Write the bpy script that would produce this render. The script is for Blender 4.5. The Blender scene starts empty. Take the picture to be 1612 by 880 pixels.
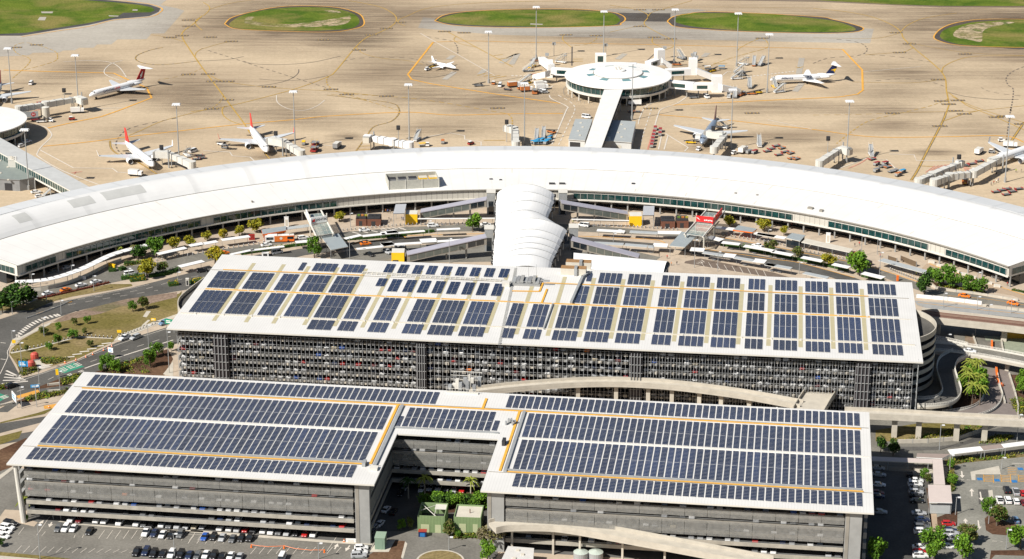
import bpy,math,random
from mathutils import Vector,Matrix
from mathutils.geometry import tessellate_polygon
random.seed(11)
SC=bpy.context.scene
COL=SC.collection
PI=math.pi
R=math.radians
# ------------------------------------------------------------------ camera model (also used to survey positions)
FPX,HORIZON,CX,CY,CAMH=3490.0,-810.0,806.0,440.0,300.0
PITCH=math.atan((CY-HORIZON)/FPX)
def at(x,y,h=0.0):
 """World point at height h seen at photograph pixel (x, y)."""
 a=(x-CX)/FPX
 b=-(y-CY)/FPX
 d=Vector((a,math.cos(PITCH)+b*math.sin(PITCH),-math.sin(PITCH)+b*math.cos(PITCH)))
 return Vector((0,0,CAMH))+d*((h-CAMH)/d.z)
def ats(pts,h=0.0):
 return [at(x,y,h) for x,y in pts]
cam=bpy.data.cameras.new('camera')
cam.sensor_width=36.0
cam.lens=36.0*FPX/1612.0
cam.clip_start=1.0
cam.clip_end=20000.0
cam_ob=bpy.data.objects.new('camera',cam)
COL.objects.link(cam_ob)
cam_ob.location=(0,0,CAMH)
cam_ob.rotation_euler=(PI/2-PITCH,0,0)
SC.camera=cam_ob
# ------------------------------------------------------------------ light
SUN_EL,SHX,SHY=R(42.6),25.59,19.57
w=bpy.data.worlds.new('World')
SC.world=w
w.use_nodes=True
nt=w.node_tree
sky=nt.nodes.new('ShaderNodeTexSky')
sky.sky_type='NISHITA'
sky.sun_disc=False
sky.sun_elevation=SUN_EL
sky.sun_rotation=math.atan2(-SHX,-SHY)
nt.links.new(sky.outputs[0],nt.nodes['Background'].inputs[0])
nt.nodes['Background'].inputs[1].default_value=0.05
sl=bpy.data.lights.new('sun','SUN')
sl.energy=5.0
sl.angle=R(0.5)
sl.color=(1.0,0.955,0.88)
so=bpy.data.objects.new('sun',sl)
COL.objects.link(so)
sd=Vector((SHX,SHY,-math.hypot(SHX,SHY)*math.tan(SUN_EL)))
so.rotation_euler=sd.to_track_quat('-Z','Y').to_euler()
so.location=(-300,-200,500)
SC.view_settings.view_transform='Standard'
SC.view_settings.look='None'
SC.view_settings.gamma=1.0
SC.view_settings.exposure=0.42
SC.view_settings.use_curve_mapping=False
# ------------------------------------------------------------------ materials
MATS={}
def mat(name,rgb,rough=0.8,var=0.12,scale=0.4,metal=0.0,spec=0.4,world=False,alpha=1.0):
 """Plain surface with two octaves of procedural tone variation."""
 if name in MATS:
  return MATS[name]
 m=bpy.data.materials.new(name)
 m.use_nodes=True
 t=m.node_tree
 b=t.nodes['Principled BSDF']
 b.inputs['Roughness'].default_value=rough
 b.inputs['Metallic'].default_value=metal
 b.inputs['Specular IOR Level'].default_value=spec
 if var>0:
  if world:
   g=t.nodes.new('ShaderNodeNewGeometry')
   src=g.outputs['Position']
  else:
   g=t.nodes.new('ShaderNodeTexCoord')
   src=g.outputs['Object']
  n=t.nodes.new('ShaderNodeTexNoise')
  n.inputs['Scale'].default_value=scale
  n.inputs['Detail'].default_value=5.0
  n.inputs['Roughness'].default_value=0.62
  t.links.new(src,n.inputs['Vector'])
  r=t.nodes.new('ShaderNodeValToRGB')
  r.color_ramp.elements[0].position=0.28
  r.color_ramp.elements[1].position=0.72
  r.color_ramp.elements[0].color=tuple(c*(1-var) for c in rgb)+(1,)
  r.color_ramp.elements[1].color=tuple(min(0.92,c*(1+var)) for c in rgb)+(1,)
  t.links.new(n.outputs['Fac'],r.inputs['Fac'])
  t.links.new(r.outputs['Color'],b.inputs['Base Color'])
 else:
  b.inputs['Base Color'].default_value=tuple(rgb)+(1,)
 if alpha<1:
  tr=t.nodes.new('ShaderNodeBsdfTransparent')
  mx=t.nodes.new('ShaderNodeMixShader')
  mx.inputs[0].default_value=alpha
  t.links.new(tr.outputs[0],mx.inputs[1])
  t.links.new(b.outputs[0],mx.inputs[2])
  t.links.new(mx.outputs[0],t.nodes['Material Output'].inputs[0])
 MATS[name]=m
 return m
def nd(t,kind,**kw):
 n=t.nodes.new(kind)
 for k,v in kw.items():
  if k in n.inputs:
   n.inputs[k].default_value=v
  else:
   setattr(n,k,v)
 return n
def ramp(t,src,p0,c0,p1,c1):
 r=t.nodes.new('ShaderNodeValToRGB')
 e=r.color_ramp.elements
 e[0].position,e[1].position=p0,p1
 e[0].color=(c0,c0,c0,1) if not isinstance(c0,tuple) else c0+(1,)
 e[1].color=(c1,c1,c1,1) if not isinstance(c1,tuple) else c1+(1,)
 t.links.new(src,r.inputs[0])
 return r.outputs[0]
def mixc(t,fac,a,b,mode='MIX'):
 n=t.nodes.new('ShaderNodeMix')
 n.data_type='RGBA'
 n.blend_type=mode
 for sock,v in ((n.inputs[0],fac),(n.inputs[6],a),(n.inputs[7],b)):
  if hasattr(v,'is_linked'):
   t.links.new(v,sock)
  elif isinstance(v,tuple):
   sock.default_value=v+(1,)
  else:
   sock.default_value=v
 return n.outputs[2]
def pos_noise(t,sx,sy,scale,detail=4.0,rot=0.0,rough=0.55,dist=0.0):
 g=t.nodes.new('ShaderNodeNewGeometry')
 mp=t.nodes.new('ShaderNodeMapping')
 mp.inputs['Scale'].default_value=(sx,sy,1)
 mp.inputs['Rotation'].default_value=(0,0,rot)
 t.links.new(g.outputs['Position'],mp.inputs[0])
 n=nd(t,'ShaderNodeTexNoise',Scale=scale,Detail=detail,Roughness=rough,Distortion=dist)
 t.links.new(mp.outputs[0],n.inputs[0])
 return n.outputs['Fac'],mp.outputs[0]
def apron_material(name,base,stain,joint,js=0.9):
 m=bpy.data.materials.new(name)
 m.use_nodes=True
 t=m.node_tree
 b=t.nodes['Principled BSDF']
 b.inputs['Roughness'].default_value=0.9
 b.inputs['Specular IOR Level'].default_value=0.15
 big,_=pos_noise(t,0.45,1.0,0.016,3.0)
 streak,_=pos_noise(t,0.05,1.0,0.22,6.0,R(4),0.7)
 fine,_=pos_noise(t,1,1,0.5,5.0)
 f1=ramp(t,big,0.46,0.0,0.66,1.0)
 f2=ramp(t,streak,0.40,0.15,0.62,1.0)
 mu=nd(t,'ShaderNodeMath',operation='MULTIPLY')
 t.links.new(f1,mu.inputs[0]);t.links.new(f2,mu.inputs[1])
 c=mixc(t,mu.outputs[0],base,stain)
 g=t.nodes.new('ShaderNodeNewGeometry')
 mp=t.nodes.new('ShaderNodeMapping')
 mp.inputs['Rotation'].default_value=(0,0,R(-4))
 t.links.new(g.outputs['Position'],mp.inputs[0])
 br=nd(t,'ShaderNodeTexBrick',Scale=1.0)
 br.offset=0.0
 br.inputs['Brick Width'].default_value=6.0
 br.inputs['Row Height'].default_value=6.0
 br.inputs['Mortar Size'].default_value=0.06
 br.inputs['Color1'].default_value=(1,1,1,1)
 br.inputs['Color2'].default_value=(0.93,0.93,0.92,1)
 br.inputs['Mortar'].default_value=(joint,joint,joint,1)
 t.links.new(mp.outputs[0],br.inputs['Vector'])
 c=mixc(t,0.6,c,br.outputs['Color'],'MULTIPLY')
 c=mixc(t,1.0,c,ramp(t,fine,0.3,js,0.7,1.06),'MULTIPLY')
 st2=ramp(t,streak,0.3,0.90,0.6,1.04)
 c=mixc(t,1.0,c,st2,'MULTIPLY')
 t.links.new(c,b.inputs['Base Color'])
 MATS[name]=m
 return m
def asphalt_material(name,base,patch=0.8):
 m=bpy.data.materials.new(name)
 m.use_nodes=True
 t=m.node_tree
 b=t.nodes['Principled BSDF']
 b.inputs['Roughness'].default_value=0.92
 b.inputs['Specular IOR Level'].default_value=0.2
 n1,_=pos_noise(t,1,1,0.06,5.0,0.3,0.6,0.6)
 n2,_=pos_noise(t,1,1,1.2,4.0)
 c=mixc(t,ramp(t,n1,0.35,0.0,0.65,1.0),tuple(k*patch for k in base),tuple(k*1.2 for k in base))
 c=mixc(t,1.0,c,ramp(t,n2,0.3,0.82,0.7,1.12),'MULTIPLY')
 t.links.new(c,b.inputs['Base Color'])
 MATS[name]=m
 return m
def grass_material(name,g1,g2,dry,lo=0.5,hi=0.62):
 m=bpy.data.materials.new(name)
 m.use_nodes=True
 t=m.node_tree
 b=t.nodes['Principled BSDF']
 b.inputs['Roughness'].default_value=1.0
 b.inputs['Specular IOR Level'].default_value=0.05
 n1,_=pos_noise(t,1,1,0.05,6.0,0.3,0.65,0.8)
 n2,_=pos_noise(t,0.6,1,0.035,5.0,0.9,0.6,0.5)
 n3,_=pos_noise(t,1,1,0.9,5.0)
 c=mixc(t,ramp(t,n1,0.38,0.0,0.62,1.0),g1,g2)
 c=mixc(t,ramp(t,n2,lo,0.0,hi,1.0),c,dry)
 c=mixc(t,1.0,c,ramp(t,n3,0.3,0.68,0.7,1.25),'MULTIPLY')
 t.links.new(c,b.inputs['Base Color'])
 MATS[name]=m
 return m
M_APRON=apron_material('apron_concrete',(0.515,0.408,0.280),(0.33,0.25,0.170),0.80)
M_PALE=apron_material('pale_apron_concrete',(0.42,0.385,0.33),(0.33,0.30,0.262),0.85)
M_SHOULDER=apron_material('stained_apron_concrete',(0.215,0.168,0.125),(0.165,0.13,0.10),0.86)
M_TAR=asphalt_material('taxiway_asphalt',(0.075,0.073,0.072))
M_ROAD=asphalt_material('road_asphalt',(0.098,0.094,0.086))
M_ROAD2=asphalt_material('older_road_asphalt',(0.175,0.165,0.142))
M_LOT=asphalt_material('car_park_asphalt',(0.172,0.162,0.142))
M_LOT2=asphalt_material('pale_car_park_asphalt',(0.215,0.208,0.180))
M_PAVE=mat('paving',(0.44,0.36,0.275),0.9,0.14,0.25,world=True,spec=0.2)
M_PAVE2=mat('pink_paving',(0.38,0.29,0.205),0.9,0.1,0.3,world=True,spec=0.2)
M_CONC=mat('concrete',(0.48,0.44,0.37),0.85,0.13,0.35,world=True,spec=0.25)
M_CONCD=mat('weathered_concrete',(0.27,0.25,0.215),0.85,0.16,0.3,world=True,spec=0.25)
M_CONCG=mat('grey_concrete',(0.30,0.30,0.29),0.85,0.12,0.3,world=True,spec=0.25)
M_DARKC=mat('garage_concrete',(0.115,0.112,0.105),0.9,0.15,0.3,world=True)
M_GRASS=grass_material('mown_grass',(0.058,0.108,0.014),(0.125,0.165,0.024),(0.215,0.185,0.06),0.46,0.66)
M_GRASS2=grass_material('verge_grass',(0.135,0.115,0.034),(0.19,0.155,0.055),(0.26,0.195,0.10),0.42,0.64)
M_BARE=grass_material('bare_sand',(0.46,0.37,0.25),(0.40,0.31,0.19),(0.19,0.19,0.06),0.55,0.66)
M_MULCH=grass_material('mulch',(0.105,0.058,0.036),(0.075,0.042,0.028),(0.15,0.09,0.055))
M_DIRT=grass_material('dry_dirt',(0.27,0.20,0.155),(0.22,0.16,0.12),(0.12,0.115,0.05))
M_YEL=mat('yellow_line_paint',(0.44,0.275,0.06),0.8,0.25,0.3,world=True)
M_ORA=mat('orange_line_paint',(0.66,0.335,0.055),0.8,0.15,0.2,world=True)
M_BLKL=mat('black_line_paint',(0.13,0.108,0.09),0.8,0.2,0.3,world=True)
M_WHL=mat('white_line_paint',(0.60,0.55,0.48),0.8,0.12,0.3,world=True)
M_REDL=mat('red_line_paint',(0.52,0.22,0.16),0.8,0.25,0.3,world=True)
M_WHITE=mat('white_paint',(0.80,0.79,0.77),0.45,0.03,0.2)
M_OFFW=mat('offwhite_metal',(0.62,0.595,0.535),0.55,0.06,0.3)
M_CREAM=mat('cream_metal',(0.56,0.52,0.44),0.6,0.08,0.3)
M_GREY=mat('galvanised_steel',(0.36,0.37,0.37),0.5,0.12,0.5,metal=0.2)
M_MID=mat('mid_grey_metal',(0.24,0.245,0.25),0.5,0.12,0.5)
M_DARK=mat('dark_metal',(0.035,0.035,0.038),0.6,0.2,0.5)
M_BLACK=mat('black_rubber',(0.012,0.012,0.013),0.8,0.2,2.0)
M_RED=mat('red_paint',(0.34,0.035,0.03),0.35,0.06,1.0)
M_ORANGE=mat('orange_paint',(0.80,0.17,0.02),0.4,0.06,1.0)
M_YELLOW=mat('yellow_paint',(0.85,0.52,0.015),0.45,0.05,0.5)
M_BLUE=mat('blue_paint',(0.03,0.17,0.42),0.4,0.06,1.0)
M_NAVY=mat('navy_paint',(0.012,0.022,0.085),0.4,0.06,1.0)
M_GREEN=mat('sage_green_cladding',(0.205,0.285,0.135),0.6,0.06,0.5)
M_BRICK=mat('brown_brick',(0.16,0.065,0.04),0.85,0.25,2.0)
M_TEAL=mat('teal_glass',(0.012,0.050,0.050),0.06,0.6,0.5,spec=0.9)
M_GLASS=mat('dark_glass',(0.016,0.022,0.028),0.08,0.3,0.5,spec=0.8)
M_SKYL=mat('skylight_glass',(0.16,0.30,0.31),0.12,0.1,0.5,spec=0.7)
M_CARGL=mat('car_glass',(0.014,0.018,0.022),0.05,0.0,spec=0.8)
M_LAMP=mat('lamp_head_white',(0.72,0.73,0.74),0.4,0.04,1.0)
def stain_material():
 m=bpy.data.materials.new('tyre_and_fuel_stain')
 m.use_nodes=True
 t=m.node_tree
 b=t.nodes['Principled BSDF']
 b.inputs['Base Color'].default_value=(0.165,0.118,0.078,1)
 b.inputs['Roughness'].default_value=0.9
 tc=t.nodes.new('ShaderNodeTexCoord')
 ln=nd(t,'ShaderNodeVectorMath',operation='LENGTH')
 t.links.new(tc.outputs['Object'],ln.inputs[0])
 n0,_=pos_noise(t,0.45,1,0.024,5.0,0.2,0.6,0.7)
 mp_=ramp(t,ln.outputs['Value'],0.15,1.0,1.0,0.0)
 fl=nd(t,'ShaderNodeMath',operation='MULTIPLY')
 t.links.new(mp_,fl.inputs[0]);t.links.new(ramp(t,n0,0.36,0.35,0.60,1.0),fl.inputs[1])
 fall=fl.outputs[0]
 st,_=pos_noise(t,0.06,1.0,0.26,6.0,R(4),0.7)
 mu=nd(t,'ShaderNodeMath',operation='MULTIPLY')
 t.links.new(fall,mu.inputs[0]);t.links.new(ramp(t,st,0.36,0.16,0.62,0.60),mu.inputs[1])
 tr=t.nodes.new('ShaderNodeBsdfTransparent')
 mx=t.nodes.new('ShaderNodeMixShader')
 t.links.new(mu.outputs[0],mx.inputs[0]);t.links.new(tr.outputs[0],mx.inputs[1]);t.links.new(b.outputs[0],mx.inputs[2])
 t.links.new(mx.outputs[0],t.nodes['Material Output'].inputs[0])
 return m
M_STAIN=stain_material()
def veil(name,src,a):
 m=src.copy();m.name=name
 t=m.node_tree
 mx=t.nodes.new('ShaderNodeMixShader');mx.inputs[0].default_value=a
 tr=t.nodes.new('ShaderNodeBsdfTransparent')
 t.links.new(tr.outputs[0],mx.inputs[1]);t.links.new(t.nodes['Principled BSDF'].outputs[0],mx.inputs[2])
 t.links.new(mx.outputs[0],t.nodes['Material Output'].inputs[0])
 return m,mx
M_BARE,_mx=veil('patchy_bare_sand',M_BARE,1.0)
_t=M_BARE.node_tree
_n,_=pos_noise(_t,0.7,1,0.22,6.0,0.2,0.7)
_t.links.new(ramp(_t,_n,0.40,0.05,0.56,1.0),_mx.inputs[0])
# ------------------------------------------------------------------ mesh building
class MB:
 def __init__(self):
  self.v,self.f,self.mi,self.mats=[],[],[],[]
 def k(self,m):
  if m not in self.mats:
   self.mats.append(m)
  return self.mats.index(m)
 def face(self,pts,m):
  n=len(self.v)
  self.v+=[tuple(p) for p in pts]
  self.f.append(tuple(range(n,n+len(pts))))
  self.mi.append(self.k(m))
 def add(self,verts,faces,m):
  n=len(self.v)
  self.v+=[tuple(p) for p in verts]
  i=self.k(m)
  for f in faces:
   self.f.append(tuple(n+j for j in f))
   self.mi.append(i)
 def box(self,x0,y0,z0,x1,y1,z1,m,top=None):
  vs=[(x0,y0,z0),(x1,y0,z0),(x1,y1,z0),(x0,y1,z0),(x0,y0,z1),(x1,y0,z1),(x1,y1,z1),(x0,y1,z1)]
  self.add(vs,[(0,3,2,1),(0,1,5,4),(1,2,6,5),(2,3,7,6),(3,0,4,7)],m)
  self.add(vs[4:],[(0,1,2,3)],top or m)
  return self
 def obox(self,c,dx,dy,dz,ang,m,top=None):
  """Box standing on c, turned by ang about z."""
  ca,sa=math.cos(ang),math.sin(ang)
  vs=[]
  for z in (0,dz):
   for x,y in ((-dx/2,-dy/2),(dx/2,-dy/2),(dx/2,dy/2),(-dx/2,dy/2)):
    vs.append((c[0]+x*ca-y*sa,c[1]+x*sa+y*ca,c[2]+z))
  self.add(vs,[(0,3,2,1),(0,1,5,4),(1,2,6,5),(2,3,7,6),(3,0,4,7)],m)
  self.add(vs[4:],[(0,1,2,3)],top or m)
  return self
 def prism(self,poly,z0,z1,m,top=None):
  """Vertical prism over an xy polygon; z0/z1 numbers or per-corner lists."""
  n=len(poly)
  area=sum(poly[i][0]*poly[(i+1)%n][1]-poly[(i+1)%n][0]*poly[i][1] for i in range(n))
  if area<0:
   poly=poly[::-1]
   if isinstance(z0,list):z0=z0[::-1]
   if isinstance(z1,list):z1=z1[::-1]
  a=z0 if isinstance(z0,list) else [z0]*n
  b=z1 if isinstance(z1,list) else [z1]*n
  lo=[(p[0],p[1],a[i]) for i,p in enumerate(poly)]
  hi=[(p[0],p[1],b[i]) for i,p in enumerate(poly)]
  self.add(lo+hi,[(i,(i+1)%n,n+(i+1)%n,n+i) for i in range(n)],m)
  tri=tessellate_polygon([[Vector((p[0],p[1],0)) for p in poly]])
  self.add(hi,[t if tri_up(poly,t) else t[::-1] for t in tri],top or m)
  self.add(lo,[t[::-1] if tri_up(poly,t) else t for t in tri],m)
  return self
 def sheet(self,poly,z,m):
  tri=tessellate_polygon([[Vector((p[0],p[1],0)) for p in poly]])
  self.add([(p[0],p[1],z) for p in poly],[t if tri_up(poly,t) else t[::-1] for t in tri],m)
  return self
 def tube(self,p0,p1,r0,r1,m,n=6,cap=True):
  p0,p1=Vector(p0),Vector(p1)
  d=(p1-p0).normalized()
  u=d.cross(Vector((0,0,1)))
  if u.length<1e-4:u=Vector((1,0,0))
  u.normalize();q=d.cross(u)
  vs=[]
  for p,r in ((p0,r0),(p1,r1)):
   for i in range(n):
    a=2*PI*i/n
    vs.append(p+(u*math.cos(a)+q*math.sin(a))*r)
  fs=[(i,(i+1)%n,n+(i+1)%n,n+i)[::-1] for i in range(n)]
  if cap:
   fs+=[tuple(range(n)),tuple(range(2*n-1,n-1,-1))]
  self.add(vs,fs,m)
  return self
 def loft(self,rings,m,cap=True):
  n=len(rings[0])
  vs=[p for r in rings for p in r]
  fs=[]
  for k in range(len(rings)-1):
   for i in range(n):
    j=(i+1)%n
    fs.append((k*n+i,k*n+j,(k+1)*n+j,(k+1)*n+i))
  if cap:
   fs+=[tuple(range(n))[::-1],tuple(range((len(rings)-1)*n,len(rings)*n))]
  self.add(vs,fs,m)
  return self
 def ribbon(self,pts,wd,z,m,dash=None):
  pts=[Vector((p[0],p[1],0)) for p in pts]
  def quad(a,b):
   d=(b-a)
   if d.length<1e-6:return
   nrm=Vector((-d.y,d.x,0)).normalized()*wd/2
   self.add([(a-nrm)[:2]+(z,),(b-nrm)[:2]+(z,),(b+nrm)[:2]+(z,),(a+nrm)[:2]+(z,)],[(0,1,2,3)],m)
  if dash is None:
   L=[]
   for i,p in enumerate(pts):
    a=pts[max(0,i-1)];b=pts[min(len(pts)-1,i+1)]
    d=(b-a);nrm=Vector((-d.y,d.x,0)).normalized()*wd/2
    L.append(((p-nrm)[:2]+(z,),(p+nrm)[:2]+(z,)))
   for a,b in zip(L,L[1:]):
    self.add([a[0],b[0],b[1],a[1]],[(0,1,2,3)],m)
   return self
  on,off=dash
  s,isn=0.0,True
  for a,b in zip(pts,pts[1:]):
   Ln=(b-a).length
   if Ln<1e-6:continue
   d=(b-a)/Ln
   x=0.0
   while x<Ln:
    lim=(on if isn else off)-s
    st=min(lim,Ln-x)
    if isn:quad(a+d*x,a+d*(x+st))
    x+=st;s+=st
    if s>=(on if isn else off)-1e-6:
     s,isn=0.0,not isn
  return self
 def build(self,name,parent=None,org=(0,0,0),smooth=False):
  me=bpy.data.meshes.new(name)
  ox,oy,oz=org
  me.from_pydata([(x-ox,y-oy,z-oz) for x,y,z in self.v],[],self.f)
  for m in self.mats:
   me.materials.append(m)
  me.polygons.foreach_set('material_index',self.mi)
  if smooth:
   me.polygons.foreach_set('use_smooth',[True]*len(me.polygons))
  me.update()
  o=bpy.data.objects.new(name,me)
  COL.objects.link(o)
  if parent is not None:
   adopt(o,parent)
  else:
   o.location=org
  return o
def tri_up(poly,t):
 a,b,c=(poly[i] for i in t)
 return (b[0]-a[0])*(c[1]-a[1])-(b[1]-a[1])*(c[0]-a[0])>0
def spline(pts,n=8):
 """Catmull-Rom through a list of points."""
 P=[Vector(p[:2]) for p in pts]
 out=[]
 for i in range(len(P)-1):
  a,b,c,d=P[max(0,i-1)],P[i],P[i+1],P[min(len(P)-1,i+2)]
  for k in range(n):
   t=k/n
   q=0.5*((2*b)+(c-a)*t+(2*a-5*b+4*c-d)*t*t+(3*b-a-3*c+d)*t ** 3)
   out.append((q.x,q.y))
 out.append(tuple(P[-1]))
 return out
def closed(pts,n=8):
 q=[pts[-1]]+list(pts)+[pts[0],pts[1]]
 s=spline(q,n)
 return s[n:-n-1]
# ------------------------------------------------------------------ scene organisation
def struct(o,kind='structure'):
 o['kind']=kind
 return o
LABELS={}
KIDS={}
def adopt(o,parent):
 o.parent=parent
 KIDS.setdefault(parent.name,[]).append(o)
def tag(o,label,cat,group=None,share=False):
 n=len(label.split())
 if n<4 or n>16:print('LABEL LENGTH',n,label)
 if label in LABELS and not share:print('LABEL TWICE',label)
 LABELS[label]=1
 o['label']=label
 o['category']=cat
 if group:o['group']=group
 return o
def thing(name,label,cat,loc=(0,0,0),rz=0.0,group=None,share=False):
 o=bpy.data.objects.new(name,None)
 o.empty_display_size=1.0
 COL.objects.link(o)
 o.location=loc
 o.rotation_euler=(0,0,rz)
 return tag(o,label,cat,group,share)
def dup(root,loc,rz,label,group=None,share=False,scale=None):
 r=root.copy()
 COL.objects.link(r)
 r.location=loc
 r.rotation_euler=(0,0,rz)
 if scale:r.scale=(scale,)*3
 if group:r['group']=group
 tag(r,label,r['category'],r.get('group'),share)
 for ch in KIDS.get(root.name,[]):
  c=ch.copy()
  COL.objects.link(c)
  adopt(c,r)
  for g in KIDS.get(ch.name,[]):
   d=g.copy()
   COL.objects.link(d)
   adopt(d,c)
 return r
ORD=['first','second','third','fourth','fifth','sixth','seventh','eighth','ninth','tenth','eleventh','twelfth',
 'thirteenth','fourteenth','fifteenth','sixteenth','seventeenth','eighteenth','nineteenth','twentieth']+['twenty-'+s for s in ('first','second','third','fourth','fifth','sixth','seventh','eighth','ninth')]+['thirtieth']+['thirty-'+s for s in ('first','second','third','fourth','fifth','sixth','seventh','eighth','ninth')]+['fortieth']+['forty-'+s for s in ('first','second','third','fourth','fifth','sixth','seventh','eighth','ninth')]+['fiftieth']
def text_mesh(body,size,m,depth=0.02):
 cu=bpy.data.curves.new('lettering','FONT')
 cu.body=body
 cu.size=size
 cu.extrude=depth
 cu.align_x='CENTER'
 cu.align_y='CENTER'
 cu.resolution_u=2
 ob=bpy.data.objects.new('lettering',cu)
 COL.objects.link(ob)
 dg=bpy.context.evaluated_depsgraph_get()
 me=bpy.data.meshes.new_from_object(ob.evaluated_get(dg))
 bpy.data.objects.remove(ob)
 me.materials.clear()
 me.materials.append(m)
 return me
def lettering(body,size,m,parent,loc,rot,name='lettering',sx=1.0):
 me=text_mesh(body,size,m)
 o=bpy.data.objects.new(name,me)
 COL.objects.link(o)
 adopt(o,parent)
 o.location=loc
 o.rotation_euler=rot
 o.scale=(sx,1,1)
 return o
# ================================================================== ROOF AND FACADE MATERIALS
def ribbed_material(name,base,pitch,dark,angle=0.0,polar=False,rough=0.5,var=0.075):
 m=bpy.data.materials.new(name)
 m.use_nodes=True
 t=m.node_tree
 b=t.nodes['Principled BSDF']
 b.inputs['Roughness'].default_value=rough
 b.inputs['Specular IOR Level'].default_value=0.3
 src=t.nodes.new('ShaderNodeTexCoord').outputs['Object']
 sep=t.nodes.new('ShaderNodeSeparateXYZ')
 t.links.new(src,sep.inputs[0])
 if polar:
  a=nd(t,'ShaderNodeMath',operation='ARCTAN2')
  t.links.new(sep.outputs[1],a.inputs[0]);t.links.new(sep.outputs[0],a.inputs[1])
  k=nd(t,'ShaderNodeMath',operation='MULTIPLY')
  k.inputs[1].default_value=250.0/pitch
  t.links.new(a.outputs[0],k.inputs[0])
 else:
  k=nd(t,'ShaderNodeMath',operation='MULTIPLY')
  k.inputs[1].default_value=1.0/pitch
  t.links.new(sep.outputs[0],k.inputs[0])
 fr=nd(t,'ShaderNodeMath',operation='FRACT')
 t.links.new(k.outputs[0],fr.inputs[0])
 line=ramp(t,fr.outputs[0],0.86,1.0,0.93,dark)
 n=nd(t,'ShaderNodeTexNoise',Scale=0.09,Detail=6.0,Roughness=0.65)
 t.links.new(src,n.inputs[0])
 c=mixc(t,1.0,line,ramp(t,n.outputs['Fac'],0.3,1-var,0.7,1.0),'MULTIPLY')
 c=mixc(t,1.0,c,base,'MULTIPLY')
 t.links.new(c,b.inputs['Base Color'])
 MATS[name]=m
 return m
M_TROOF=ribbed_material('terminal_roof_sheet',(0.72,0.705,0.675),6.0,0.945,polar=True)
M_VAULT=ribbed_material('vault_roof_sheet',(0.70,0.695,0.68),24.0,0.90,polar=True)
M_BACKROOF=ribbed_material('rear_roof_sheet',(0.60,0.61,0.615),11.0,0.9,polar=True,var=0.08)
M_PROOF=ribbed_material('car_park_roof_sheet',(0.68,0.667,0.64),0.9,0.84,var=0.09)
M_FASCIA=ribbed_material('terminal_cladding',(0.56,0.535,0.475),2.4,0.62,polar=True,var=0.1)
M_TAN=mat('translucent_roof_sheet',(0.45,0.40,0.25),0.6,0.06,0.6)
M_WALK=mat('orange_walkway',(0.70,0.37,0.05),0.7,0.14,0.5)
M_PV=mat('solar_panel_cells',(0.015,0.027,0.066),0.25,0.25,0.06,spec=0.28)
_t=M_PV.node_tree
_b=_t.nodes['Principled BSDF']
_oi=_t.nodes.new('ShaderNodeObjectInfo')
_c=mixc(_t,1.0,_b.inputs['Base Color'].links[0].from_socket,ramp(_t,_oi.outputs['Random'],0.0,0.72,1.0,1.3),'MULTIPLY')
_t.links.new(_c,_b.inputs['Base Color'])
M_PVF=mat('solar_panel_edges',(0.50,0.50,0.50),0.5,0.0)
def mesh_screen():
 m=mat('perforated_screen',(0.33,0.325,0.305),0.6,0.2,0.9,alpha=0.38)
 return m
M_SCREEN=mesh_screen()
M_TOWER=mat('dark_ribbed_cladding',(0.060,0.052,0.055),0.6,0.15,0.4)
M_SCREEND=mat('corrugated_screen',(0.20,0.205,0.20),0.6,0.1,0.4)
# ================================================================== TERMINAL
TC=Vector((0.0,690.0,0.0))
TA0,TA1=R(144.7),R(35.0)
def tp(r,a,z):
 return (TC.x+r*math.cos(a),TC.y+r*math.sin(a),z)
def ta(x,y,h):
 p=at(x,y,h)
 return math.atan2(p.y-TC.y,p.x-TC.x)
def tsweep(mb,prof,m,a0=TA0,a1=TA1,n=110,mats=None):
 """Sweep a list of (r, z) along the terminal's arc."""
 for i in range(n):
  b0=a0+(a1-a0)*i/n
  b1=a0+(a1-a0)*(i+1)/n
  for j in range(len(prof)-1):
   (r0,z0),(r1,z1)=prof[j],prof[j+1]
   mb.face([tp(r0,b0,z0),tp(r0,b1,z0),tp(r1,b1,z1),tp(r1,b0,z1)],mats[j] if mats else m)
term=thing('airport_terminal','long curved white terminal building with a vaulted roof facing the car parks','terminal',tuple(TC))
VR0,VR1=267.0,287.0
def vz(r):
 t=(r-VR0)/(VR1-VR0)
 return 10.7+1.2*t+4.3*math.sin(PI*t) ** 0.85
vault_prof=[(VR0+(VR1-VR0)*i/12,vz(VR0+(VR1-VR0)*i/12)) for i in range(13)]
front_prof=[(239.7,8.6),(239.7,9.05),(253,9.9),(266.9,10.5)]
m=MB();tsweep(m,front_prof,M_TROOF);m.build('front_roof',term,TC)
m=MB();tsweep(m,vault_prof,M_VAULT);m.build('vault_roof',term,TC,smooth=True)
m=MB();tsweep(m,[(266.9,10.5),(266.95,10.25),(267.0,10.7)],M_CONCD);m.build('valley_gutter',term,TC)
m=MB()
for i in range(300):
 b0=TA0+(TA1-TA0)*i/300;b1=TA0+(TA1-TA0)*(i+1)/300
 q=[M_DARK,M_TEAL,M_CREAM,M_MID,M_DARK][(i*7)%5]
 m.face([tp(287.02,b0,11.9),tp(287.02,b1,11.9),tp(289.6,b1,11.4),tp(289.6,b0,11.4)],q)
m.build('clerestory_strip',term,TC)
m=MB();tsweep(m,[(289.6,11.4),(289.62,12.1),(301.0,11.0),(301.0,10.4)],M_BACKROOF);m.build('rear_roof',term,TC)
m=MB();tsweep(m,[(300.2,10.9),(300.2,0)],M_CONCG);m.build('airside_wall',term,TC)
m=MB();tsweep(m,[(247.0,0.0),(247.0,4.6)],M_GLASS);m.build('ground_glazing',term,TC)
m=MB();tsweep(m,[(247.0,4.58),(240.4,4.58)],M_CONCD);m.build('soffit',term,TC)
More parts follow.
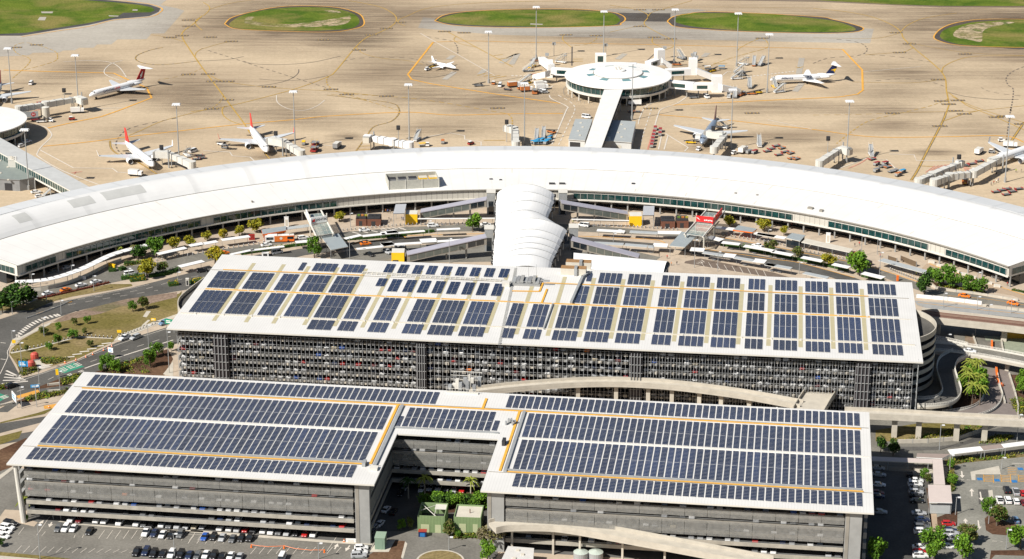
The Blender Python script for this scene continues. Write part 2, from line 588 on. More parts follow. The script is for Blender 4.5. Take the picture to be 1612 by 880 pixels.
m=MB();tsweep(m,[(240.4,4.5),(240.3,8.7)],M_FASCIA,n=160);m.build('fascia_cladding',term,TC)
m=MB();tsweep(m,[(240.4,4.3),(239.9,4.3),(239.9,4.85),(240.4,4.85)],M_OFFW);m.build('fascia_trim',term,TC)
m=MB();tsweep(m,[(239.6,8.62),(239.55,9.0),(239.95,9.12)],M_CONCD);m.build('eave_gutter',term,TC)
NCOL=64
for i in range(NCOL+1):
 a=TA0+(TA1-TA0)*(i+0.02)/(NCOL+0.04)
 c=tp(241.6,a,0)
 m=MB();m.tube(c,(c[0],c[1],4.58),0.38,0.38,M_CONCG,8);m.build('column',term,TC)
for a,s in ((TA0,1),(TA1,-1)):
 prof=[(240.4,0),(300.2,0),(300.2,10.9),(289.6,11.4)]+vault_prof[::-1]+[(253,9.9),(240.4,9.0)]
 m=MB()
 pts=[tp(r,a+s*0.0003,z) for r,z in prof]
 low=[tp(r,a+s*0.0003,z) for r,z in [(247,0),(300.2,0),(300.2,4.5),(247,4.5)]]
 up=[tp(r,a+s*0.0003,z) for r,z in [(240.4,4.5),(300.2,4.5)]+prof[2:]]
 m.face(up,M_OFFW);m.face(low,M_GLASS)
 m.build('end_wall',term,TC)
 m=MB()
 g=[tp(r,a+s*0.0008,z) for r,z in [(242,5.2),(296,5.2),(296,7.7),(242,7.7)]]
 m.face(g,M_TEAL)
 for k in range(23):
  r=242+54*k/22
  p,q=tp(r-0.1,a+s*0.0011,5.2),tp(r+0.1,a+s*0.0011,5.2)
  m.face([p,q,q[:2]+(7.7,),p[:2]+(7.7,)],M_CONCG)
 m.build('window',term,TC)
def wband(a0,a1,z0,z1):
 n=max(2,int(abs(a1-a0)*240/3.0))
 m=MB();tsweep(m,[(240.22,z0),(240.18,z1)],M_TEAL,a0,a1,n)
 o=m.build('window',term,TC)
 f=MB()
 for i in range(n+1):
  a=a0+(a1-a0)*i/n
  for r0,r1 in ((240.0,240.2),):
   d=0.0005
   f.face([tp(r0,a-d,z0),tp(r0,a+d,z0),tp(r0,a+d,z1),tp(r0,a-d,z1)],M_CONCG)
 tsweep(f,[(240.05,z0-0.15),(240.05,z0+0.08)],M_OFFW,a0,a1,n)
 tsweep(f,[(240.05,z1-0.08),(240.05,z1+0.12)],M_OFFW,a0,a1,n)
 fo=f.build('window_frame',None,TC)
 fo.location=(0,0,0)
 adopt(fo,o)
for x0,y0,x1,y1 in ((31,421,85,407),(104,403,314,350),(334,346,527,317),(903,308,1246,343),(1300,355,1455,391),(1481,400,1584,428)):
 wband(ta(x0,y0,6.3),ta(x1,y1,6.3),4.98,7.72)
def vpatch(x0,y0,x1,y1,ra,rb,mm):
 a0,a1=ta(x0,y0,14.5),ta(x1,y1,14.5)
 m=MB()
 tsweep(m,[(ra+(rb-ra)*i/4,vz(ra+(rb-ra)*i/4)+0.06) for i in range(5)],mm,a0,a1,10)
 m.build('roof_louvre',term,TC)
M_LOUV=mat('roof_louvre_grey',(0.47,0.47,0.45),0.7,0.06,0.3)
M_LOUV2=mat('roof_louvre_pale',(0.66,0.645,0.60),0.7,0.05,0.3)
for x0,y0,x1,y1,ra,rb,mm in ((37,350,54,343,270.5,276.0,M_LOUV),(124,328,157,319,271.0,276.5,M_LOUV),(175,316,235,302,271.0,277.0,M_LOUV),
        (717,252,777,251,272.0,277.0,M_LOUV2),(901,252,929,252,272.0,277.0,M_LOUV2),(1409,311,1468,326,271.5,277.0,M_LOUV2)):
 vpatch(x0,y0,x1,y1,ra,rb,mm)
m=MB()
for x,y in ((423,289),(1015,272),(1100,280),(1215,295),(1388,325),(1480,345),(806,270),(250,322)):
 a=ta(x,y,10)
 d=0.0006
 for k in range(6):
  r0=242+24*k/6;r1=242+24*(k+1)/6
  z0=9.05+(r0-239.7)*0.0535+0.06;z1=9.05+(r1-239.7)*0.0535+0.06
  m.face([tp(r0,a-d,z0),tp(r0,a+d,z0),tp(r1,a+d,z1),tp(r1,a-d,z1)],M_CREAM)
m.build('roof_seam',term,TC)
for (x,y,wd,dp) in ((1276,327,8,1.6),(1293,331,5,1.6),(773,282,5,1.0),(788,283,4,0.8),(869,288.5,9,1.0),(885,288.5,9,1.0),(997,289,5,1.2),(1158,304,3,1),(1192,307,3,1),(397,317,2.5,1)):
 c=at(x,y,9.9)
 a=math.atan2(c.y-TC.y,c.x-TC.x)
 m=MB();m.obox((c.x,c.y,9.4),wd*0.29,dp,0.75,a+PI/2,M_DARK if y<300 else M_CONCD);m.build('roof_vent',term,TC)
p0,p1,p2=at(1508,360,9.6),at(1522,355,9.7),at(1614,381.5,9.9)
m=MB()
for a,b in ((p0,p1),(p1,p2)):
 d=(b-a);d.z=0
 an=math.atan2(d.y,d.x)
 c=(a+b)/2
 m.obox((c.x,c.y,9.3),d.length,1.3,0.9,an,M_OFFW,M_TEAL)
m.build('roof_slot_light',term,TC)
A,B=at(612,298.5,9.4),at(691,294.5,9.4)
d=(B-A);an=math.atan2(d.y,d.x);Ld=d.length
pc=Vector((A.x+B.x,A.y+B.y,0))/2+Vector((-math.sin(an),math.cos(an),0))*5.5
m=MB()
def lp(u,v,z):
 return (pc.x+u*math.cos(an)-v*math.sin(an),pc.y+u*math.sin(an)+v*math.cos(an),z)
for u,v,du,dv in ((0,-5.5,Ld,0.25),(0,5.5,Ld,0.25),(-Ld/2,0,0.25,11),(Ld/2,0,0.25,11)):
 m.obox(lp(u,v,9.3),du,dv,4.0,an,mat('pale_louvre_screen',(0.40,0.39,0.34),0.7,0.12,1.0))
for k in range(4):
 m.obox(lp(-Ld/2+Ld*k/3,-5.72,9.3),0.25,0.2,4.3,an,M_OFFW)
enc=m.build('plant_enclosure',term,TC)
m=MB()
for k in range(5):
 m.obox(lp(-Ld/2+2.2+k*4.6,1.5,9.8),3.6,3.6,2.6,an,M_YELLOW if k>2 else M_MID,M_CREAM if k>2 else M_DARK)
 m.obox(lp(-Ld/2+2.2+k*4.6,-2.4,9.8),3.2,2.0,1.6,an,M_GREY)
fu=m.build('fan_units',None,TC);fu.location=(0,0,0);adopt(fu,enc)
# ================================================================== CAR PARK BUILDINGS
class Frame:
 def __init__(self,fl,fr,h):
  A,B=at(*fl,h),at(*fr,h)
  self.h=h
  self.o=Vector((A.x,A.y,0))
  self.ang=math.atan2(B.y-A.y,B.x-A.x)
  self.c,self.s=math.cos(self.ang),math.sin(self.ang)
 def loc(self,x,y,h=None):
  p=at(x,y,self.h if h is None else h)-self.o
  return (p.x*self.c+p.y*self.s,-p.x*self.s+p.y*self.c)
 def wp(self,u,v,z=0.0):
  return Vector((self.o.x+u*self.c-v*self.s,self.o.y+u*self.s+v*self.c,z))
def strip(mb,u0,u1,v0,v1,z,pitch=1.0):
 """Two-module-wide strip of panels with the bright frame lines between the modules."""
 n=max(1,int(round((v1-v0)/pitch)))
 mb.box(u0,v0,z-0.10,u1,v1,z-0.02,M_PVF)
 st=(v1-v0)/n
 for i in range(n):
  h2=.16 if v1-v0>14 and i==n//2 else 0
  a=v0+st*i+0.095+h2;b=v0+st*(i+1)-0.095
  mb.add([(u0+.03,a,z),(u1-.03,a,z),(u1-.03,b,z+0.03),(u0+.03,b,z+0.03)],[(0,1,2,3)],M_PV)
def walkway(mb,u0,v0,u1,v1,z,wd=0.6,m=None):
 dx,dy=u1-u0,v1-v0
 an=math.atan2(dy,dx)
 mb.obox(((u0+u1)/2,(v0+v1)/2,z),math.hypot(dx,dy),wd,0.14,an,m or M_WALK)
# ---------------------------------------------------------------- rear car park (taller, lattice front)
H1=22.0
F1=Frame((262,517),(1452,570),H1)
L1,D1=261.5,80.0
cp1=thing('car_park_building','taller rear multi-storey car park with lattice front and spaced solar arrays on white roof','car park',tuple(F1.o),F1.ang)
m=MB();m.box(0,0,H1-0.55,L1,D1,H1,M_OFFW,M_PROOF);m.build('roof',cp1)
m=MB()
tanpx=[(250+x/5.03,390+y/5.03) for x,y in ((435,578),(688,590),(905,600),(1150,612),(1390,622))]+[(540+x/5.03,390+y/5.03) for x,y in ((150,632),(397,642),(640,653),(885,665),(1130,676),(1370,686))]+[(840+x/5.03,400+y/5.03) for x,y in ((110,648),(360,658),(610,670),(860,682),(1110,692),(1365,705))]+[(1140+x/5.03,410+y/5.03) for x,y in ((110,665),(350,677),(605,688),(865,700),(1125,710))]
for i,(x,y) in enumerate(tanpx):
 u,v=F1.loc(x,y)
 k=MB();k.box(u-0.75,v,H1+0.004,u+0.75,70.5 if i>1 else 71.5,H1+0.03,M_TAN);k.build('rooflight_strip',cp1)
def z25(x):return 250+x/5.03
def z54(x):return 540+x/5.03
def z84(x):return 840+x/5.03
def z14(x):return 1140+x/5.03
blocksC=[(z25(235),z25(468),5),(z25(520),z25(708),4),(z25(777),z25(915),3),(z25(985),z25(1180),4),(z25(1222),z25(1412),4),
  (z54(0),z54(135),3),(z54(235),z54(380),3),(z54(503),z54(655),3),(z54(702),z54(898),4),(z54(944),z54(1140),4),
  (z54(1280),z54(1378),2),(z54(1447),z84(75),3),(z84(164),z84(358),4),(z84(412),z84(606),4),(z84(657),z84(852),4),
  (z84(942),z84(1095),3),(z84(1152),z84(1350),4),(z84(1405),z14(96),4),(z14(162),z14(308),3),(z14(386),z14(578),4),
  (z14(640),z14(838),4),(z14(896),z14(1093),4),(z14(1165),z14(1410),5)]
def yC(x):return 490.4+(538.8-490.4)*(x-297)/(1371.6-297)
UB=[]
for x0,x1,n in blocksC:
 UB.append((F1.loc(x0,yC(x0))[0],F1.loc(x1,yC(x1))[0],n))
def block(u0,u1,n,v0,v1,drop=0,wide=False):
 k=MB()
 pt=(u1-u0)/n
 for i in range(drop,n):
  strip(k,u0+pt*i+0.16,u0+pt*(i+1)-0.16,v0,v1,H1+0.22)
 k.build('solar_array',cp1)
rowC,rowB,rowA,rowD=(16.6,39.6),(42.6,60.6),(64.6,76.2),(4.8,14.3)
for i,(u0,u1,n) in enumerate(UB):
 block(u0,u1,n,*rowC)
 if i<5 or i>12:block(u0,u1,n,*rowB)
 if i==12:block(u0,u1,n,*rowB,drop=2)
 if i==2:block(u0,u1,n,65,74,drop=2)
 if i in (3,4):block(u0,u1,n,65,74)
 if i==12:block(u0,u1,n,66,74.5,drop=3)
 if i>12:block(u0,u1,n,*rowA)
 if i>4 or i==4:block(u0,u1,n if i>4 else 3,*rowD)
def wide_block(xa,ya,xb,yb,w_px):
 """Array of panels laid the long way, from its lower-left pixel to its upper-left pixel."""
 u0,v0=F1.loc(xa,ya);u1,v1=F1.loc(xb,yb)
 k=MB()
 wu=w_px/4.55
 uu=(u0+u1)/2
 n=max(2,int(round((v1-v0)/1.65)))
 for c in range(2):
  a=uu+wu/2*c
  k.box(a+0.05,v0,H1+0.14,a+wu/2-0.04,v1,H1+0.2,M_PVF)
  for r in range(n):
   s=(v1-v0)/n
   k.add([(a+0.1,v0+s*r+.07,H1+.22),(a+wu/2-0.09,v0+s*r+.07,H1+.22),(a+wu/2-0.09,v0+s*(r+1)-.07,H1+.24),(a+.1,v0+s*(r+1)-.07,H1+.24)],[(0,1,2,3)],M_PV)
 k.build('solar_array',cp1)
for i,x in enumerate((315,425,540,650,767,881,995,1108,1222)):
 y=200+i*4.7
 wide_block(z54(x),390+y/5.03,z54(x+32),390+(y-69)/5.03,15.6)
wide_block(z54(248),390+306/5.03,z54(290),390+245/5.03,15.6)
for i,x in enumerate((342,460,574,690,805,924,1038,1157)):
 y=348+i*5
 wide_block(z54(x),390+y/5.03,z54(x+55),390+(y-96)/5.03,16.8)
m=MB()
uA0,uA1=F1.loc(352,424)[0],F1.loc(572,433)[0]
walkway(m,uA0,62.6,uA1,62.8,H1+.1)
ub=F1.loc(885,447)[0]
walkway(m,ub,62.6,245.0,62.6,H1+.1)
walkway(m,3.5,41.1,245.0,41.1,H1+.1,0.8)
for pq in (((806,458.6),(849.3,459.3)),((849.3,459.3),(855,445.7)),((855,445.7),(885,447)),((861,455.7),(853,476.5))):
 (a,b),(c,d)=F1.loc(*pq[0]),F1.loc(*pq[1])
 walkway(m,a,b,c,d,H1+.13,0.7)
m.build('walkway',cp1)
m=MB()
m.box(1,15.2,H1+.02,L1-2,15.6,H1+.3,M_CREAM)
m.box(0.3,62.0,H1+.02,L1-2,62.15,H1+.2,M_CONCD)
m.box(0.3,40.3,H1+.02,L1-2,40.45,H1+.2,M_CREAM)
(a,b),(c,d)=F1.loc(570,431),F1.loc(795,444)
for dv in (0,1.5):
 walkway(m,a,b+dv,c,d+dv,H1+.3,0.4,M_OFFW)
for i in range(30):
 t=i/29
 m.box(a+(c-a)*t-.15,b+(d-b)*t-.3,H1,a+(c-a)*t+.15,b+(d-b)*t+1.8,H1+.3,M_CREAM)
for i in range(24):
 u=6+i*10.2
 m.box(u,14.9,H1,u+.7,15.9,H1+.45,M_OFFW)
 m.box(u+3,40.8,H1,u+3.7,41.5,H1+.4,M_OFFW)
m.build('roof_pipework',cp1)
m=MB()
(a,b),(c,d)=F1.loc(786,543),F1.loc(812,422)
n=60
for i in range(n):
 t=i/n
 m.box(a+(c-a)*t-.45,b+(d-b)*t,H1,a+(c-a)*t+.45,b+(d-b)*t+.55,H1+0.25,M_CONCG)
m.build('cable_ladder',cp1)
m=MB()
(a,b),(c,d)=F1.loc(899,479),F1.loc(917,438)
an=math.atan2(d-b,c-a)
m.obox(((a+c)/2,(b+d)/2,H1+.2),math.hypot(c-a,d-b),0.9,0.8,an,M_GREY)
(e,f)=F1.loc(928,431)
m.obox(((e+c)/2,(f+d)/2,H1+.2),math.hypot(c-e,d-f)+.8,0.9,0.8,math.atan2(f-d,e-c),M_GREY)
(a,b),(c,d)=F1.loc(856,519),F1.loc(870,480)
m.tube((a,b,H1+.4),(c,d,H1+.4),0.3,0.3,M_GREY,8)
m.build('duct',cp1)
u,v=F1.loc(828,447)
m=MB()
m.box(u-5.5,v-2.5,H1,u+5.5,v+5.5,H1+0.7,M_CONCG)
for k in range(7):
 m.box(u-5+k*1.45,v-1.5+k%2,H1+.7,u-3.8+k*1.45,v+4.5,H1+1.2+(k%3)*.35,[M_GREY,M_MID,M_CONCG][k%3])
for k in range(12):
 m.tube((u-5.4+k*.98,v-2.4,H1+.7),(u-5.4+k*.98,v-2.4,H1+1.8),.05,.05,M_GREY,4)
m.tube((u-5.4,v-2.4,H1+1.8),(u+8,v-2.4,H1+1.8),.06,.06,M_GREY,4)
m.tube((u+5.5,v-1,H1+2),(u+9,v-1,H1+2),.35,.35,M_MID,6)
for k,hh in ((-4,7),(0.5,6),(3.4,6.5)):
 m.tube((u+k,v+4,H1+.7),(u+k,v+4,H1+hh),.07,.04,M_CONCG,5)
m.box(u-8.4,v-4.5,H1,u-5.6,v-2,H1+1.8,M_OFFW)
m.build('mechanical_platform',cp1)
for (x,y),du in (((912,421),9.5),((904,431),9.5)):
 u,v=F1.loc(x-1,y)
 m=MB();m.box(u-du/2,v-1.9,H1,u+du/2,v+1.9,H1+2.6,M_CREAM,mat('rust_brown_roof',(0.30,0.17,0.075),0.9,0.2,0.8))
 m.box(u+.4,v-2.6,H1+.1,u+1.5,v+.6,H1+3.2,M_GREY)
 m.build('lift_overrun',cp1)
LV1=[0.5+3.0*k for k in range(7)]
for z in LV1:
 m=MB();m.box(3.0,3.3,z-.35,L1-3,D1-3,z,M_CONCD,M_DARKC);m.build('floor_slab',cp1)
m=MB()
for k in range(26):
 for v in (9.5,17.5):
  m.box(6+k*9.9,v,0,6.6+k*9.9,v+.6,H1-.55,M_CONCG)
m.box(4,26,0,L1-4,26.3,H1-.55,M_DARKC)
m.build('internal_columns',cp1)
M_FIN=mat('silver_fin',(.40,.41,.42),.45,.05,.5)
towers=[]
for x0,x1,y in ((336,359,560),(655,670,575),(993,1012,580),(1346,1369,600)):
 towers.append((F1.loc(x0,y,12)[0],F1.loc(x1,y,12)[0]))
segs,u=[],3.0
for a,b in towers:
 segs.append((u,a));u=b
segs.append((u,L1-3))
pit=[1.45,1.45,2.85,1.95,1.95]
for a,b in towers:
 m=MB()
 m.box(a,1.4,0,b,4.6,H1-1.6,M_TOWER)
 for k in range(4):
  uu=a+(b-a)*(k+.5)/4
  m.box(uu-.12,0.9,0,uu+.12,1.38,H1-1.9,M_MID)
 for z in LV1[1:]:
  m.box(a-.2,1.0,z+.2,b+.2,1.39,z+.34,M_CONCG)
 m.build('stair_tower',cp1)
for zi,z in enumerate(LV1):
 m=MB()
 for (a,b),p in zip(segs,pit):
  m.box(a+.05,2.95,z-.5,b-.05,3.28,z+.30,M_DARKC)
  n=int((b-a)/p)
  for k in range(n):
   uu=a+(b-a)*(k+.5)/n
   m.box(uu-.34*p/1.6,2.3,z-.2-.1*((k*5+zi)%3),uu+.34*p/1.6,2.93,z+.22+.14*((k*7+zi*3)%3),[M_CONC,M_CONCG,M_CONCG,M_CONCD,M_CONCG][(k*11+zi*7)%5])
  m.box(a+.05,3.0,z+.95,b-.05,3.08,z+1.05,M_GREY)
 m.build('level_spandrel',cp1)
m=MB()
for (a,b),p in zip(segs,pit):
 n=int((b-a)/(p if p<1.6 else p/2))
 for k in range(n+1):
  uu=a+.1+(b-a-.2)*k/n
  m.box(uu-.05,1.98,0,uu+.05,2.15,H1-1.9,M_FIN)
m.build('facade_fins',cp1)
for uu,nm in ((3.0,0),(L1-3,1)):
 for z in LV1:
  m=MB();m.box(uu-.15,3.4,z-.5,uu+.15,D1-3,z+1.0,M_CONCG);m.build('side_parapet',cp1)
m=MB()
for z in LV1:
 for v in (2.0,0.6):
  m.box(L1-1.6,v,z+.6,L1-1.4,v+.2,z+3.6,M_GREY)
 m.box(L1-1.7,.6,z+.5,L1-1.3,3,z+.7,M_GREY)
m.build('corner_frame',cp1)
uc,vc=F1.loc(1392,513,20)
RR=18.2
m=MB()
for z in [1.0+3.1*k for k in range(7)]:
 n=40
 for i in range(n):
  a0=R(-88)+R(176)*i/n;a1=R(-88)+R(176)*(i+1)/n
  if uc+RR*math.cos((a0+a1)/2)<L1-2.8:continue
  top=z+1.5
  if z>18:top=z+2.0
  for r,fl in ((RR,1),(RR-.35,0)):
   q=[(uc+r*math.cos(a0),vc+r*math.sin(a0),z),(uc+r*math.cos(a1),vc+r*math.sin(a1),z),
    (uc+r*math.cos(a1),vc+r*math.sin(a1),top),(uc+r*math.cos(a0),vc+r*math.sin(a0),top)]
   m.face(q if fl else q[::-1],M_CONC)
  m.face([(uc+RR*math.cos(a0),vc+RR*math.sin(a0),top),(uc+RR*math.cos(a1),vc+RR*math.sin(a1),top),
    (uc+(RR-.35)*math.cos(a1),vc+(RR-.35)*math.sin(a1),top),(uc+(RR-.35)*math.cos(a0),vc+(RR-.35)*math.sin(a0),top)],M_CONC)
m.build('ramp_parapet',cp1)
m=MB()
for z in [1.0+3.1*k for k in range(7)]:
 n=40
 for i in range(n):
  a0=R(-88)+R(176)*i/n;a1=R(-88)+R(176)*(i+1)/n
  q=[]
  for a,r in ((a0,RR-.4),(a1,RR-.4),(a1,4),(a0,4)):
   q.append((max(L1-2.8,uc+r*math.cos(a)),vc+r*math.sin(a),z+.05))
  m.face(q,M_ROAD)
m.build('ramp_deck',cp1)
pts=spline([F1.loc(x,y,9) for x,y in ((322,436),(300,452),(284,466),(280,476),(283,486),(295,494))],6)
m=MB()
for (a,b),(c,d) in zip(pts,pts[1:]):
 for off in (0.0,5.5):
  m.obox(((a+c)/2+off,(b+d)/2,0),math.hypot(c-a,d-b)+.1,.35,9.0,math.atan2(d-b,c-a),M_CONC)
m.build('entry_ramp_wall',cp1)
m=MB()
for (a,b),(c,d) in zip(pts,pts[1:]):
 m.face([(a,b,7.6),(c,d,7.6),(c+5.5,d,7.6),(a+5.5,b,7.6)],M_ROAD)
m.build('entry_ramp_deck',cp1)
# ---------------------------------------------------------------- front car park (lower, notched, screened)
H2=20.5
F2=Frame((10,730),(1376,808),H2)
L2,D2=260.3,74.8
NU0,NU1,NV=113.5,145.4,38.0
cp2=thing('car_park_building','notched front multi-storey car park with mesh screens and closely packed solar panel rows','car park',tuple(F2.o),F2.ang)
RP=[(0,0),(NU0,0),(NU0,NV),(NU1,NV),(NU1,0),(L2,0),(L2,D2),(0,D2)]
m=MB();m.prism(RP,H2-.5,H2,M_OFFW,M_PROOF);m.build('roof',cp2)
strips2=[]
PT=2.2
def row(u0,u1,v0,v1):
 n=int(round((u1-u0)/PT))
 p=(u1-u0)/n
 for i in range(n):
  strips2.append((u0+p*i+.24,u0+p*(i+1)-.24,v0,v1))
row(4.6,121.5,62.7,72.6);row(4.6,108.4,40.2,58.8);row(4.6,107.5,16.2,37.9);row(4.4,106.0,3.8,12.6)
row(144.0,257.3,62.9,73.0);row(152.2,257.3,40.4,59.2);row(152.6,257.3,16.3,38.3);row(154.0,257.3,3.9,13.0)
row(113.6,142.0,43.6,58.8)
strips2.append((111.6,113.2,43.6,51.5));strips2.append((142.4,144.0,44.0,52.0))
strips2.sort(key=lambda s:-(s[3]-s[2])*(200-s[2]))
for s in strips2[:100]:
 k=MB();strip(k,*s,H2+.2);k.build('solar_panel_strip',cp2)
k=MB()
for s in strips2[100:]:
 strip(k,*s,H2+.2)
o=k.build('solar_panel_strips',cp2);o['kind']='stuff'
m=MB()
walkway(m,4,60.8,257.5,60.8,H2+.1);walkway(m,5,14.0,108.5,14.0,H2+.1);walkway(m,151.5,14.2,257.5,14.2,H2+.1)
walkway(m,109.6,14.2,109.6,60.6,H2+.12,0.8);walkway(m,149.2,14.5,149.2,60.6,H2+.12,0.8)
(a,b),(c,d)=F2.loc(765.7,628),F2.loc(761,641)
walkway(m,a,b,a,60.4,H2+.12,0.8)
m.build('walkway',cp2)
m=MB()
m.box(1,61.6,H2,L2-.5,61.75,H2+.2,M_CONCD);m.box(1,39.0,H2,NU0-4,39.3,H2+.2,M_OFFW);m.box(150,39.3,H2,L2-.5,39.6,H2+.2,M_OFFW)
m.box(5,14.7,H2,108,15.5,H2+.45,M_GREY);m.box(151,14.9,H2,257,15.7,H2+.45,M_GREY)
m.box(0.5,13.3,H2,NU0-.5,13.45,H2+.15,M_CONCD);m.box(NU1+.5,13.5,H2,L2-.3,13.65,H2+.15,M_CONCD)
m.box(110.6,12,H2,111.7,60,H2+.6,M_GREY);m.box(150.3,14,H2,151.3,60,H2+.6,M_GREY)
m.box(107.4,12,H2,108.4,15,H2+1.2,M_GREY);m.box(110.2,9.5,H2,112.6,12,H2+.8,M_OFFW)
m.box(147.2,33,H2,148.2,36,H2+1.6,M_DARK)
m.box(111.5,42.0,H2,145,42.8,H2+.35,M_GREY)
m.build('roof_pipework',cp2)
m=MB()
for k in range(5):
 m.box(146.0+k*.7,49+(k%3)*1.2,H2,146.5+k*.7,50.2+(k%3)*1.2,H2+1.1+.4*(k%2),M_GREY)
m.build('antenna_cluster',cp2)
(a,b),(c,d)=F2.loc(703,619),F2.loc(756,613)
random.seed(4)
m=MB()
m.box(a,b,H2,c,b+1,H2+.5,M_OFFW)
for k in range(9):
 u=a+(c-a)*(k+.5)/9
 v=b+2+random.random()*5
 m.box(u-.6,v,H2,u+.5,v+1.6,H2+1.2+random.random()*2.2,random.choice([M_OFFW,M_GREY,M_MID]))
for k in range(12):
 u=a+(c-a)*k/11
 m.tube((u,b+.5,H2),(u,b+.5,H2+1.6),.06,.06,M_OFFW,4);m.tube((u,b+9,H2),(u,b+9,H2+4.2),.08,.08,M_GREY,4)
for z in (1.6,):m.tube((a,b+.5,H2+z),(c,b+.5,H2+z),.06,.06,M_OFFW,4)
for z in (1.4,2.8,4.2):m.tube((a,b+9,H2+z),(c,b+9,H2+z),.1,.1,M_OFFW,4)
m.tube((a+7,b+4,H2),(a+7,b+4,H2+5.5),.3,.3,M_OFFW,8)
m.build('mechanical_platform',cp2)
IP=[(4.5,2.4),(NU0-2.4,2.4),(NU0-2.4,NV+1.5),(NU1+2.2,NV+1.5),(NU1+2.2,2.4),(L2-4,2.4),(L2-4,D2-2),(4.5,D2-2)]
LV2=[0.0,3.7,7.0,10.3,13.6,16.9]
for z in LV2[1:]:
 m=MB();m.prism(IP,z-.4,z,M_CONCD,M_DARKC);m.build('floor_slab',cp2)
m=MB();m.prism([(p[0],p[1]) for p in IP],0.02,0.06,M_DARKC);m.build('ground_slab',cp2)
FR=[((4.5,2.4),(106.6,2.4)),((NU0-2.4,3.5),(NU0-2.4,NV+1.5)),((NU0-2.2,NV+1.5),(NU1+2.0,NV+1.5)),((152.6,2.4),(L2-8.2,2.4)),((L2-4,4),(L2-4,D2-2)),((4.5,D2-2),(4.5,4))]
def along(mb,seg,z0,z1,th,off,m,u_in=0):
 (a,b),(c,d)=seg
 Ln=math.hypot(c-a,d-b);an=math.atan2(d-b,c-a)
 nx,ny=(d-b)/Ln,-(c-a)/Ln
 mb.obox(((a+c)/2+nx*off,(b+d)/2+ny*off,z0),Ln-u_in,th,z1-z0,an,m)
for z in LV2[1:3]:
 for sg in FR:
  m=MB();along(m,sg,z-.55,z+.7,.3,.15,mat('parapet_concrete',(.36,.335,.285),.85,.2,.4,world=True));m.build('level_parapet',cp2)
  m=MB();along(m,sg,z+1.05,z+1.12,.05,.1,M_GREY);along(m,sg,z+.76,z+.8,.05,.1,M_GREY);m.build('safety_rail',cp2)
def screen(sg,z0,z1,mm):
 (a,b),(c,d)=sg
 Ln=math.hypot(c-a,d-b)
 n=max(1,int(Ln/6.4))
 for k in range(n):
  t0,t1=k/n,(k+1)/n
  e=.06/Ln
  m=MB();along(m,((a+(c-a)*(t0+e),b+(d-b)*(t0+e)),(a+(c-a)*(t1-e),b+(d-b)*(t1-e))),z0,z1,.06,.55,mm)
  yield m
for i,sg in enumerate(FR):
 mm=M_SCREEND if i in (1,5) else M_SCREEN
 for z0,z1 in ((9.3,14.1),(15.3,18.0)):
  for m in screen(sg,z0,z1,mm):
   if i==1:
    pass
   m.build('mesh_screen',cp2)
for i,sg in enumerate(FR):
 m=MB()
 for z in LV2[3:]:
  along(m,sg,z-.45,z+.55,.25,.12,M_CONCD)
  along(m,sg,z+.98,z+1.05,.05,.1,M_GREY)
 m.build('edge_beam',cp2)
m=MB()
for u in [8+8.2*k for k in range(30)]:
 for v in (8.0,16.0,NV+7,NV+15):
  if NU0-3<u<NU1+3 and v<NV:continue
  m.box(u-.3,v,0.05,u+.3,v+.6,H2-.5,M_CONCG)
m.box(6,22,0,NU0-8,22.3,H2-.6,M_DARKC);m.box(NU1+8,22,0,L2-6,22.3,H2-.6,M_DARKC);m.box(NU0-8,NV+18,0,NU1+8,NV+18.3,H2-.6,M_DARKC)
m.build('internal_columns',cp2)
for a,b,c,d in ((107.2,1.6,111.6,3.4),(147.2,1.6,152.2,3.4),(L2-8,1.4,L2-3.2,3.4)):
 m=MB();m.box(a,b,0,c,d,H2-.5,M_CONCG);m.box(a+.2,b-.12,0,a+1.2,b-.01,H2-.6,M_CONCD);m.build('stair_core_wall',cp2)
m=MB()
m.tube((3.2,2.2,0),(2.2,1.4,H2-.5),.9,.65,M_OFFW,10)
m.build('corner_column',cp2)
for u in (1.6,L2-2.0):
 m=MB()
 for z in LV2[1:]:
  m.box(u-.5,5,z-.5,u+.5,9,z+1.4,M_CONCG)
 m.build('stair_landing',cp2)
# ================================================================== GROUND SHEETS
def zo(ox,oy,k):
 return lambda*q:[(ox+q[i]/k,oy+q[i+1]/k) for i in range(0,len(q),2)]
zA,zB,zC,zD,zE=zo(0,0,5.028),zo(320,0,5.028),zo(640,0,5.028),zo(960,0,5.028),zo(1280,0,4.855)
zF,zG,zH,zI,zJ=zo(0,150,5.028),zo(320,150,5.028),zo(640,150,5.028),zo(960,150,5.028),zo(1280,150,4.855)
zK,zL,zM,zN,zO=zo(0,320,5.028),zo(320,300,5.028),zo(600,290,5.028),zo(900,290,5.028),zo(1180,300,5.028)
zP,zQ,zR,zS,zT=zo(1400,400,7.604),zo(0,470,5.028),zo(1392,480,7.327),zo(1392,590,7.327),zo(1372,700,4.8875)
zU,zV,zW,zX,zY=zo(0,705,5.028),zo(300,705,5.028),zo(560,690,4.631),zo(860,700,4.8875),zo(1100,700,4.8875)
def ground(name,pts,z,m,smooth=False,n=6):
 w=[p[:2] for p in ats(pts)]
 if smooth:w=closed(w,n)
 b=MB();b.sheet(w,z,m)
 return struct(b.build(name))
b=MB();b.sheet([(-6000,-500),(6000,-500),(6000,9000),(-6000,9000)],0.0,M_APRON);struct(b.build('apron'))
pl=[tp(262,TA0+(TA1-TA0)*i/40,0)[:2] for i in range(41)]
b=MB();b.sheet(pl+[(700,800),(700,-300),(-700,-300),(-700,800)],0.03,M_PAVE);struct(b.build('landside_ground'))
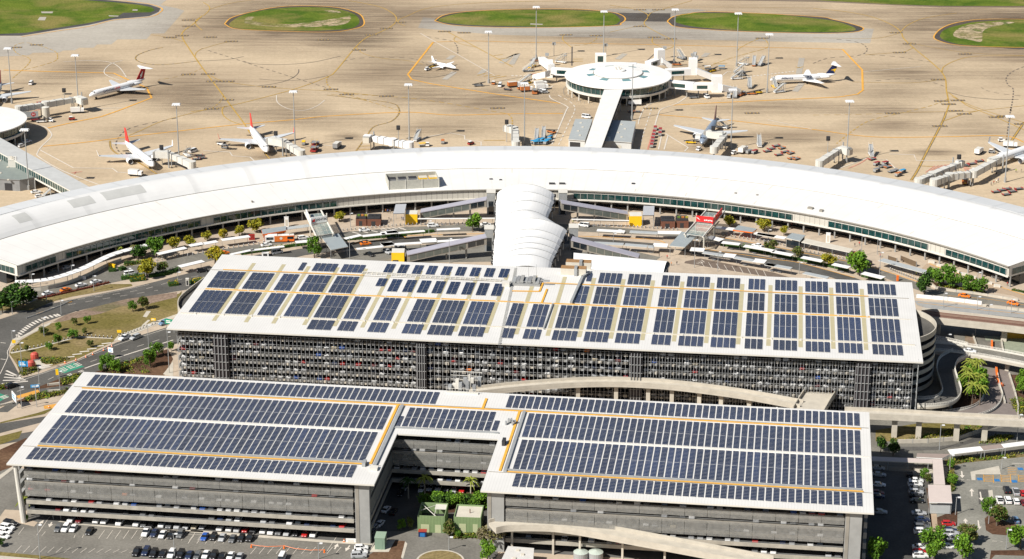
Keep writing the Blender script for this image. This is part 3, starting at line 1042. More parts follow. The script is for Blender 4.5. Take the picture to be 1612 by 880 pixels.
ground('pale_concrete',zA(-60,285,170,285,440,240,900,150,1260,95,1272,60,1000,10,1000,-60,1400,-60,1290,20,1270,40,1400,65,1460,85,1300,265,1200,265,1160,310,930,312,880,352,770,352,740,378,625,378,590,398,500,400,470,415,260,418,230,437,-60,450),0.02,M_PALE)
ground('pale_concrete',[(666,27),(658,44),(779,54.7),(958,59.7),(1280,66.6),(1369.6,68),(1375.8,45.3),(1340,44),(1200,40),(1100,14),(960,14),(900,30),(690,30)],0.02,M_PALE)
ground('stained_shoulder',[(-20,-12),(1700,-14),(1700,12),(1480,11.5),(1290,3),(700,-6),(-20,-8)],0.02,M_SHOULDER)
def stain(x,y,rx,ry,z=0.022,k=1.55):
 c,a,b=at(x,y),at(x+rx,y),at(x,y-ry)
 g=MB();g.add([(math.cos(i*PI/24),math.sin(i*PI/24),0) for i in range(48)],[tuple(range(48))],M_STAIN)
 o=g.build('worn_apron_patch');o.location=(c.x,c.y,z);o.scale=((a.x-c.x)*k,(b.y-c.y)*k,1)
 struct(o)
for i,q in enumerate(((625,112,95,36),(430,167,70,22),(300,146,65,25),(135,106,55,13),(330,165,50,14),(432,53,22,5),(770,158,130,20),(1415,113,85,14),(1415,145,85,12),(1390,173,75,9),(1400,198,60,11),(1540,200,60,14),(1590,118,60,10),(1200,168,110,10),
     (463,30,165,38),(1600,42,185,48),(463,30,150,34),(1600,42,165,42),(840,22,235,14),(1205,27,225,16),(230,208,80,12),(520,190,70,12),(700,200,90,12),(560,62,60,12),(1250,215,70,9),(190,150,55,10),(1000,60,190,9),(60,130,60,12),(1320,235,40,5),(1470,240,35,5),(238,270,22,6),(420,246,24,6),(545,215,26,6),(1110,232,26,6),(1080,112,70,10),(900,250,30,4))):
 stain(*q,z=0.022+i*0.0007)
RG1=zA(-60,283,170,283,300,262,440,238,560,220,700,198,900,153,1180,128,1255,95,1272,66,1180,36,1000,15,700,-15,-60,-25)
ground('taxiway_shoulder',RG1,0.03,M_TAR)
ground('taxiway_shoulder',zB(170,190,230,140,420,88,620,55,850,48,1080,65,1230,110,1268,160,1258,205,1180,230,1050,250,850,252,480,240,250,225),0.03,M_TAR,True)
ground('taxiway_shoulder',[(684.7,33),(699.7,24),(739.4,18.3),(820,15),(908,15),(960,19.3),(978,24),(983.9,30),(978,36),(960,40.4),(820,43),(720,40)],0.03,M_TAR,True)
ground('taxiway_shoulder',[(1051.5,33),(1059.4,27),(1079,23),(1125,19),(1280,26.2),(1311,31),(1344,39),(1359,45.3),(1342,50.5),(1280,52),(1159,48.7),(1071,42.8),(1054,36)],0.03,M_TAR,True)
ground('taxiway_shoulder',zE(925,280,980,220,1100,175,1300,150,1680,150,1680,362,1300,355,1080,340,960,310),0.03,M_TAR,True)
ground('cross_taxiway',[(972,20),(1055.5,21),(1055.5,34.2),(982,33.4)],0.028,M_TAR)
def lawn(pts,label,sm=True):
 o=ground('grass',pts,0.05,M_GRASS,sm)
 o['kind']='structure'
lawn(zA(-60,272,210,260,440,223,700,183,930,132,975,102,1190,98,1226,82,1200,58,1100,38,900,18,600,-4,-60,-18),'',False)
lawn(zB(205,190,330,115,560,70,800,57,1010,65,1170,100,1232,150,1220,200,1130,230,850,243,500,238,280,225),'')
lawn([(689.7,32),(723,21),(779,16.5),(839,15.6),(900,16),(958,19.6),(974.9,29),(974,34.8),(958,40.2),(879,42.4),(799,41.2),(729.5,38.8)],'')
lawn([(1063.4,29.8),(1075,22),(1119,20.5),(1208,22),(1280,28.8),(1317,34),(1346,44.3),(1336,49.5),(1280,50.7),(1179,48.7),(1099,42.8),(1065.4,35.8)],'')
lawn(zE(970,280,1010,225,1150,185,1300,165,1680,163,1680,352,1200,345,1040,320),'')
lawn([(1290,0.6),(1404,7),(1486,9.4),(1700,10),(1700,-20),(1180,-20),(1150,-6)],'',False)
ground('bare_patch',zB(330,182,340,140,400,135,400,168,650,193,900,168,1090,140,1165,128,1140,182,1000,207,700,216,430,202),0.06,M_BARE,True)
ground('bare_patch',zB(960,82,1050,85,1090,100,1000,102),0.06,M_BARE,True)
ground('bare_patch',zE(1070,265,1110,220,1200,188,1400,168,1540,172,1370,205,1300,240,1285,320,1200,305,1110,290),0.06,M_BARE,True)
b=MB()
for q in (zA(325,92,420,92,415,105,330,105),zA(315,135,368,135,355,162,297,160),zA(860,122,940,125,935,132,862,130),zC(980,186,1080,190,1075,198,980,195),zA(1050,75,1090,75,1088,86,1048,85)):
 b.sheet([p[:2] for p in ats(q)],0.07,M_PALE)
struct(b.build('concrete_pads'))
# ------------------------------------------------------------------ apron paint
LN={}
def line(m,pts,wd=0.75,dash=None,sm=True,z=0.09):
 w=[p[:2] for p in ats(pts)]
 if sm and len(w)>2:w=spline(w,7)
 if m in (M_YEL,M_BLKL):wd*=0.72
 LN.setdefault(m.name,(MB(),m))[0].ribbon(w,wd,z+0.004*list(LN).index(m.name),m,dash)
DY,DK=(3.2,2.2),(3.0,2.6)
Y,O,K,Wt=M_YEL,M_ORA,M_BLKL,M_WHL
def yline(pts,wd=0.8,dash=None):
 line(K,pts,wd*1.7,None,z=0.075)
 line(Y,pts,wd,dash)
T1=zA(1600,125,1530,190,1450,250,1445,300,1500,390,1600,535)+zB(70,640,160,760,250,880)+zG(320,220,370,300)
line(Y,T1,1.0)
line(Y,zA(1600,240,1555,200,1550,165,1580,140));line(Y,zB(0,20,40,45,50,72,30,100,0,125));line(Y,zB(50,75,200,30,350,5,500,-10),.6)
line(Y,zA(1545,445,1555,415,1600,385)+zB(0,385,120,350,220,328),.6);line(Y,zA(1190,275,1350,300,1450,330),.5)
line(Y,zB(1150,5,1380,50,1490,100,1530,150,1500,200,1400,255,1290,300,1200,380,1050,560,990,605,800,680,600,740,200,840,-100,885),.9)
line(Y,zB(1609,130,1560,150,1540,180,1600,205),.7)
line(Y,zB(990,605,975,640,1000,690,1100,735,1400,760,1609,775)+zC(200,800)+zH(300,60,700,130,800,150,835,190,835,240),.9,DY)
line(Y,zB(1210,370,1260,420,1400,460,1609,480)+zC(130,510),.6)
line(K,zB(1110,487,1200,465,1350,455,1609,458)+zC(100,480,180,520),.6,DK)
line(O,zA(30,555,310,565,900,580,1020,635),1.1,sm=False);line(O,zA(1090,665,1160,695,1200,775)+zF(930,125,800,170,600,210,370,262),1.1,sm=False)
line(O,zF(340,405,700,370,1050,325,1609,262)+zG(300,230,700,195,1000,165,1600,135)+zH(350,157,800,148,1240,145),.95)
line(O,zC(210,335,10,590,40,630,200,665,700,745,1220,820),1.1,sm=False)
line(O,zC(210,335,500,325,900,335,1609,348)+zD(600,360,1609,385)+zE(225,378),.65)
line(O,zE(225,378,375,535,380,690,340,720,200,742,0,752)+zI(800,62,480,80),1.1,sm=False)
line(O,zI(390,155,700,180,1000,205,1300,240,1600,270)+zJ(450,318,1000,318,1450,310,1612,360),.9)
line(Y,zE(0,65,250,90,450,130,600,190,670,245,690,290,760,360,985,555,1020,700,1040,800)+zJ(1040,70,990,200,870,430,800,570,750,650),1.0)
line(K,zJ(1015,130,990,200,870,430,800,570,750,650),1.7,z=.075)
line(Y,zE(1100,100,850,140,720,195,675,240),.7);line(Y,zE(1612,428,1250,430,1100,460,1000,510,985,555),.8)
line(Y,zE(1612,425,1200,405,900,360,740,325),.5);line(Y,zE(670,250,560,280,430,295,0,290),.5);line(Y,zE(765,365,700,395,600,405,400,420),.6)
line(Y,zE(1000,600,900,620,700,635,300,627),.6)
line(Y,zE(1030,705,1130,775)+zJ(1200,90,1400,170,1612,265),.9);line(Y,zJ(1060,10,1250,95,1612,210),.7)
line(Y,zJ(1030,30,900,80,700,130,480,180,370,225,240,320,180,370),.8,DY)
line(Y,zJ(0,152,300,148,560,140),.6,DY);line(Y,zJ(560,140,800,130,1100,125,1250,120,1612,80),.6);line(Y,zJ(990,200,1060,175,1150,145,1260,120),.8)
line(K,zE(1612,510,1520,550,1475,600,1490,650,1530,690,1510,850)+zJ(1510,100,1475,360),.9,DK)
line(K,zE(0,485,120,445,340,425,410,390,390,345,300,315,150,298),.9,DK);line(K,zE(430,420,600,430,780,455,900,475),.7,DK)
line(K,zE(480,618,680,603,870,620,1000,660),.7,DK);line(K,zE(1030,705,1180,740,1400,760,1570,760),.7);line(K,zE(1285,670,1350,700,1500,725,1612,735),.5,DK)
line(Y,zJ(1612,205,1505,365),1.1);line(K,zJ(1612,205,1505,365),1.9,z=.075)
line(Y,zD(0,40,200,75,290,110,300,140,275,195,400,270,500,320,500,370,400,405),.8);line(Y,zD(650,5,430,70,330,100,300,140),.6);line(Y,zD(275,195,0,255),.6)
line(Y,zD(410,375,340,340,340,300,360,290),.8);line(K,zD(410,375,350,430,290,485),.8)
line(Y,zD(1005,430,1030,380,1190,305,1250,340,1240,380,1100,420,900,480,730,550),.7,(6,1));line(Y,zD(0,60,800,55,1600,65),.4)
line(Y,zC(330,255,600,400,840,530),.8);line(Y,zC(0,130,150,70,400,35,800,15,1200,8),.7);line(K,zC(160,290,350,325,400,370,405,430),.9,DK)
line(Wt,zC(110,265,400,430,700,600),.45);line(Y,zC(390,290,375,315,420,345,550,375),.6);line(Y,zC(1310,380,1240,320,1240,285,1262,277),.7);line(Y,zC(1500,283,1500,310,1430,350,1320,362),.7,DY)
line(K,zC(1310,370,1308,520),1.0);line(K,zC(20,600,200,612,330,590,390,565),.7)
line(Y,zA(100,620,240,480,130,420,110,370,180,340,270,350,420,400,455,440,420,490,170,560),.7,(4,1.5))
yline(zA(1290,375,1180,400,1085,440,1080,475,1150,503,1300,512,1600,480),.6,(4,1.5));line(K,zB(0,483,200,470,320,448),.6);line(K,zB(320,485,400,505,600,512,850,495,1085,445),.6)
line(K,zB(40,400,320,490,700,610,1010,705),.8,DK);line(K,zB(755,550,750,580,700,620,600,655,400,683,120,688),.6);line(K,zB(440,625,600,637,800,632,985,600),.5)
line(Wt,zA(500,490,700,480,850,490,940,530,1000,610),.5);line(Wt,zA(970,480,880,505,825,560,850,600,960,640),.5)
line(Y,zA(1600,540,1480,590,1250,635),.5,DY)
line(Y,zB(60,600,150,640,400,680,700,705,980,720,1400,760),.7);line(Y,zB(1010,745,1300,800),.5);line(Y,zB(160,760,130,810,60,860,0,875),.6,DY)
line(K,zF(1400,180,1100,240,980,290,920,370,930,430,970,470),.9,DK);line(Y,zF(1609,120,1300,200,1100,285,1020,320),.7);yline(zF(870,360,880,420,940,470,1100,535,1250,630),.8)
line(Y,zG(180,85,150,110,160,160,220,205,300,230),.8);line(Y,zG(1160,0,1350,60,1540,120),.7,DY);yline(zG(980,0,1300,35,1500,65,1550,110,1540,160,1480,210,1350,250,1290,330,1210,440),.6,(5,1))
line(Wt,zG(580,0,590,60,680,110,800,120,900,85,960,40),.45);yline(zG(480,450,530,510),.9)
for q in (zF(310,430,580,575,890,580,930,610,1040,615),zG(0,440,210,450,230,480,370,490,410,525),zH(120,360,150,330,350,300,460,320,460,350,590,370,590,400),zI(440,305,620,415,590,445),zI(460,320,430,430),zI(410,320,385,430),
  zJ(200,560,420,480),zJ(420,490,560,492,680,610),zJ(580,450,770,455,790,500,1200,500),zG(950,395,1050,405),zF(750,105,980,100)):
 line(Wt,q,.6,sm=False)
line(Wt,zF(240,235,350,250,405,300,400,335,330,405,300,450,310,490,500,600,800,715),.6);line(Wt,zH(1130,0,1150,30,1270,90,1260,130,1150,390),.6);line(Wt,zH(1200,0,1330,90,1280,230,1200,400),.55,(4,3))
line(Wt,zI(620,5,530,65,410,110,380,160,340,300,300,430),.6);line(Wt,zI(330,110,280,260,230,430),.5,(4,3));line(Wt,zI(480,10,300,80,240,170,225,230),.5)
line(Wt,zI(1250,195,1600,270),.45);line(Wt,zE(380,550,600,530,820,510),.4);line(Wt,zD(890,600,930,570,960,572),.5);line(Wt,zC(1080,730,1160,680),.6)
line(Wt,zC(830,600,990,605),1.6,(1.2,1.0));line(Wt,zD(1080,610,1460,565),1.6,(1.2,1.0))
for k in range(6):
 line(M_REDL,zJ(860+k*28,590-k*8,930+k*28,540-k*3),.5);line(M_REDL,zJ(1140+k*12,540+k*4,1180+k*12,600-k*2),.4)
line(M_REDL,zJ(270,560,360,520,420,480),.6);line(M_REDL,zI(300,430,350,260),.8);line(M_REDL,zF(565,615,650,605),.7);line(M_REDL,zF(590,622,600,605),.7);line(M_REDL,zA(270,880,360,850),.6)
for q in (zC(690,440,760,432),zC(730,468,815,460),zC(560,598,620,580),zC(610,605,690,590),zC(650,612,740,597),zC(690,622,790,602),zD(820,500,930,503),zD(1470,530,1520,540),zD(1480,540,1530,528),zH(610,358,780,358),zJ(810,540,915,545),zC(1310,468,1395,468),zC(1310,485,1395,485),zG(1220,428,1330,428),zG(1230,405,1330,400)):
 line(Y,q,1.0)
for q in (zC(330,470,370,440),zC(750,500,790,470,880,425,830,510),zC(580,590,620,550),zC(300,630,380,570),zD(740,450,775,420),zD(60,470,120,425),zD(1495,585,1520,460),zD(1465,725,1520,660)):
 line(M_PALE,q,3.2,sm=False,z=.06)
for x,y in zA(1495,208,1440,283,1345,297,1490,160,290,356,122,376,1490,590)+zB(55,295,220,328,950,317,1330,277,1450,226,1555,177,1232,396,1010,708,1135,748,1450,762,520,688,190,645,78,645,38,587,185,792,65,862)+zD(238,78,385,78,238,210,350,296,480,308,1205,303)+zE(633,250,735,335,660,402,1160,414,953,609,980,773,1105,768,1035,797,1090,848)+zJ(605,138,1155,143,968,236,1398,168,1460,160,1595,220)+zC(300,250,455,260,1262,277,1500,283,720,857)+zI(1125,142,325,105):
 p=at(x,y)
 e=LN.setdefault(K.name,(MB(),K))[0]
 e.obox((p.x,p.y,0.10),7.6,2.8,0.004,R(2),K)
 q=LN.setdefault(Y.name,(MB(),Y))[0]
 for k in range(4):
  q.obox((p.x-2.8+1.85*k,p.y+(0.3 if k%2 else-.2),0.11),.8,1.3,0.004,R(2),Y)
for pts in (zA(170,292,440,248,700,210,900,160,1180,134,1265,100,1280,66,1180,32,1000,10),[(684.2,33),(699.7,23.7),(739.4,18),(820,14.6),(908,14.6),(960,19),(978,23.7),(984.4,30),(978,36.4),(960,40.9),(820,43.6),(720,40.5),(684.2,33)],
   zB(168,190,230,138,420,86,620,53,850,46,1080,63,1230,108,1272,165,1260,207,1180,232,1050,252,850,254,480,242,250,227,168,190),[(1051,33),(1059.4,26.6),(1079,22.6),(1125,18.5),(1280,25.8),(1311,30.6),(1344,38.6),(1359.5,45.3),(1342,51),(1280,52.6),(1159,49.2),(1071,43.3),(1053,36),(1051,33)],
   zE(1680,364,1300,357,1080,342,960,312,923,280,980,218,1100,173,1300,148,1680,148)):
 line(O,pts,.8)
# ================================================================== LANDSIDE ROADS
ground('forecourt_paving',[p for p in zK(-100,740,40,690,330,650,560,605,830,560,860,480,1180,470,1600,380)+zL(480,410,750,365,1100,320,1600,280)+zM(660,310,900,320)+zN(0,330,850,372,1150,410,1600,490)+zO(480,480,860,560,1300,710)+zP(540,440,1000,485,1640,590,1640,420)]+
 [(1600,380),(1300,300),(850,270),(400,300),(0,380)],0.04,M_PAVE)
ground('inner_road',[(-10,470),(20,458),(66,451),(111,441),(150,430),(170,417),(182,421),(235,416),(320,397),(415.5,383.5),(469,374.6),(539,365.6),(638,357.5),(731,353.6),(790,353),(900,353),(990,360),(1069,366.5),(1129,373.5),(1218,389),(1275.5,397.5),(1351,413),(1438.6,443),(1471,456.5),(1531.5,463),(1630,480),
     (1630,487),(1544.7,477.6),(1481.5,468.4),(1430,452),(1391,437),(1335,419),(1245.6,401.4),(1180,389.5),(1135,381.5),(1040,371),(900,364),(790,363),(638,366.6),(545,373.6),(465,380.5),(394,393.5),(320,414),(282,421.5),(221,436),(173,446),(111,460),(60,472),(-10,500)],0.05,M_ROAD2)
ground('outer_road',[(-10,506),(66,481),(120,470),(207,453),(290,432),(345,417),(400,405),(470,392),(545,382.5),(638,374.6),(780,371),(900,372.5),(1040,384),(1060,392),(1109,393),(1180,399.4),(1259.6,413.4),(1345,437),(1400,458),(1400,470),(1309,437),(1273.5,429),(1180,411.4),(1100,402),(1040,386.5),(910,384),(780,384),(638,383.5),(559,391),(480,402),(400,421),(300,455),(260,462),(197,472.5),(120,490),(66,509),(34,531.6),(15,545.5),(14,559.5),(30,589),(36,596),(0,606),(-20,612)],0.055,M_ROAD)
ground('short_stay_bays',zN(890,625,900,610,1020,588,1600,700,1800,760,1600,740),0.05,mat('brown_asphalt',(0.15,0.115,0.09),0.9,0.15,0.4,world=True))
ground('short_stay_bays',[(520,400),(558,394),(650,386),(780,384),(780,412),(520,416)],0.05,M_ROAD2)
ground('short_stay_bays',[(900,396),(1000,396),(1040,405),(1030,412),(900,410)],0.05,M_ROAD2)
ground('access_road',[(300,505),(258.5,516.7),(185,538.6),(121,567.4),(60,589),(36,595),(0,607),(-30,614),(-30,646),(0,637),(60,616),(95,603),(112,599),(160,592),(205,571),(240,556),(275,542),(320,530)],0.06,M_ROAD)
ground('lower_road',zQ(-60,900,60,840,200,785,320,720,480,690,600,680,560,720,380,745,180,810,60,900),0.05,M_ROAD)
ground('lower_road',[(-20,668),(0,667),(75,655),(95,645),(70,664),(0,682),(-20,686)],0.05,M_ROAD)
ground('lower_road',[(-20,690),(0,688),(70,676),(60,690),(0,700),(-20,702)],0.05,M_ROAD)
ground('verge',zK(225,795,290,765,560,705,870,640,1040,640,1050,655,900,685,570,740,400,785,250,850,-50,850,-50,800),0.065,M_GRASS2)
ground('park_lawn',zQ(75,440,90,400,180,320,340,235,410,195,640,150,960,60,1180,45,1420,-40,1440,-60,1400,140,1190,210,930,310,900,340,610,480,330,560,190,610,160,590,130,520),0.065,M_GRASS2)
ground('dry_garden_bed',zQ(420,185,520,130,700,80,900,30,1000,5,1400,-50,1400,-10,1180,42,960,62,800,120,640,150,480,185),0.075,M_DIRT)
ground('footpath',zQ(100,320,170,300,330,215,410,185,390,210,180,310,110,370,75,380),0.08,M_CONC)
ground('footpath',zQ(900,335,930,300,1160,205,1410,120,1410,140,1200,225,940,330),0.08,M_CONC)
ground('footpath',zQ(1120,215,1170,170,1190,172,1140,220),0.08,M_CONC);ground('footpath',zQ(1130,145,1160,100,1195,100,1160,150),0.08,M_CONC)
ground('footpath',zQ(80,425,300,385,450,340,620,298,890,312,890,320,620,308,460,350,300,395,90,437),0.08,M_CONC)
ground('footpath',zQ(270,490,350,460,330,510,410,540,320,570),0.08,M_CONC)
ground('garden_bed',zQ(790,570,900,540,1060,480,1180,440,1330,400,1370,480,1300,610,700,600),0.065,M_MULCH)
ground('garden_bed',zQ(130,480,230,480,270,560,320,570,180,615,160,590),0.075,M_MULCH);ground('garden_bed',zQ(340,470,540,480,440,520,330,510),0.075,M_MULCH)
ground('garden_bed',zQ(250,720,460,640,640,590,620,660,500,690,320,715),0.065,M_MULCH);ground('garden_bed',zQ(120,815,320,745,540,720,500,760,240,820),0.065,M_MULCH)
ground('garden_bed',[(-20,716),(0,708),(40,690),(50,690),(20,735),(0,742),(-20,750)],0.065,M_MULCH);ground('garden_bed',[(0,665),(60,650),(90,640),(70,652),(0,667)],0.075,M_GRASS2)
ground('verge',[(-20,692),(0,687),(35,678),(30,690),(0,700),(-20,705)],0.07,M_GRASS2)
ground('drive_path',zQ(1290,600,1370,500,1370,620),0.08,M_CONC)
M_LGRN=mat('green_lane_paint',(.035,.24,.15),.8,.12,.3,world=True);M_LORA=mat('orange_lane_paint',(.60,.30,.055),.8,.14,.3,world=True)
ground('green_lane_panel',zQ(430,565,585,507,668,540,510,592),0.075,M_LGRN);ground('green_lane_panel',zQ(-140,830,0,752,72,775,-60,850),0.075,M_LGRN)
ground('orange_lane_panel',zQ(118,775,300,722,322,745,150,792),0.08,M_LORA);ground('orange_lane_panel',zQ(345,850,470,830,480,865,350,875),0.08,M_LORA)
ground('black_lane_panel',zQ(515,605,560,585,590,600,545,622),0.076,M_TAR);ground('black_lane_panel',zQ(605,580,650,562,682,577,640,592),0.076,M_TAR)
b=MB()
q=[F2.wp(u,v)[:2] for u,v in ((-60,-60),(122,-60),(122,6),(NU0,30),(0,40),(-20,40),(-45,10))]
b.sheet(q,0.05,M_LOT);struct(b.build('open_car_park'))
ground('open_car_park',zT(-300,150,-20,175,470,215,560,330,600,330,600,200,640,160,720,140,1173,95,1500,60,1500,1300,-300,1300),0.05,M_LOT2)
ground('shaded_car_park',zT(-300,182,-20,190,455,222,440,520,470,760,420,1300,-300,1300),0.056,M_ROAD)  # darker asphalt than the sunny lot; its colour also deepens the building's shade
b=MB();b.sheet([F2.wp(u,v)[:2] for u,v in ((NU0-5,-3),(NU1+5,-3),(NU1+5,45),(NU0-5,45))],0.052,M_ROAD);struct(b.build('courtyard_floor'))  # asphalt instead of beige paving, its dark colour also deepening the courtyard shade
ground('service_yard',zW(100,690,170,678,450,678,600,640,900,700,1000,760,900,900,760,1100,300,1100,290,900),0.06,M_LOT)
ground('garden_bed',zW(40,960,100,850,250,745,360,750,375,775,300,960),0.075,M_MULCH)
ground('kerb_strip',zW(330,870,360,752,376,770,345,880),0.08,M_CONC);ground('plinth',zW(100,830,150,760,290,740,240,830),0.085,M_CONC)
p=at(693,883);e=MB();e.sheet([(p.x+7.2*math.cos(k*PI/16),p.y+7.2*math.sin(k*PI/16)) for k in range(32)],0.08,M_CONC)
e.sheet([(p.x+6.6*math.cos(k*PI/16),p.y+6.6*math.sin(k*PI/16)) for k in range(32)],0.09,M_GRASS2);struct(e.build('roundabout_island'))
ground('kerb_strip',zU(455,585,530,595,1609,670,1609,655,1020,640,640,612,480,580)+[],0.08,M_CONC)
ground('kerb_strip',zV(0,670,1120,755,1440,770,1440,755,1120,735,0,650),0.08,M_CONC)
ground('footpath',zU(-40,600,40,490,230,500,190,560,300,590,270,625,120,590,-40,620),0.085,M_PAVE)
ground('verge',zU(-40,905,0,825,330,855,560,880,560,960),0.08,M_GRASS2)
ground('footpath',zU(-40,852,300,880,300,960,-40,960),0.09,M_CONC)
ground('footpath',zU(-60,160,0,215,110,140,140,140,0,250,-60,290),0.08,M_CONC)
ground('garden_strip',zW(480,380,960,400,960,520,500,560,480,480),0.07,M_MULCH)
ground('lower_level_paving',[(1300,640),(1360,735),(1700,735),(1700,500),(1460,480),(1440,500),(1440,640)],0.04,M_ROAD2)
ground('gravel_bed',zR(930,360,1030,360,1050,470,930,470),0.06,M_DIRT);ground('gravel_bed',zR(1150,360,1350,370,1380,420,1170,410),0.07,mat('green_gravel',(0.25,0.27,0.20),0.9,0.15,0.6,world=True));ground('gravel_bed',zR(1350,375,1700,400,1700,590,1380,540),0.07,MATS['green_gravel'])
ground('lower_road',zR(1050,360,1150,365,1190,440,1350,440,1370,540,1090,500),0.065,M_ROAD2)
ground('lower_road',zS(1140,-60,1430,-60,1520,250,1540,470,900,470,1120,420,1240,330,1230,200),0.06,mat('pinkish_asphalt',(0.19,0.16,0.145),0.9,0.12,0.4,world=True))
ground('garden_bed',zS(1450,0,1700,0,1700,480,1550,470,1530,250),0.065,M_MULCH);ground('garden_bed',zS(860,-60,1130,-60,1180,190,1120,360,900,400,780,420),0.063,M_MULCH)
ground('lower_road',zS(180,830,600,830,850,800,1000,740,1200,640,1400,600,1700,640,1700,690,1300,700,1100,760,850,830,600,870,180,880),0.06,M_ROAD)
ground('verge',zS(-100,770,560,770,900,715,1170,600,980,560,400,560,-100,640),0.06,M_GRASS2)
ground('verge',zS(1100,790,1240,720,1480,700,1490,730,1300,790),0.075,M_GRASS2)
ground('kerb_strip',zT(320,175,470,180,470,215,420,230,300,200),0.07,M_CONC);ground('kerb_strip',zT(-40,160,320,175,320,195,-40,190),0.07,M_CONCD)
ground('garden_bed',zT(420,330,436,340,470,700,520,780,660,800,560,780,545,640,660,615,660,500,505,560,480,520,440,520),0.07,M_MULCH)
ground('footpath',zT(455,520,500,520,515,730,480,730),0.08,M_PAVE2)
ground('garden_bed',zT(870,570,900,545,1173,640,1300,660,1300,720,930,690,880,660),0.07,M_MULCH);ground('garden_bed',zT(920,815,1300,810,1300,860,950,850,905,900),0.07,M_MULCH)
ground('traffic_island',zT(760,210,980,165,995,230,800,230,800,275,770,275),0.09,M_CONC);ground('traffic_island',zT(898,355,930,350,945,470,920,470),0.09,M_CONC)
ground('garden_bed',zT(560,120,610,110,700,120,1173,70,1173,95,720,140,640,160,630,360,600,360,600,210),0.075,M_GRASS2)
ground('older_asphalt_patch',zT(820,345,895,345,900,460,825,460),0.06,M_ROAD)
ground('plaza_paving',zP(380,180,450,110,1000,300,1640,500,1640,560,1480,500,1200,450),0.05,M_PAVE2)
ground('garden_bed',zP(500,330,1150,460,1190,470,1150,480,560,385),0.07,M_MULCH)
ground('verge',zP(1450,420,1640,450,1640,480),0.07,M_GRASS2)
ground('platform',zP(300,560,700,590,1640,690,1640,770,480,660,330,610),0.07,M_CONCG)
W2=M_WHL
def rl(pts,wd=.2,dash=None,m=None,sm=True,z=.10):line(m or W2,pts,wd,dash,sm,z)
for k in range(14):
 pass
for x in [780+k*65 for k in range(7)]:rl(zU(x,722,x+48,655),.16,None,None,False)
for x in (585,650):rl(zU(x,715,x+12,690),.16,None,None,False)
for x in [1110+k*65 for k in range(8)]:rl(zU(x,735,x+48,668),.16,None,None,False)
for x in [120+k*64.5 for k in range(15)]:rl(zU(x,832,x+52,775+(x-120)*.04),.16,None,None,False)
for x in [480+k*67 for k in range(11)]:rl(zV(x-5,790+k*4,x+42,722+k*5),.16,None,None,False)
for x in [0+k*69 for k in range(7)]:rl(zV(x-20,760,x+30,690),.16,None,None,False)
rl(zU(290,695,395,545),.16);rl(zU(330,700,360,665),.16);rl(zU(145,690,190,630),.16);rl(zV(1070,835,1160,700),.16);rl(zV(1430,800,1480,700),.16)
rl(zU(1609,690,1440,685),.16)
def arrow(pts,wd=.45):
 rl(pts,wd,None,None,False)
 (a,b),(c,d)=pts[-2],pts[-1]
 A,B=at(a,b),at(c,d)
 dv=(B-A).normalized();n=Vector((-dv.y,dv.x,0))
 LN[W2.name][0].add([(B-dv*1.2+n*.8)[:2]+(.115,),(B-dv*1.2-n*.8)[:2]+(.115,),(B+dv*1.0)[:2]+(.115,)],[(0,1,2) if (-n).cross(dv).z>0 else (0,2,1)],W2)
arrow(zU(305,615,335,585));arrow(zU(410,590,395,620));arrow(zV(1140,805,1160,770));arrow(zV(1260,775,1235,810))
arrow(zT(693,205,698,250));arrow(zT(835,365,845,425));arrow(zT(772,400,770,350));arrow(zT(728,640,722,580));arrow(zT(820,585,828,645))
rl(zT(645,270,770,275),.25,(1,.8));rl(zT(820,712,860,735,1010,750),.2,(1.5,1));rl(zT(1080,145,1173,150),.3);rl(zT(895,320,1040,325),.2)
for (x0,x1) in ((860,935),(993,1068),(1127,1180)):
 for k in range(5):rl(zT(x0,238+k*11,x1,242+k*11),.25,None,M_ORA,False)
 rl(zT(x0,232,x0+8,288),.2,None,M_ORA,False);rl(zT(x1,234,x1+4,296),.2,None,M_ORA,False)
for k in range(5):rl(zT(1047,180+k*13,1115,183+k*13),.25,None,M_ORA,False)
for x,y in ((832,266),(965,275),(1098,284),(1145,188)):
 pp=at(*zT(x,y)[0]);LN.setdefault(M_BLUE.name,(MB(),M_BLUE))[0].obox((pp.x,pp.y,.1),1.7,1.9,.004,0,M_BLUE)
for k in range(5):rl(zX(0+k*0,0,1,1),.01,None,None,False) if False else None
hp=spline([(92,496),(74,500),(58,506.5),(45,514),(35,522),(26,531)],3)
for k,(x,y) in enumerate(hp[:-1]):
 rl([(x-2.8,y-1.4),(x+2.8,y+1.8)],.9,None,None,False)
for k in range(13):
 x=880-k*58
 y=352+k*21.5
 rl(zQ(x,y,x-75,y+8),.9,None,None,False)
for k in range(5):
 rl(zQ(50-k*9,572+k*26,150+k*18,620+k*9),.8,None,None,False)
rl(zQ(0,690,230,630,600,500,920,370,1320,240),.22);rl(zQ(0,780,300,680,560,560,900,440,1350,300),.22,(3,4));rl(zQ(670,555,830,500,1370,330),.6)
rl(zK(480,790,640,760,1100,690,1400,610,1609,570),.2,(3,4));rl(zK(400,830,900,745,1250,690),.2,(3,4));rl(zK(570,765,870,710,1180,645),.2)
rl(zQ(210,160,300,120,430,75,570,25),.35,None,M_ORA)
rl(zQ(0,600,60,470,60,420,100,350,150,280),.25)
for a,b in ((0,0),(55,-18),(110,-38)):
 for k in range(3):rl(zQ(470+a+k*14,562+b+k*7,510+a+k*14,547+b+k*7),.5,None,None,False)
for k in range(3):rl(zQ(0+k*12,785+k*6,45+k*12,768+k*6),.5,None,None,False)
for k in range(2):rl(zQ(530+k*14,607+k*5,562+k*10,594+k*6),.5,None,None,False);rl(zQ(618+k*14,582+k*4,655+k*10,568+k*6),.5,None,None,False)
for y in (350,480):rl(zQ(5,y,45,y+5),.4,None,None,False)
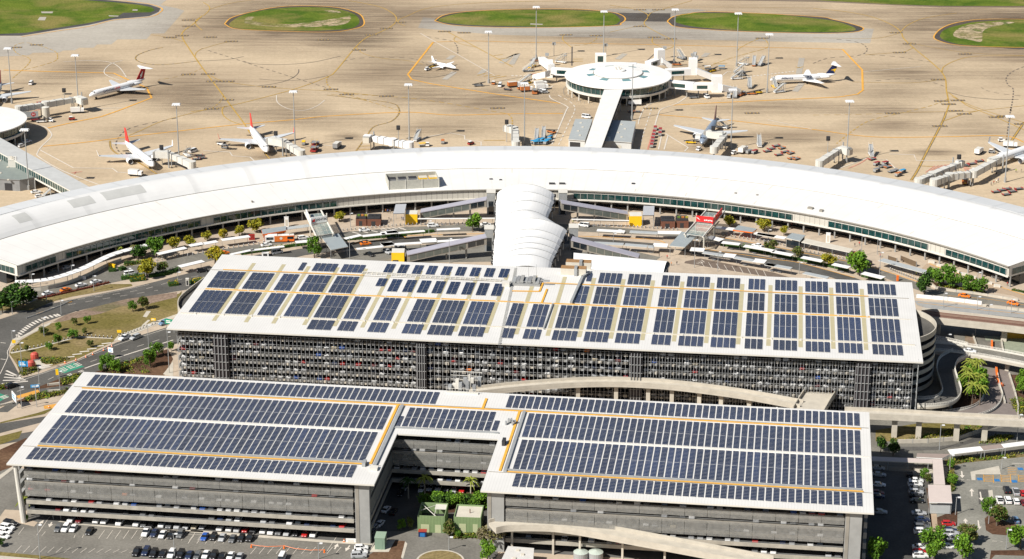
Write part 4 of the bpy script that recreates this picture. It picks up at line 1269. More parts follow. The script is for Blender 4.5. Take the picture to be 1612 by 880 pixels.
rl(zL(0,470,300,420,620,378),.2,(2,2),M_ORA);rl(zK(100,700,330,668,600,615),.25,None,M_ORA)
rl(zL(1180,420,1400,395,1600,378)+zM(200,410,500,400,810,393),.5,None,M_ORA);rl(zN(50,412,400,425,650,440,740,465),.5,None,M_ORA)
rl(zN(1140,415,1600,495)+zO(400,490,900,590,1340,725),.45,None,M_ORA);rl(zN(1050,515,1600,595)+zO(400,575,830,690),.4,None,M_ORA)
rl(zP(480,115,620,170,1100,320,1640,500),.5,None,M_ORA);rl(zP(700,500,1200,545,1640,615),.25,None,M_ORA);rl(zP(340,580,900,650,1640,720),.3,None,M_ORA)
for k in range(9):rl(zN(1020+k*62,612+k*9,1050+k*62,655+k*11),.2,None,None,False)
for k in range(4):rl(zN(985+k*14,625-k*8,1010+k*14,632-k*4),.3,None,None,False)
for k in range(6):rl(zL(1180+k*75,330-k*6,1230+k*75,342-k*6),.8,None,None,False)
for k in range(4):rl(zM(0+k*45,350-k*2,45+k*45,360-k*2),.7,None,None,False)
for k,(mb,mm) in LN.items():
 struct(mb.build('road_and_apron_markings'))
# ================================================================== VEHICLE KIT
CARCOL={'white':(0.78,0.78,0.77),'silver':(0.42,0.43,0.44),'grey':(0.12,0.125,0.13),'black':(0.014,0.014,0.016),'navy':(0.018,0.03,0.075),
  'blue':(0.02,0.09,0.38),'red':(0.45,0.018,0.018),'dark red':(0.16,0.016,0.02),'beige':(0.50,0.43,0.30),'orange':(0.82,0.20,0.015),'pale blue':(0.13,0.22,0.34),'yellow':(0.80,0.50,0.03)}
def carmat(c):
 return mat('car_paint_'+c.replace(' ','_'),CARCOL[c],0.28,0.0,spec=0.6)
M_TAIL=mat('tail_lamp_red',(0.35,0.01,0.01),0.3,0.0);M_HEAD=mat('head_lamp_clear',(0.75,0.76,0.78),0.2,0.0)
STY={'sedan':(4.7,.90,.80,.95,1.45,-1.85,1.15,-1.05,.35),'hatchback':(4.2,.87,.85,.98,1.50,-2.0,1.05,-1.65,.35),'suv':(4.75,.94,1.02,1.15,1.75,-2.3,1.15,-2.0,.5),
 'wagon':(4.7,.90,.82,.96,1.48,-2.25,1.15,-1.9,.35),'van':(4.9,.94,1.1,1.2,2.0,-2.4,1.95,-2.35,1.35),'ute':(5.2,.94,1.02,1.12,1.78,-.75,1.2,-.6,.5)}
def car_parts(style,body_m):
 L,hw,zb,zl,zr,c0,c1,r0,r1=STY[style]
 h=L/2
 B,G,T=MB(),MB(),MB()
 def ring(x,w,z0,z1):
  return [(x,-w,z0),(x,-w,z1-.14),(x,-w+.13,z1),(x,w-.13,z1),(x,w,z1-.14),(x,w,z0)]
 zrear=zl if style in ('hatchback','suv','van','wagon') else zl-.03
 st=[(-h,hw-.14,.38,zrear-.12),(-h+.12,hw-.05,.27,zrear),(c0+.1,hw,.24,zl),(0,hw,.24,zl),(c1,hw,.24,zl-.02),(h-.55,hw-.02,.25,zb),(h-.1,hw-.08,.27,zb-.12),(h,hw-.2,.38,zb-.28)]
 B.loft([ring(*s) for s in st][::-1],body_m)
 def cab(x0,x1,w,z):return [(x1,-w,z),(x1,w,z),(x0,w,z),(x0,-w,z)]
 a,b=cab(c0+.12,c1-.05,hw-.07,zl-.03),cab(r0,r1,hw-.2,zr-.06)
 G.add(a+b,[(0,1,5,4),(1,2,6,5),(2,3,7,6),(3,0,4,7)],M_CARGL)
 t0,t1=cab(r0-.04,r1+.04,hw-.19,zr-.07),cab(r0+.12,r1-.15,hw-.3,zr)
 B.add(t0+t1,[(0,1,5,4),(1,2,6,5),(2,3,7,6),(3,0,4,7),(4,5,6,7)],body_m)
 for s in (-1,1):
  for xb,xt in ((c0+.1,r0),(-.35,-.35),(c1-.08,r1)):
   B.add([(xb-.06,s*(hw-.055),zl-.03),(xb+.06,s*(hw-.055),zl-.03),(xt+.06,s*(hw-.19),zr-.06),(xt-.06,s*(hw-.19),zr-.06)],[(0,1,2,3) if s<0 else (3,2,1,0)],body_m)
 if style=='ute':
  T.box(-h+.15,-hw+.1,zl-.02,c0-.1,hw-.1,zl+.03,M_DARK)
  B.box(-h+.1,-hw+.02,zl-.05,c0,-hw+.09,zl+.1,body_m);B.box(-h+.1,hw-.09,zl-.05,c0,hw-.02,zl+.1,body_m);B.box(-h+.08,-hw+.02,zl-.05,-h+.16,hw-.02,zl+.1,body_m)
 return B,G,T,st
WHEEL=None
CARS,CARN={},[0]
def wheel_mb():
 w=MB();w.tube((0,-.11,0),(0,.11,0),.33,.33,M_BLACK,12);w.tube((0,-.115,0),(0,.115,0),.19,.19,M_GREY,8)
 return w
def make_car(style,colour,loc,rz,label,group,share=False):
 key=(style,colour)
 if key in CARS:
  return dup(CARS[key],loc,rz,label,group,share)
 t=thing('parked_car',label,'car' if style not in ('van','ute') else {'van':'van','ute':'pickup'}[style],loc,rz,group,share)
 B,G,T,st=car_parts(style,carmat(colour))
 B.build('body',t);G.build('windows',t)
 L,hw=STY[style][:2]
 if T.v:T.build('tray',t)
 wm=None
 for x in (L/2-.85,-L/2+.9):
  for y in (-hw+.07,hw-.07):
   if wm is None:
    wo=wheel_mb().build('wheel',t);wm=wo
   else:
    wo=wm.copy();COL.objects.link(wo);adopt(wo,t)
   wo.location=(x,y,.33)
 zb=STY[style][2]
 for s in (-1,1):
  k=MB();k.box(L/2-.2,s*(hw-.42)-.18,zb-.33,L/2+.0,s*(hw-.42)+.18,zb-.17,M_HEAD);k.build('headlight',t)
  k=MB();k.box(-L/2-.005,s*(hw-.36)-.16,zb-.25,-L/2+.12,s*(hw-.36)+.16,zb-.08,M_TAIL);k.build('tail_light',t)
 CARS[key]=t
 return t
SIMPLE={}
def simple_car(style,colour):
 if (style,colour) not in SIMPLE:
  B,G,T,st=car_parts(style,carmat(colour))
  for o in (G,T):
   n=len(B.v);B.v+=o.v;B.f+=[tuple(i+n for i in f) for f in o.f];B.mi+=[B.k(o.mats[i]) for i in o.mi]
  L,hw=STY[style][:2]
  for x in (L/2-.85,-L/2+.9):
   for y in (-hw+.07,hw-.07):B.tube((x,y-.11,.33),(x,y+.11,.33),.33,.33,M_BLACK,6)
  o=B.build('parked_car');COL.objects.unlink(o)
  SIMPLE[(style,colour)]=o.data
  bpy.data.objects.remove(o)
 return SIMPLE[(style,colour)]
def place_simple(style,colour,loc,rz,label,group,share=False):
 o=bpy.data.objects.new('parked_car',simple_car(style,colour))
 COL.objects.link(o);o.location=loc;o.rotation_euler=(0,0,rz)
 return tag(o,label,'car',group,share)
def heading(p,q):
 a,b=at(*p),at(*q)
 return math.atan2(b.y-a.y,b.x-a.x)
# ================================================================== AIRCRAFT
M_FUS=mat('aircraft_white',(0.80,0.80,0.80),0.3,0.02,0.2,spec=0.5)
M_WING=mat('aircraft_wing_grey',(0.56,0.58,0.60),0.35,0.04,0.3,spec=0.5)
M_SILV=mat('aircraft_bare_silver',(0.27,0.33,0.42),0.25,0.05,0.2,metal=0.3,spec=0.6)
M_QRED=mat('tail_red',(0.40,0.012,0.02),0.35,0.03);M_VRED=mat('tail_bright_red',(0.70,0.03,0.03),0.35,0.03)
def aircraft(name,label,nose,tail,L,rad,span,engines='wing',ttail=False,fus=None,finm=None,wingz=None,winglet=None,hn=2.6,ht=4.0,finh=None,prop=False,wingm=None,hgrp='parked airliners'):
 fus=fus or M_FUS
 a,b=at(*nose,hn),at(*tail,ht)
 rz=math.atan2(a.y-b.y,a.x-b.x)
 c=(a+b)/2
 t=thing(name,label,'airplane',(c.x,c.y,0.1),rz,hgrp)
 z0=1.35+rad if L>25 else .85+rad
 rings=[]
 for x,r,dz in ((.5,.06,-.38),(.488,.30,-.33),(.47,.55,-.24),(.44,.80,-.12),(.40,.95,-.03),(.36,1,0),(.1,1,0),(-.15,1,0),(-.24,.96,.06),(-.33,.78,.24),(-.41,.52,.46),(-.47,.28,.62),(-.5,.10,.72)):
  rings.append([(x*L,r*rad*math.cos(2*PI*k/14),z0+dz*rad+r*rad*math.sin(2*PI*k/14)) for k in range(14)])
 m=MB();m.loft(rings[::-1],fus);m.build('fuselage',t,smooth=True)
 m=MB()
 for s in (-1,1):
  for k in range(2):
   xx=(.452-.012*k)*L
   yy0,yy1=s*rad*(.08+.34*k),s*rad*(.36+.28*k)
   m.face([(xx,yy0,z0+rad*.50),(xx-.004*L,yy1,z0+rad*.46),(xx-.020*L,yy1*1.02,z0+rad*.72),(xx-.018*L,yy0,z0+rad*.82)],M_GLASS)
 m.build('cockpit_windows',t)
 for s in (-1,1):
  m=MB()
  n=int(L*1.1)
  for k in range(n):
   x=-.28*L+(.64*L)*k/n
   m.box(x,s*rad*.975-.03,z0+rad*.18,x+.26,s*rad*.975+.03,z0+rad*.18+.38,M_MID)
  m.build('window_row',t)
 wm=wingm or M_WING
 def surf(m,root_x,root_c,tip_x,tip_c,y0,y1,z_a,z_b,th,mm):
  for s in (-1,1):
   if s>0 and y0 is None:continue
   A=[(root_x,s*y0,z_a),(root_x-root_c,s*y0,z_a),(tip_x-tip_c,s*y1,z_b),(tip_x,s*y1,z_b)]
   q=MB()
   hi=[(p[0],p[1],p[2]+th*(1 if i<2 else .35)/2) for i,p in enumerate(A)]
   lo=[(p[0],p[1],p[2]-th*(1 if i<2 else .35)/2) for i,p in enumerate(A)]
   fs=[(0,1,2,3),(7,6,5,4)]+[(i,4+i,4+(i+1)%4,(i+1)%4) for i in range(4)]
   if s>0:pass
   else:fs=[f[::-1] for f in fs]
   q.add(hi+lo,fs,mm)
   yield s,q
 wz=z0-rad*.62 if not prop else z0-rad*.7
 sw=.13*L if not prop else .02*L
 wx=.10*L if engines=='wing' else (.02*L if not prop else .08*L)
 wings={}
 for s,q in surf(None,wx,.19*L,wx-sw-.06*L,.042*L,rad*.5,span/2,wz,wz+span*.045,.018*L,wm):
  wo=q.build('wing',t);wings[s]=wo
  tx,tz=wx-sw-.06*L,wz+span*.045
  if winglet:
   g=MB();y=s*span/2
   g.face([(tx,y,tz),(tx-.042*L,y,tz),(tx-.065*L,y+s*.5,tz+2.4),(tx-.045*L,y+s*.5,tz+2.4)],winglet)
   g.face([(tx,y-s*.08,tz),(tx-.045*L,y+s*.42,tz+2.4),(tx-.065*L,y+s*.42,tz+2.4),(tx-.042*L,y-s*.08,tz)],winglet)
   go=g.build('winglet');adopt(go,wo)
  if engines=='wing':
   g=MB();y=s*span*.165;ez=wz-.55
   ex=wx+.025*L
   er=.062*L*.55
   g.loft([[(ex-k*.10*L,y+er*f*math.cos(2*PI*i/12),ez+er*f*math.sin(2*PI*i/12)) for i in range(12)] for k,f in ((1.1,.55),(.7,.9),(.3,1.0),(0,.92))],M_FUS,cap=False)
   g.add([(ex-.012*L,y+er*.86*math.cos(2*PI*i/12),ez+er*.86*math.sin(2*PI*i/12)) for i in range(12)],[tuple(range(12))],M_DARK)
   g.tube((ex-.10*L,y,ez),(ex-.125*L,y,ez),er*.5,er*.25,M_MID,10)
   g.box(ex-.11*L,y-.15,ez+er*.6,ex-.03*L,y+.15,wz+.3,wm)
   g.build('engine',t)
  if prop:
   g=MB();y=s*span*.22
   g.tube((wx+.09*L,y,wz+.35),(wx-.12*L,y,wz+.35),.38,.30,fus,10)
   for i in range(4):
    aa=PI/4+i*PI/2
    g.obox((wx+.095*L,y+.6*math.cos(aa),wz+.35+.6*math.sin(aa)-.06),.04,.5 if abs(math.cos(aa))>.5 else .1,.12,0,M_DARK)
   g.build('engine',t)
 if engines=='tail':
  for s in (-1,1):
   g=MB();y=s*(rad+.95);er=.85;ex=-.24*L
   g.loft([[(ex-k,y+er*f*math.cos(2*PI*i/12),z0+.5+er*f*math.sin(2*PI*i/12)) for i in range(12)] for k,f in ((5,.6),(3.4,.95),(1.2,1.0),(0,.85))],M_FUS,cap=False)
   g.add([(ex-.1,y+er*.8*math.cos(2*PI*i/12),z0+.5+er*.8*math.sin(2*PI*i/12)) for i in range(12)],[tuple(range(12))],M_DARK)
   g.tube((ex-4.8,y,z0+.5),(ex-5.6,y,z0+.5),er*.55,er*.4,M_MID,10)
   g.box(ex-3.5,min(y,s*rad*.8),z0+.3,ex-.8,max(y,s*rad*.8),z0+.55,M_FUS)
   g.build('engine',t)
 fh=finh or (.165*L)
 fb=z0+rad*.75
 fx0,fx1=(-.35*L,-.47*L) if not ttail else (-.34*L,-.475*L)
 tipx0,tipx1=(-.455*L,-.505*L) if not ttail else (-.46*L,-.535*L)
 g=MB()
 fm=finm or fus
 P0=[(fx0,fb),(fx1,fb),(tipx1,fb+fh),(tipx0,fb+fh)]
 for s in (-1,1):
  g.face([(x,s*(.22 if i<2 else .1),z) for i,(x,z) in enumerate(P0)][::s],fm)
 for i in range(4):
  (x0,za),(x1,zb)=P0[i],P0[(i+1)%4]
  g.face([(x0,-.2 if i<2 else-.1,za),(x0,.2 if i<2 else .1,za),(x1,.2 if i<1 else .1,zb),(x1,-.2 if i<1 else-.1,zb)],fm)
 fo=g.build('tail_fin',t)
 hz=fb+fh-.1 if ttail else z0+rad*.45
 hx=tipx0+.035*L if ttail else-.375*L
 for s,q in surf(None,hx,.10*L,hx-.075*L,.035*L,.1 if ttail else rad*.4,span*(.19 if not ttail else .20),hz,hz+(.0 if ttail else .6),.008*L,wm if not ttail else M_FUS):
  q.build('tailplane',t)
 for x,y in ((.38*L,0),(-.05*L,2.2 if L>25 else 1.6),(-.05*L,-2.2 if L>25 else-1.6)):
  g=MB();g.tube((x,y,.5),(x,y,z0-rad*.5),.12,.12,M_GREY,6)
  for s in (-.3,.3):g.tube((x,y+s-.12,.5),(x,y+s+.12,.5),.5 if L>25 else .3,.5 if L>25 else .3,M_BLACK,10)
  g.build('landing_gear',t)
 return t,z0,rad,L
def side_text(ac,body,size,x,m,side,dz=.35,nm='lettering'):
 t,z0,rad,L=ac
 y=side*(rad+.04)
 lettering(body,size,m,t,(x,y,z0+dz),(PI/2,0,PI if side>0 else 0),nm)
def grey_script(ac):
 t,z0,rad,L=ac
 for s_ in (-1,1):
  k=MB()
  for j in range(6):k.box(2.5+j*.85,s_*(rad-.02)-.04,z0+.45,3.1+j*.85,s_*(rad-.02)+.04,z0+1.0+.25*(j%2),M_WING)
  k.build('livery_marking',t)
q=aircraft('airliner','white T-tailed jet with dark red tail parked beside the left pier',(146.5,149.5),(222,126.5),37.5,1.75,29,'tail',True,finm=M_QRED,finh=6.2)
side_text(q,'QANTAS',1.9,7.2,M_NAVY,1,.5);side_text(q,'LINK',1.9,1.2,M_VRED,1,.5)
k=MB();L=37.5;zf=q[1]+1.75*.75
for s in (-1,1):
 pts=[(-.40*L,zf+.5),(-.445*L,zf+1.6),(-.47*L,zf+4.4),(-.455*L,zf+4.0),(-.44*L,zf+3.2),(-.415*L,zf+2.4),(-.425*L,zf+1.6)]
 k.face([(x,s*.26,z) for x,z in (pts if s<0 else pts[::-1])],M_WHITE)
k.build('tail_emblem',q[0])
q=aircraft('airliner','white twin jet with bright red tail nosed in at the left gate',(237.8,259),(200.5,226.5),39.5,1.95,36.5,finm=M_VRED,winglet=M_FUS)
grey_script(q)
q=aircraft('airliner','white twin jet with red tail and red wingtips at second left gate',(419,237),(395.6,202),39.5,1.95,36.5,finm=M_VRED,winglet=M_VRED)
grey_script(q)
q=aircraft('propeller_plane','small white propeller plane standing alone on the open apron',(717,107),(680.5,97),18.0,.95,17.5,'none',False,finh=3.0,prop=True,hn=1.6,ht=2.4,wingm=M_FUS)
q=aircraft('airliner','white T-tailed jet with navy and yellow tail right of the round building',(1215.5,125.5),(1312,117.5),36.0,1.7,29,'tail',True,finm=M_NAVY,finh=5.4,wingm=M_FUS)
side_text(q,'Alliance',2.0,9.0,M_NAVY,1,.5);side_text(q,'X2',2.4,-3.0,M_NAVY,1,.6)
k=MB();L=36.0;zf=q[1]+1.7*.75
for s in (-1,1):
 pts=[(-.42*L,zf+2.2),(-.50*L,zf+3.0),(-.50*L,zf+2.2),(-.475*L,zf+1.0),(-.47*L,zf+1.9)]
 k.face([(x,s*.24,z) for x,z in (pts if s<0 else pts[::-1])],M_YELLOW)
k.build('tail_emblem',q[0])
aircraft('airliner','silver grey twin jet with dark tail nosed in right of the sheds',(1105.5,224.5),(1126.5,189.5),39.0,1.95,36.5,fus=M_SILV,finm=mat('dark_maroon',(0.12,.03,.035),.4,.05),winglet=None)
q=aircraft('airliner','white twin jet with red ringed engine at the far right gate',(1548,260),(1648,222),39.5,1.95,36.5,finm=M_VRED,winglet=M_FUS)
aircraft('airliner','white twin jet with dark red tail cut off by the left photo edge',(-22,168),(3,131),39.5,1.95,36.5,finm=M_QRED,winglet=None)
# ================================================================== SATELLITE BUILDINGS
M_RROOF=mat('round_roof_membrane',(0.78,0.765,0.735),0.6,0.07,0.12)
def rotunda(label,px,h,Rr,full=True):
 c=at(*px,h);c.z=0
 t=thing('round_departure_building',label,'terminal',tuple(c))
 n=64
 def ring(r,z):return [(r*math.cos(2*PI*i/n),r*math.sin(2*PI*i/n),z) for i in range(n)]
 def band(prof,m,name,parent=t,smooth=False):
  g=MB();g.loft([ring(r,z) for r,z in prof],m,cap=False);return g.build(name,parent,smooth=smooth)
 band([(Rr-.5,h-.7),(Rr,h-.5),(Rr,h),(Rr-.6,h+.08),(Rr*.62,h+.9),(Rr*.60,h+.9)],M_RROOF,'roof')
 r1=Rr*.60
 g=MB()
 for i in range(n):
  m=M_SKYL if (i%8) in (1,2,3) and full else M_RROOF
  a0,a1=2*PI*i/n,2*PI*(i+1)/n
  g.face([(r1*math.cos(a0),r1*math.sin(a0),h+.86),(r1*math.cos(a1),r1*math.sin(a1),h+.86),(r1*.76*math.cos(a1),r1*.76*math.sin(a1),h+1.2),(r1*.76*math.cos(a0),r1*.76*math.sin(a0),h+1.2)],m)
 g.build('roof_light_ring',t)
 band([(r1*.76,h+1.0),(r1*.76,h+1.7),(r1*.5,h+2.2),(r1*.15,h+2.4),(.01,h+2.4)],M_RROOF,'upper_roof')
 band([(r1*.77,h+1.15),(r1*.79,h+1.25),(r1*.77,h+1.4)],M_CONCD,'gutter')
 g=MB();g.loft([ring(4.0,h+2.2),ring(3.8,h+3.0),ring(2.6,h+3.2),ring(.01,h+3.2)],M_RROOF,cap=False)
 for k in range(5):g.tube((1.5*math.cos(k*1.3),2*math.sin(k*1.3),h+3),(1.5*math.cos(k*1.3),2*math.sin(k*1.3),h+3.9),.35,.35,M_CREAM,6)
 g.build('roof_cap',t)
 wz0,wz1=h-4.4,h-.7
 band([(Rr-1.6,wz0),(Rr-1.2,wz1)],M_TEAL,'glazing')
 g=MB()
 for i in range(n):
  a=2*PI*i/n
  g.tube(((Rr-1.5)*math.cos(a),(Rr-1.5)*math.sin(a),wz0),((Rr-1.1)*math.cos(a),(Rr-1.1)*math.sin(a),wz1),.10,.10,M_MID if i%2 else M_OFFW,4,cap=False)
 g.build('glazing_mullions',t)
 band([(Rr-1.6,wz0+.02),(Rr-.7,wz0),(Rr-.7,wz0-1.1),(Rr-1.8,wz0-1.15)],M_OFFW,'floor_band')
 band([(Rr-5.5,0),(Rr-5.5,wz0-1.0)],M_GLASS,'ground_glazing')
 for i in range(24):
  a=2*PI*(i+.5)/24
  g=MB();g.tube(((Rr-1.8)*math.cos(a),(Rr-1.8)*math.sin(a),0),((Rr-1.8)*math.cos(a),(Rr-1.8)*math.sin(a),wz0-1),.35,.35,M_OFFW,8);g.build('column',t)
 g=MB()
 for i in range(n):
  a=2*PI*i/n
  g.tube(((Rr+.6)*math.cos(a),(Rr+.6)*math.sin(a),0),((Rr+.6)*math.cos(a),(Rr+.6)*math.sin(a),1.1),.08,.08,M_MID,4)
 for z in (.6,1.1):g.loft([ring(Rr+.56,z),ring(Rr+.64,z+.06)],M_GREY,cap=False)
 g.build('perimeter_rail',t)
 return t,c
rot,RC=rotunda('round white satellite building with skylight ring in the middle of the apron',(973,118),9.5,28.0)
rotL,RCL=rotunda('round satellite building cut off by the left photo edge',(-50,190),9.5,28.0,False)
def link_bridge(label,a0,a1,b0,b1,h,drop,glass,roofm,wallm):
 """Raised walkway between edge pixels a0/a1 (far end) and b0/b1 (near end) of its roof."""
 A0,A1,B0,B1=at(*a0,h),at(*a1,h),at(*b0,h),at(*b1,h)
 c=(B0+B1)/2
 t=thing('link_bridge',label,'walkway',(c.x,c.y,0))
 o=(c.x,c.y,0)
 g=MB();g.prism([p[:2] for p in (B0,B1,A1,A0)],h-.4,h,wallm,roofm);g.build('roof',t,o)
 g=MB()
 def ins(p,q,d):return p+(q-p).normalized()*d
 Q=[ins(B0,B1,.4),ins(B1,B0,.4),ins(A1,A0,.4),ins(A0,A1,.4)]
 g.prism([p[:2] for p in Q],h-drop,h-.45,wallm);g.build('wall',t,o)
 for P_,Q_,sgn in ((Q[1],Q[2],1),(Q[3],Q[0],1)):
  d=Q_-P_;d.z=0;n=Vector((d.y,-d.x,0)).normalized()*.05
  g=MB();N=int(d.length/2.4)
  for i in range(N):
   s,e=P_+d*((i+.08)/N)+n,P_+d*((i+.92)/N)+n
   g.face([(s.x,s.y,h-drop+.9),(e.x,e.y,h-drop+.9),(e.x,e.y,h-.8),(s.x,s.y,h-.8)],glass)
  g.build('window',t,o)
 for i in range(6):
  f=(i+.5)/6
  for U,V in ((Q[0],Q[3]),(Q[1],Q[2])):
   p=U+(V-U)*f
   g=MB();g.tube((p.x,p.y,0),(p.x,p.y,h-drop),.3,.3,M_CONCG,6);g.build('column',t,o)
 return t
link_bridge('straight white roofed walkway joining the round building to the long terminal',(951,141),(980.5,141),(919,233.5),(946.5,233.5),9.2,4.6,M_GLASS,mat('walkway_roof',(0.72,0.705,0.67),.6,.06,.3),M_MID)
link_bridge('grey roofed walkway running from the left round building to the terminal',(-30,224),(-10,211),(116,303),(146,297),8.8,4.2,M_TEAL,mat('grey_walkway_roof',(0.47,0.475,0.465),.6,.08,.3),M_OFFW)
def shed(name,label,roofpx,h,doors,roofm,wallm,cat='shed'):
 Q=[at(*p,h) for p in roofpx]
 c=(Q[0]+Q[1])/2
 t=thing(name,label,cat,(c.x,c.y,0));o=(c.x,c.y,0)
 g=MB();g.prism([p[:2] for p in Q],h-.3,h,wallm,roofm);g.build('roof',t,o)
 m=sum(Q,Vector())/4
 I=[p+(m-p)*.025 for p in Q]
 g=MB();g.prism([p[:2] for p in I],0,h-.32,wallm);g.build('wall',t,o)
 d=I[1]-I[0];d.z=0;n=Vector((d.y,-d.x,0)).normalized()*.04
 for a,b,z,mm in doors:
  s,e=I[0]+d*a+n,I[0]+d*b+n
  g=MB();g.face([(s.x,s.y,.05),(e.x,e.y,.05),(e.x,e.y,z),(s.x,s.y,z)],mm);g.build('door',t,o)
 d2=Q[3]-Q[0]
 for k in range(4):
  p=m+d2*(.3-.2*k)+d*(.1 if k%2 else-.1)
  g=MB();g.obox((p.x,p.y,h),1.0,1.0,.35,0,M_CREAM);g.build('roof_vent',t,o)
 return t
M_SHEDR=mat('shed_roof_grey',(0.36,0.385,0.385),0.6,0.06,0.3);M_SHEDW=mat('shed_wall_white',(0.60,0.60,0.58),0.6,0.05,0.4)
shed('equipment_shed','grey roofed shed with open dark doorway left of the walkway',[(894.6,219),(921,221),(933,187.5),(905.5,187)],5.0,[(.08,.72,3.6,M_DARK)],M_SHEDR,M_SHEDW)
shed('equipment_shed','grey roofed shed with white walls right of the walkway',[(952.5,221),(994,224),(1001,191),(966,189)],5.0,[(.42,.62,3.0,M_CREAM)],M_SHEDR,M_SHEDW)
shed('stair_housing','small white flat box against the right side of the walkway',[(951,222),(961,222),(961,215),(952,215)],6.2,[(.2,.5,2.4,M_GREY)],M_OFFW,M_OFFW,'building')
shed('baggage_building','low grey green flat roofed building beside the left walkway',[(-30,280),(31,283),(57,279),(-30,232)],5.5,[(.6,.8,3.5,M_DARK)],mat('grey_green_roof',(0.22,0.25,0.23),.7,.1,.3),M_MID,'building')
shed('plant_room','white box on the low building beside the left walkway',[(12,252),(26,252),(26,246),(12,246)],9.0,[],M_OFFW,M_OFFW,'plant room')
# ------------------------------------------------------------------ jet bridges and boarding ramps
M_JB=mat('jet_bridge_panel',(0.60,0.585,0.535),0.5,0.06,0.5)
def tunnel(g,a,b,wd,ht,z0,z1,m,top=None):
 """Box tunnel from a to b whose floor runs from z0 to z1."""
 a,b=Vector(a),Vector(b)
 d=b-a;d.z=0;n=Vector((-d.y,d.x,0)).normalized()*wd/2
 vs=[]
 for p,z in ((a,z0),(b,z1)):
  vs+=[(p.x+n.x,p.y+n.y,z),(p.x-n.x,p.y-n.y,z),(p.x-n.x,p.y-n.y,z+ht),(p.x+n.x,p.y+n.y,z+ht)]
 g.add(vs,[(0,1,2,3),(7,6,5,4),(0,4,5,1),(1,5,6,2),(3,7,4,0)],m)
 g.add(vs,[(2,6,7,3)],top or m)
def jet_bridge(label,px,cabpx,z=4.2,wd=3.0,ht=2.9,mm=None,grp='passenger boarding bridges',windows=False):
 P_=[at(x,y,z) for x,y in px]
 c0=P_[0]
 t=thing('jet_bridge',label,'jet bridge',(c0.x,c0.y,0),0,grp);o=(c0.x,c0.y,0)
 mm=mm or M_JB
 for i in range(len(P_)-1):
  a,b=P_[i],P_[i+1]
  mid=a+(b-a)*.55
  g=MB();tunnel(g,a,mid,wd,ht,z,z,mm);g.build('tunnel',t,o)
  g=MB();tunnel(g,mid,b,wd-.45,ht-.4,z+.1,z+.1,mm);g.build('tunnel',t,o)
  g=MB()
  for f in (.3,.54,.8):
   p=a+(b-a)*f;an=math.atan2(b.y-a.y,b.x-a.x)
   g.obox((p.x,p.y,z-.1),.25,wd+.3,ht+.25,an,M_MID)
  g.build('tunnel_frame',t,o)
  g=MB();q=a+(b-a)*.85
  an=math.atan2(b.y-a.y,b.x-a.x)
  for s in (-1.1,1.1):
   x,y=q.x-s*math.sin(an),q.y+s*math.cos(an)
   g.tube((x,y,.4),(x,y,z),.22,.22,M_GREY,8);g.tube((x-.2,y,.45),(x+.2,y,.45),.45,.45,M_BLACK,8)
  g.build('drive_column',t,o)
 for p in P_[:-1]:
  g=MB();g.tube((p.x,p.y,0),(p.x,p.y,z),.55,.45,M_CONCG,8);g.build('support_column',t,o)
  g=MB();g.tube((p.x,p.y,z-.15),(p.x,p.y,z+ht+.25),wd*.68,wd*.68,mm,12);g.build('rotunda',t,o)
 e,k=P_[-1],at(*cabpx,z)
 an=math.atan2(k.y-e.y,k.x-e.x)
 g=MB();tunnel(g,e,k,wd+.5,ht+.3,z-.1,z-.1,mm);g.build('cab',t,o)
 g=MB();d=(k-e).normalized()
 for i in range(4):
  p=k+d*(.25+i*.3);g.obox((p.x,p.y,z-.1-.03*i),.18,wd+.4-.1*i,ht+.2-.1*i,an,M_CREAM if i%2 else M_MID)
 g.build('bellows',t,o)
 g=MB();p=e+Vector((-math.sin(an),math.cos(an),0))*(wd*.5+1.2);g.tube((p.x,p.y,0),(p.x,p.y,z+ht+1.6),.35,.35,M_GREY,8);g.build('service_mast',t,o)
 return t
jet_bridge('jet bridge from the left round building towards the T-tailed jet',[(30,176),(72,169),(122,160)],(133,164),4.6)
jet_bridge('jet bridge reaching the nose of the red tailed jet at the left gate',[(302,264),(268,248)],(246,247))
jet_bridge('jet bridge reaching the jet with red wingtips at second left gate',[(474,246),(450,230)],(425,226))
jet_bridge('unused white jet bridge lying close along the terminal left of centre',[(645,233),(618,228),(580,221)],(577,224),mm=M_WHITE)
jet_bridge('short upright jet bridge by blue baggage carts at the terminal centre',[(812,232),(812,210)],(798,206),4.6)
jet_bridge('jet bridge reaching the nose of the silver jet right of the sheds',[(1124,240),(1141,219)],(1113,215))
jet_bridge('unused jet bridge beside the light pole right of the silver jet',[(1290,262),(1322,240)],(1336,243))
jet_bridge('shorter jet bridge of the pair at the far right gate',[(1446,291),(1468,281),(1508,264)],(1512,262))
jet_bridge('longer jet bridge of the pair, at the far right white jet',[(1470,292),(1494,283),(1532,278),(1572,256)],(1560,259))
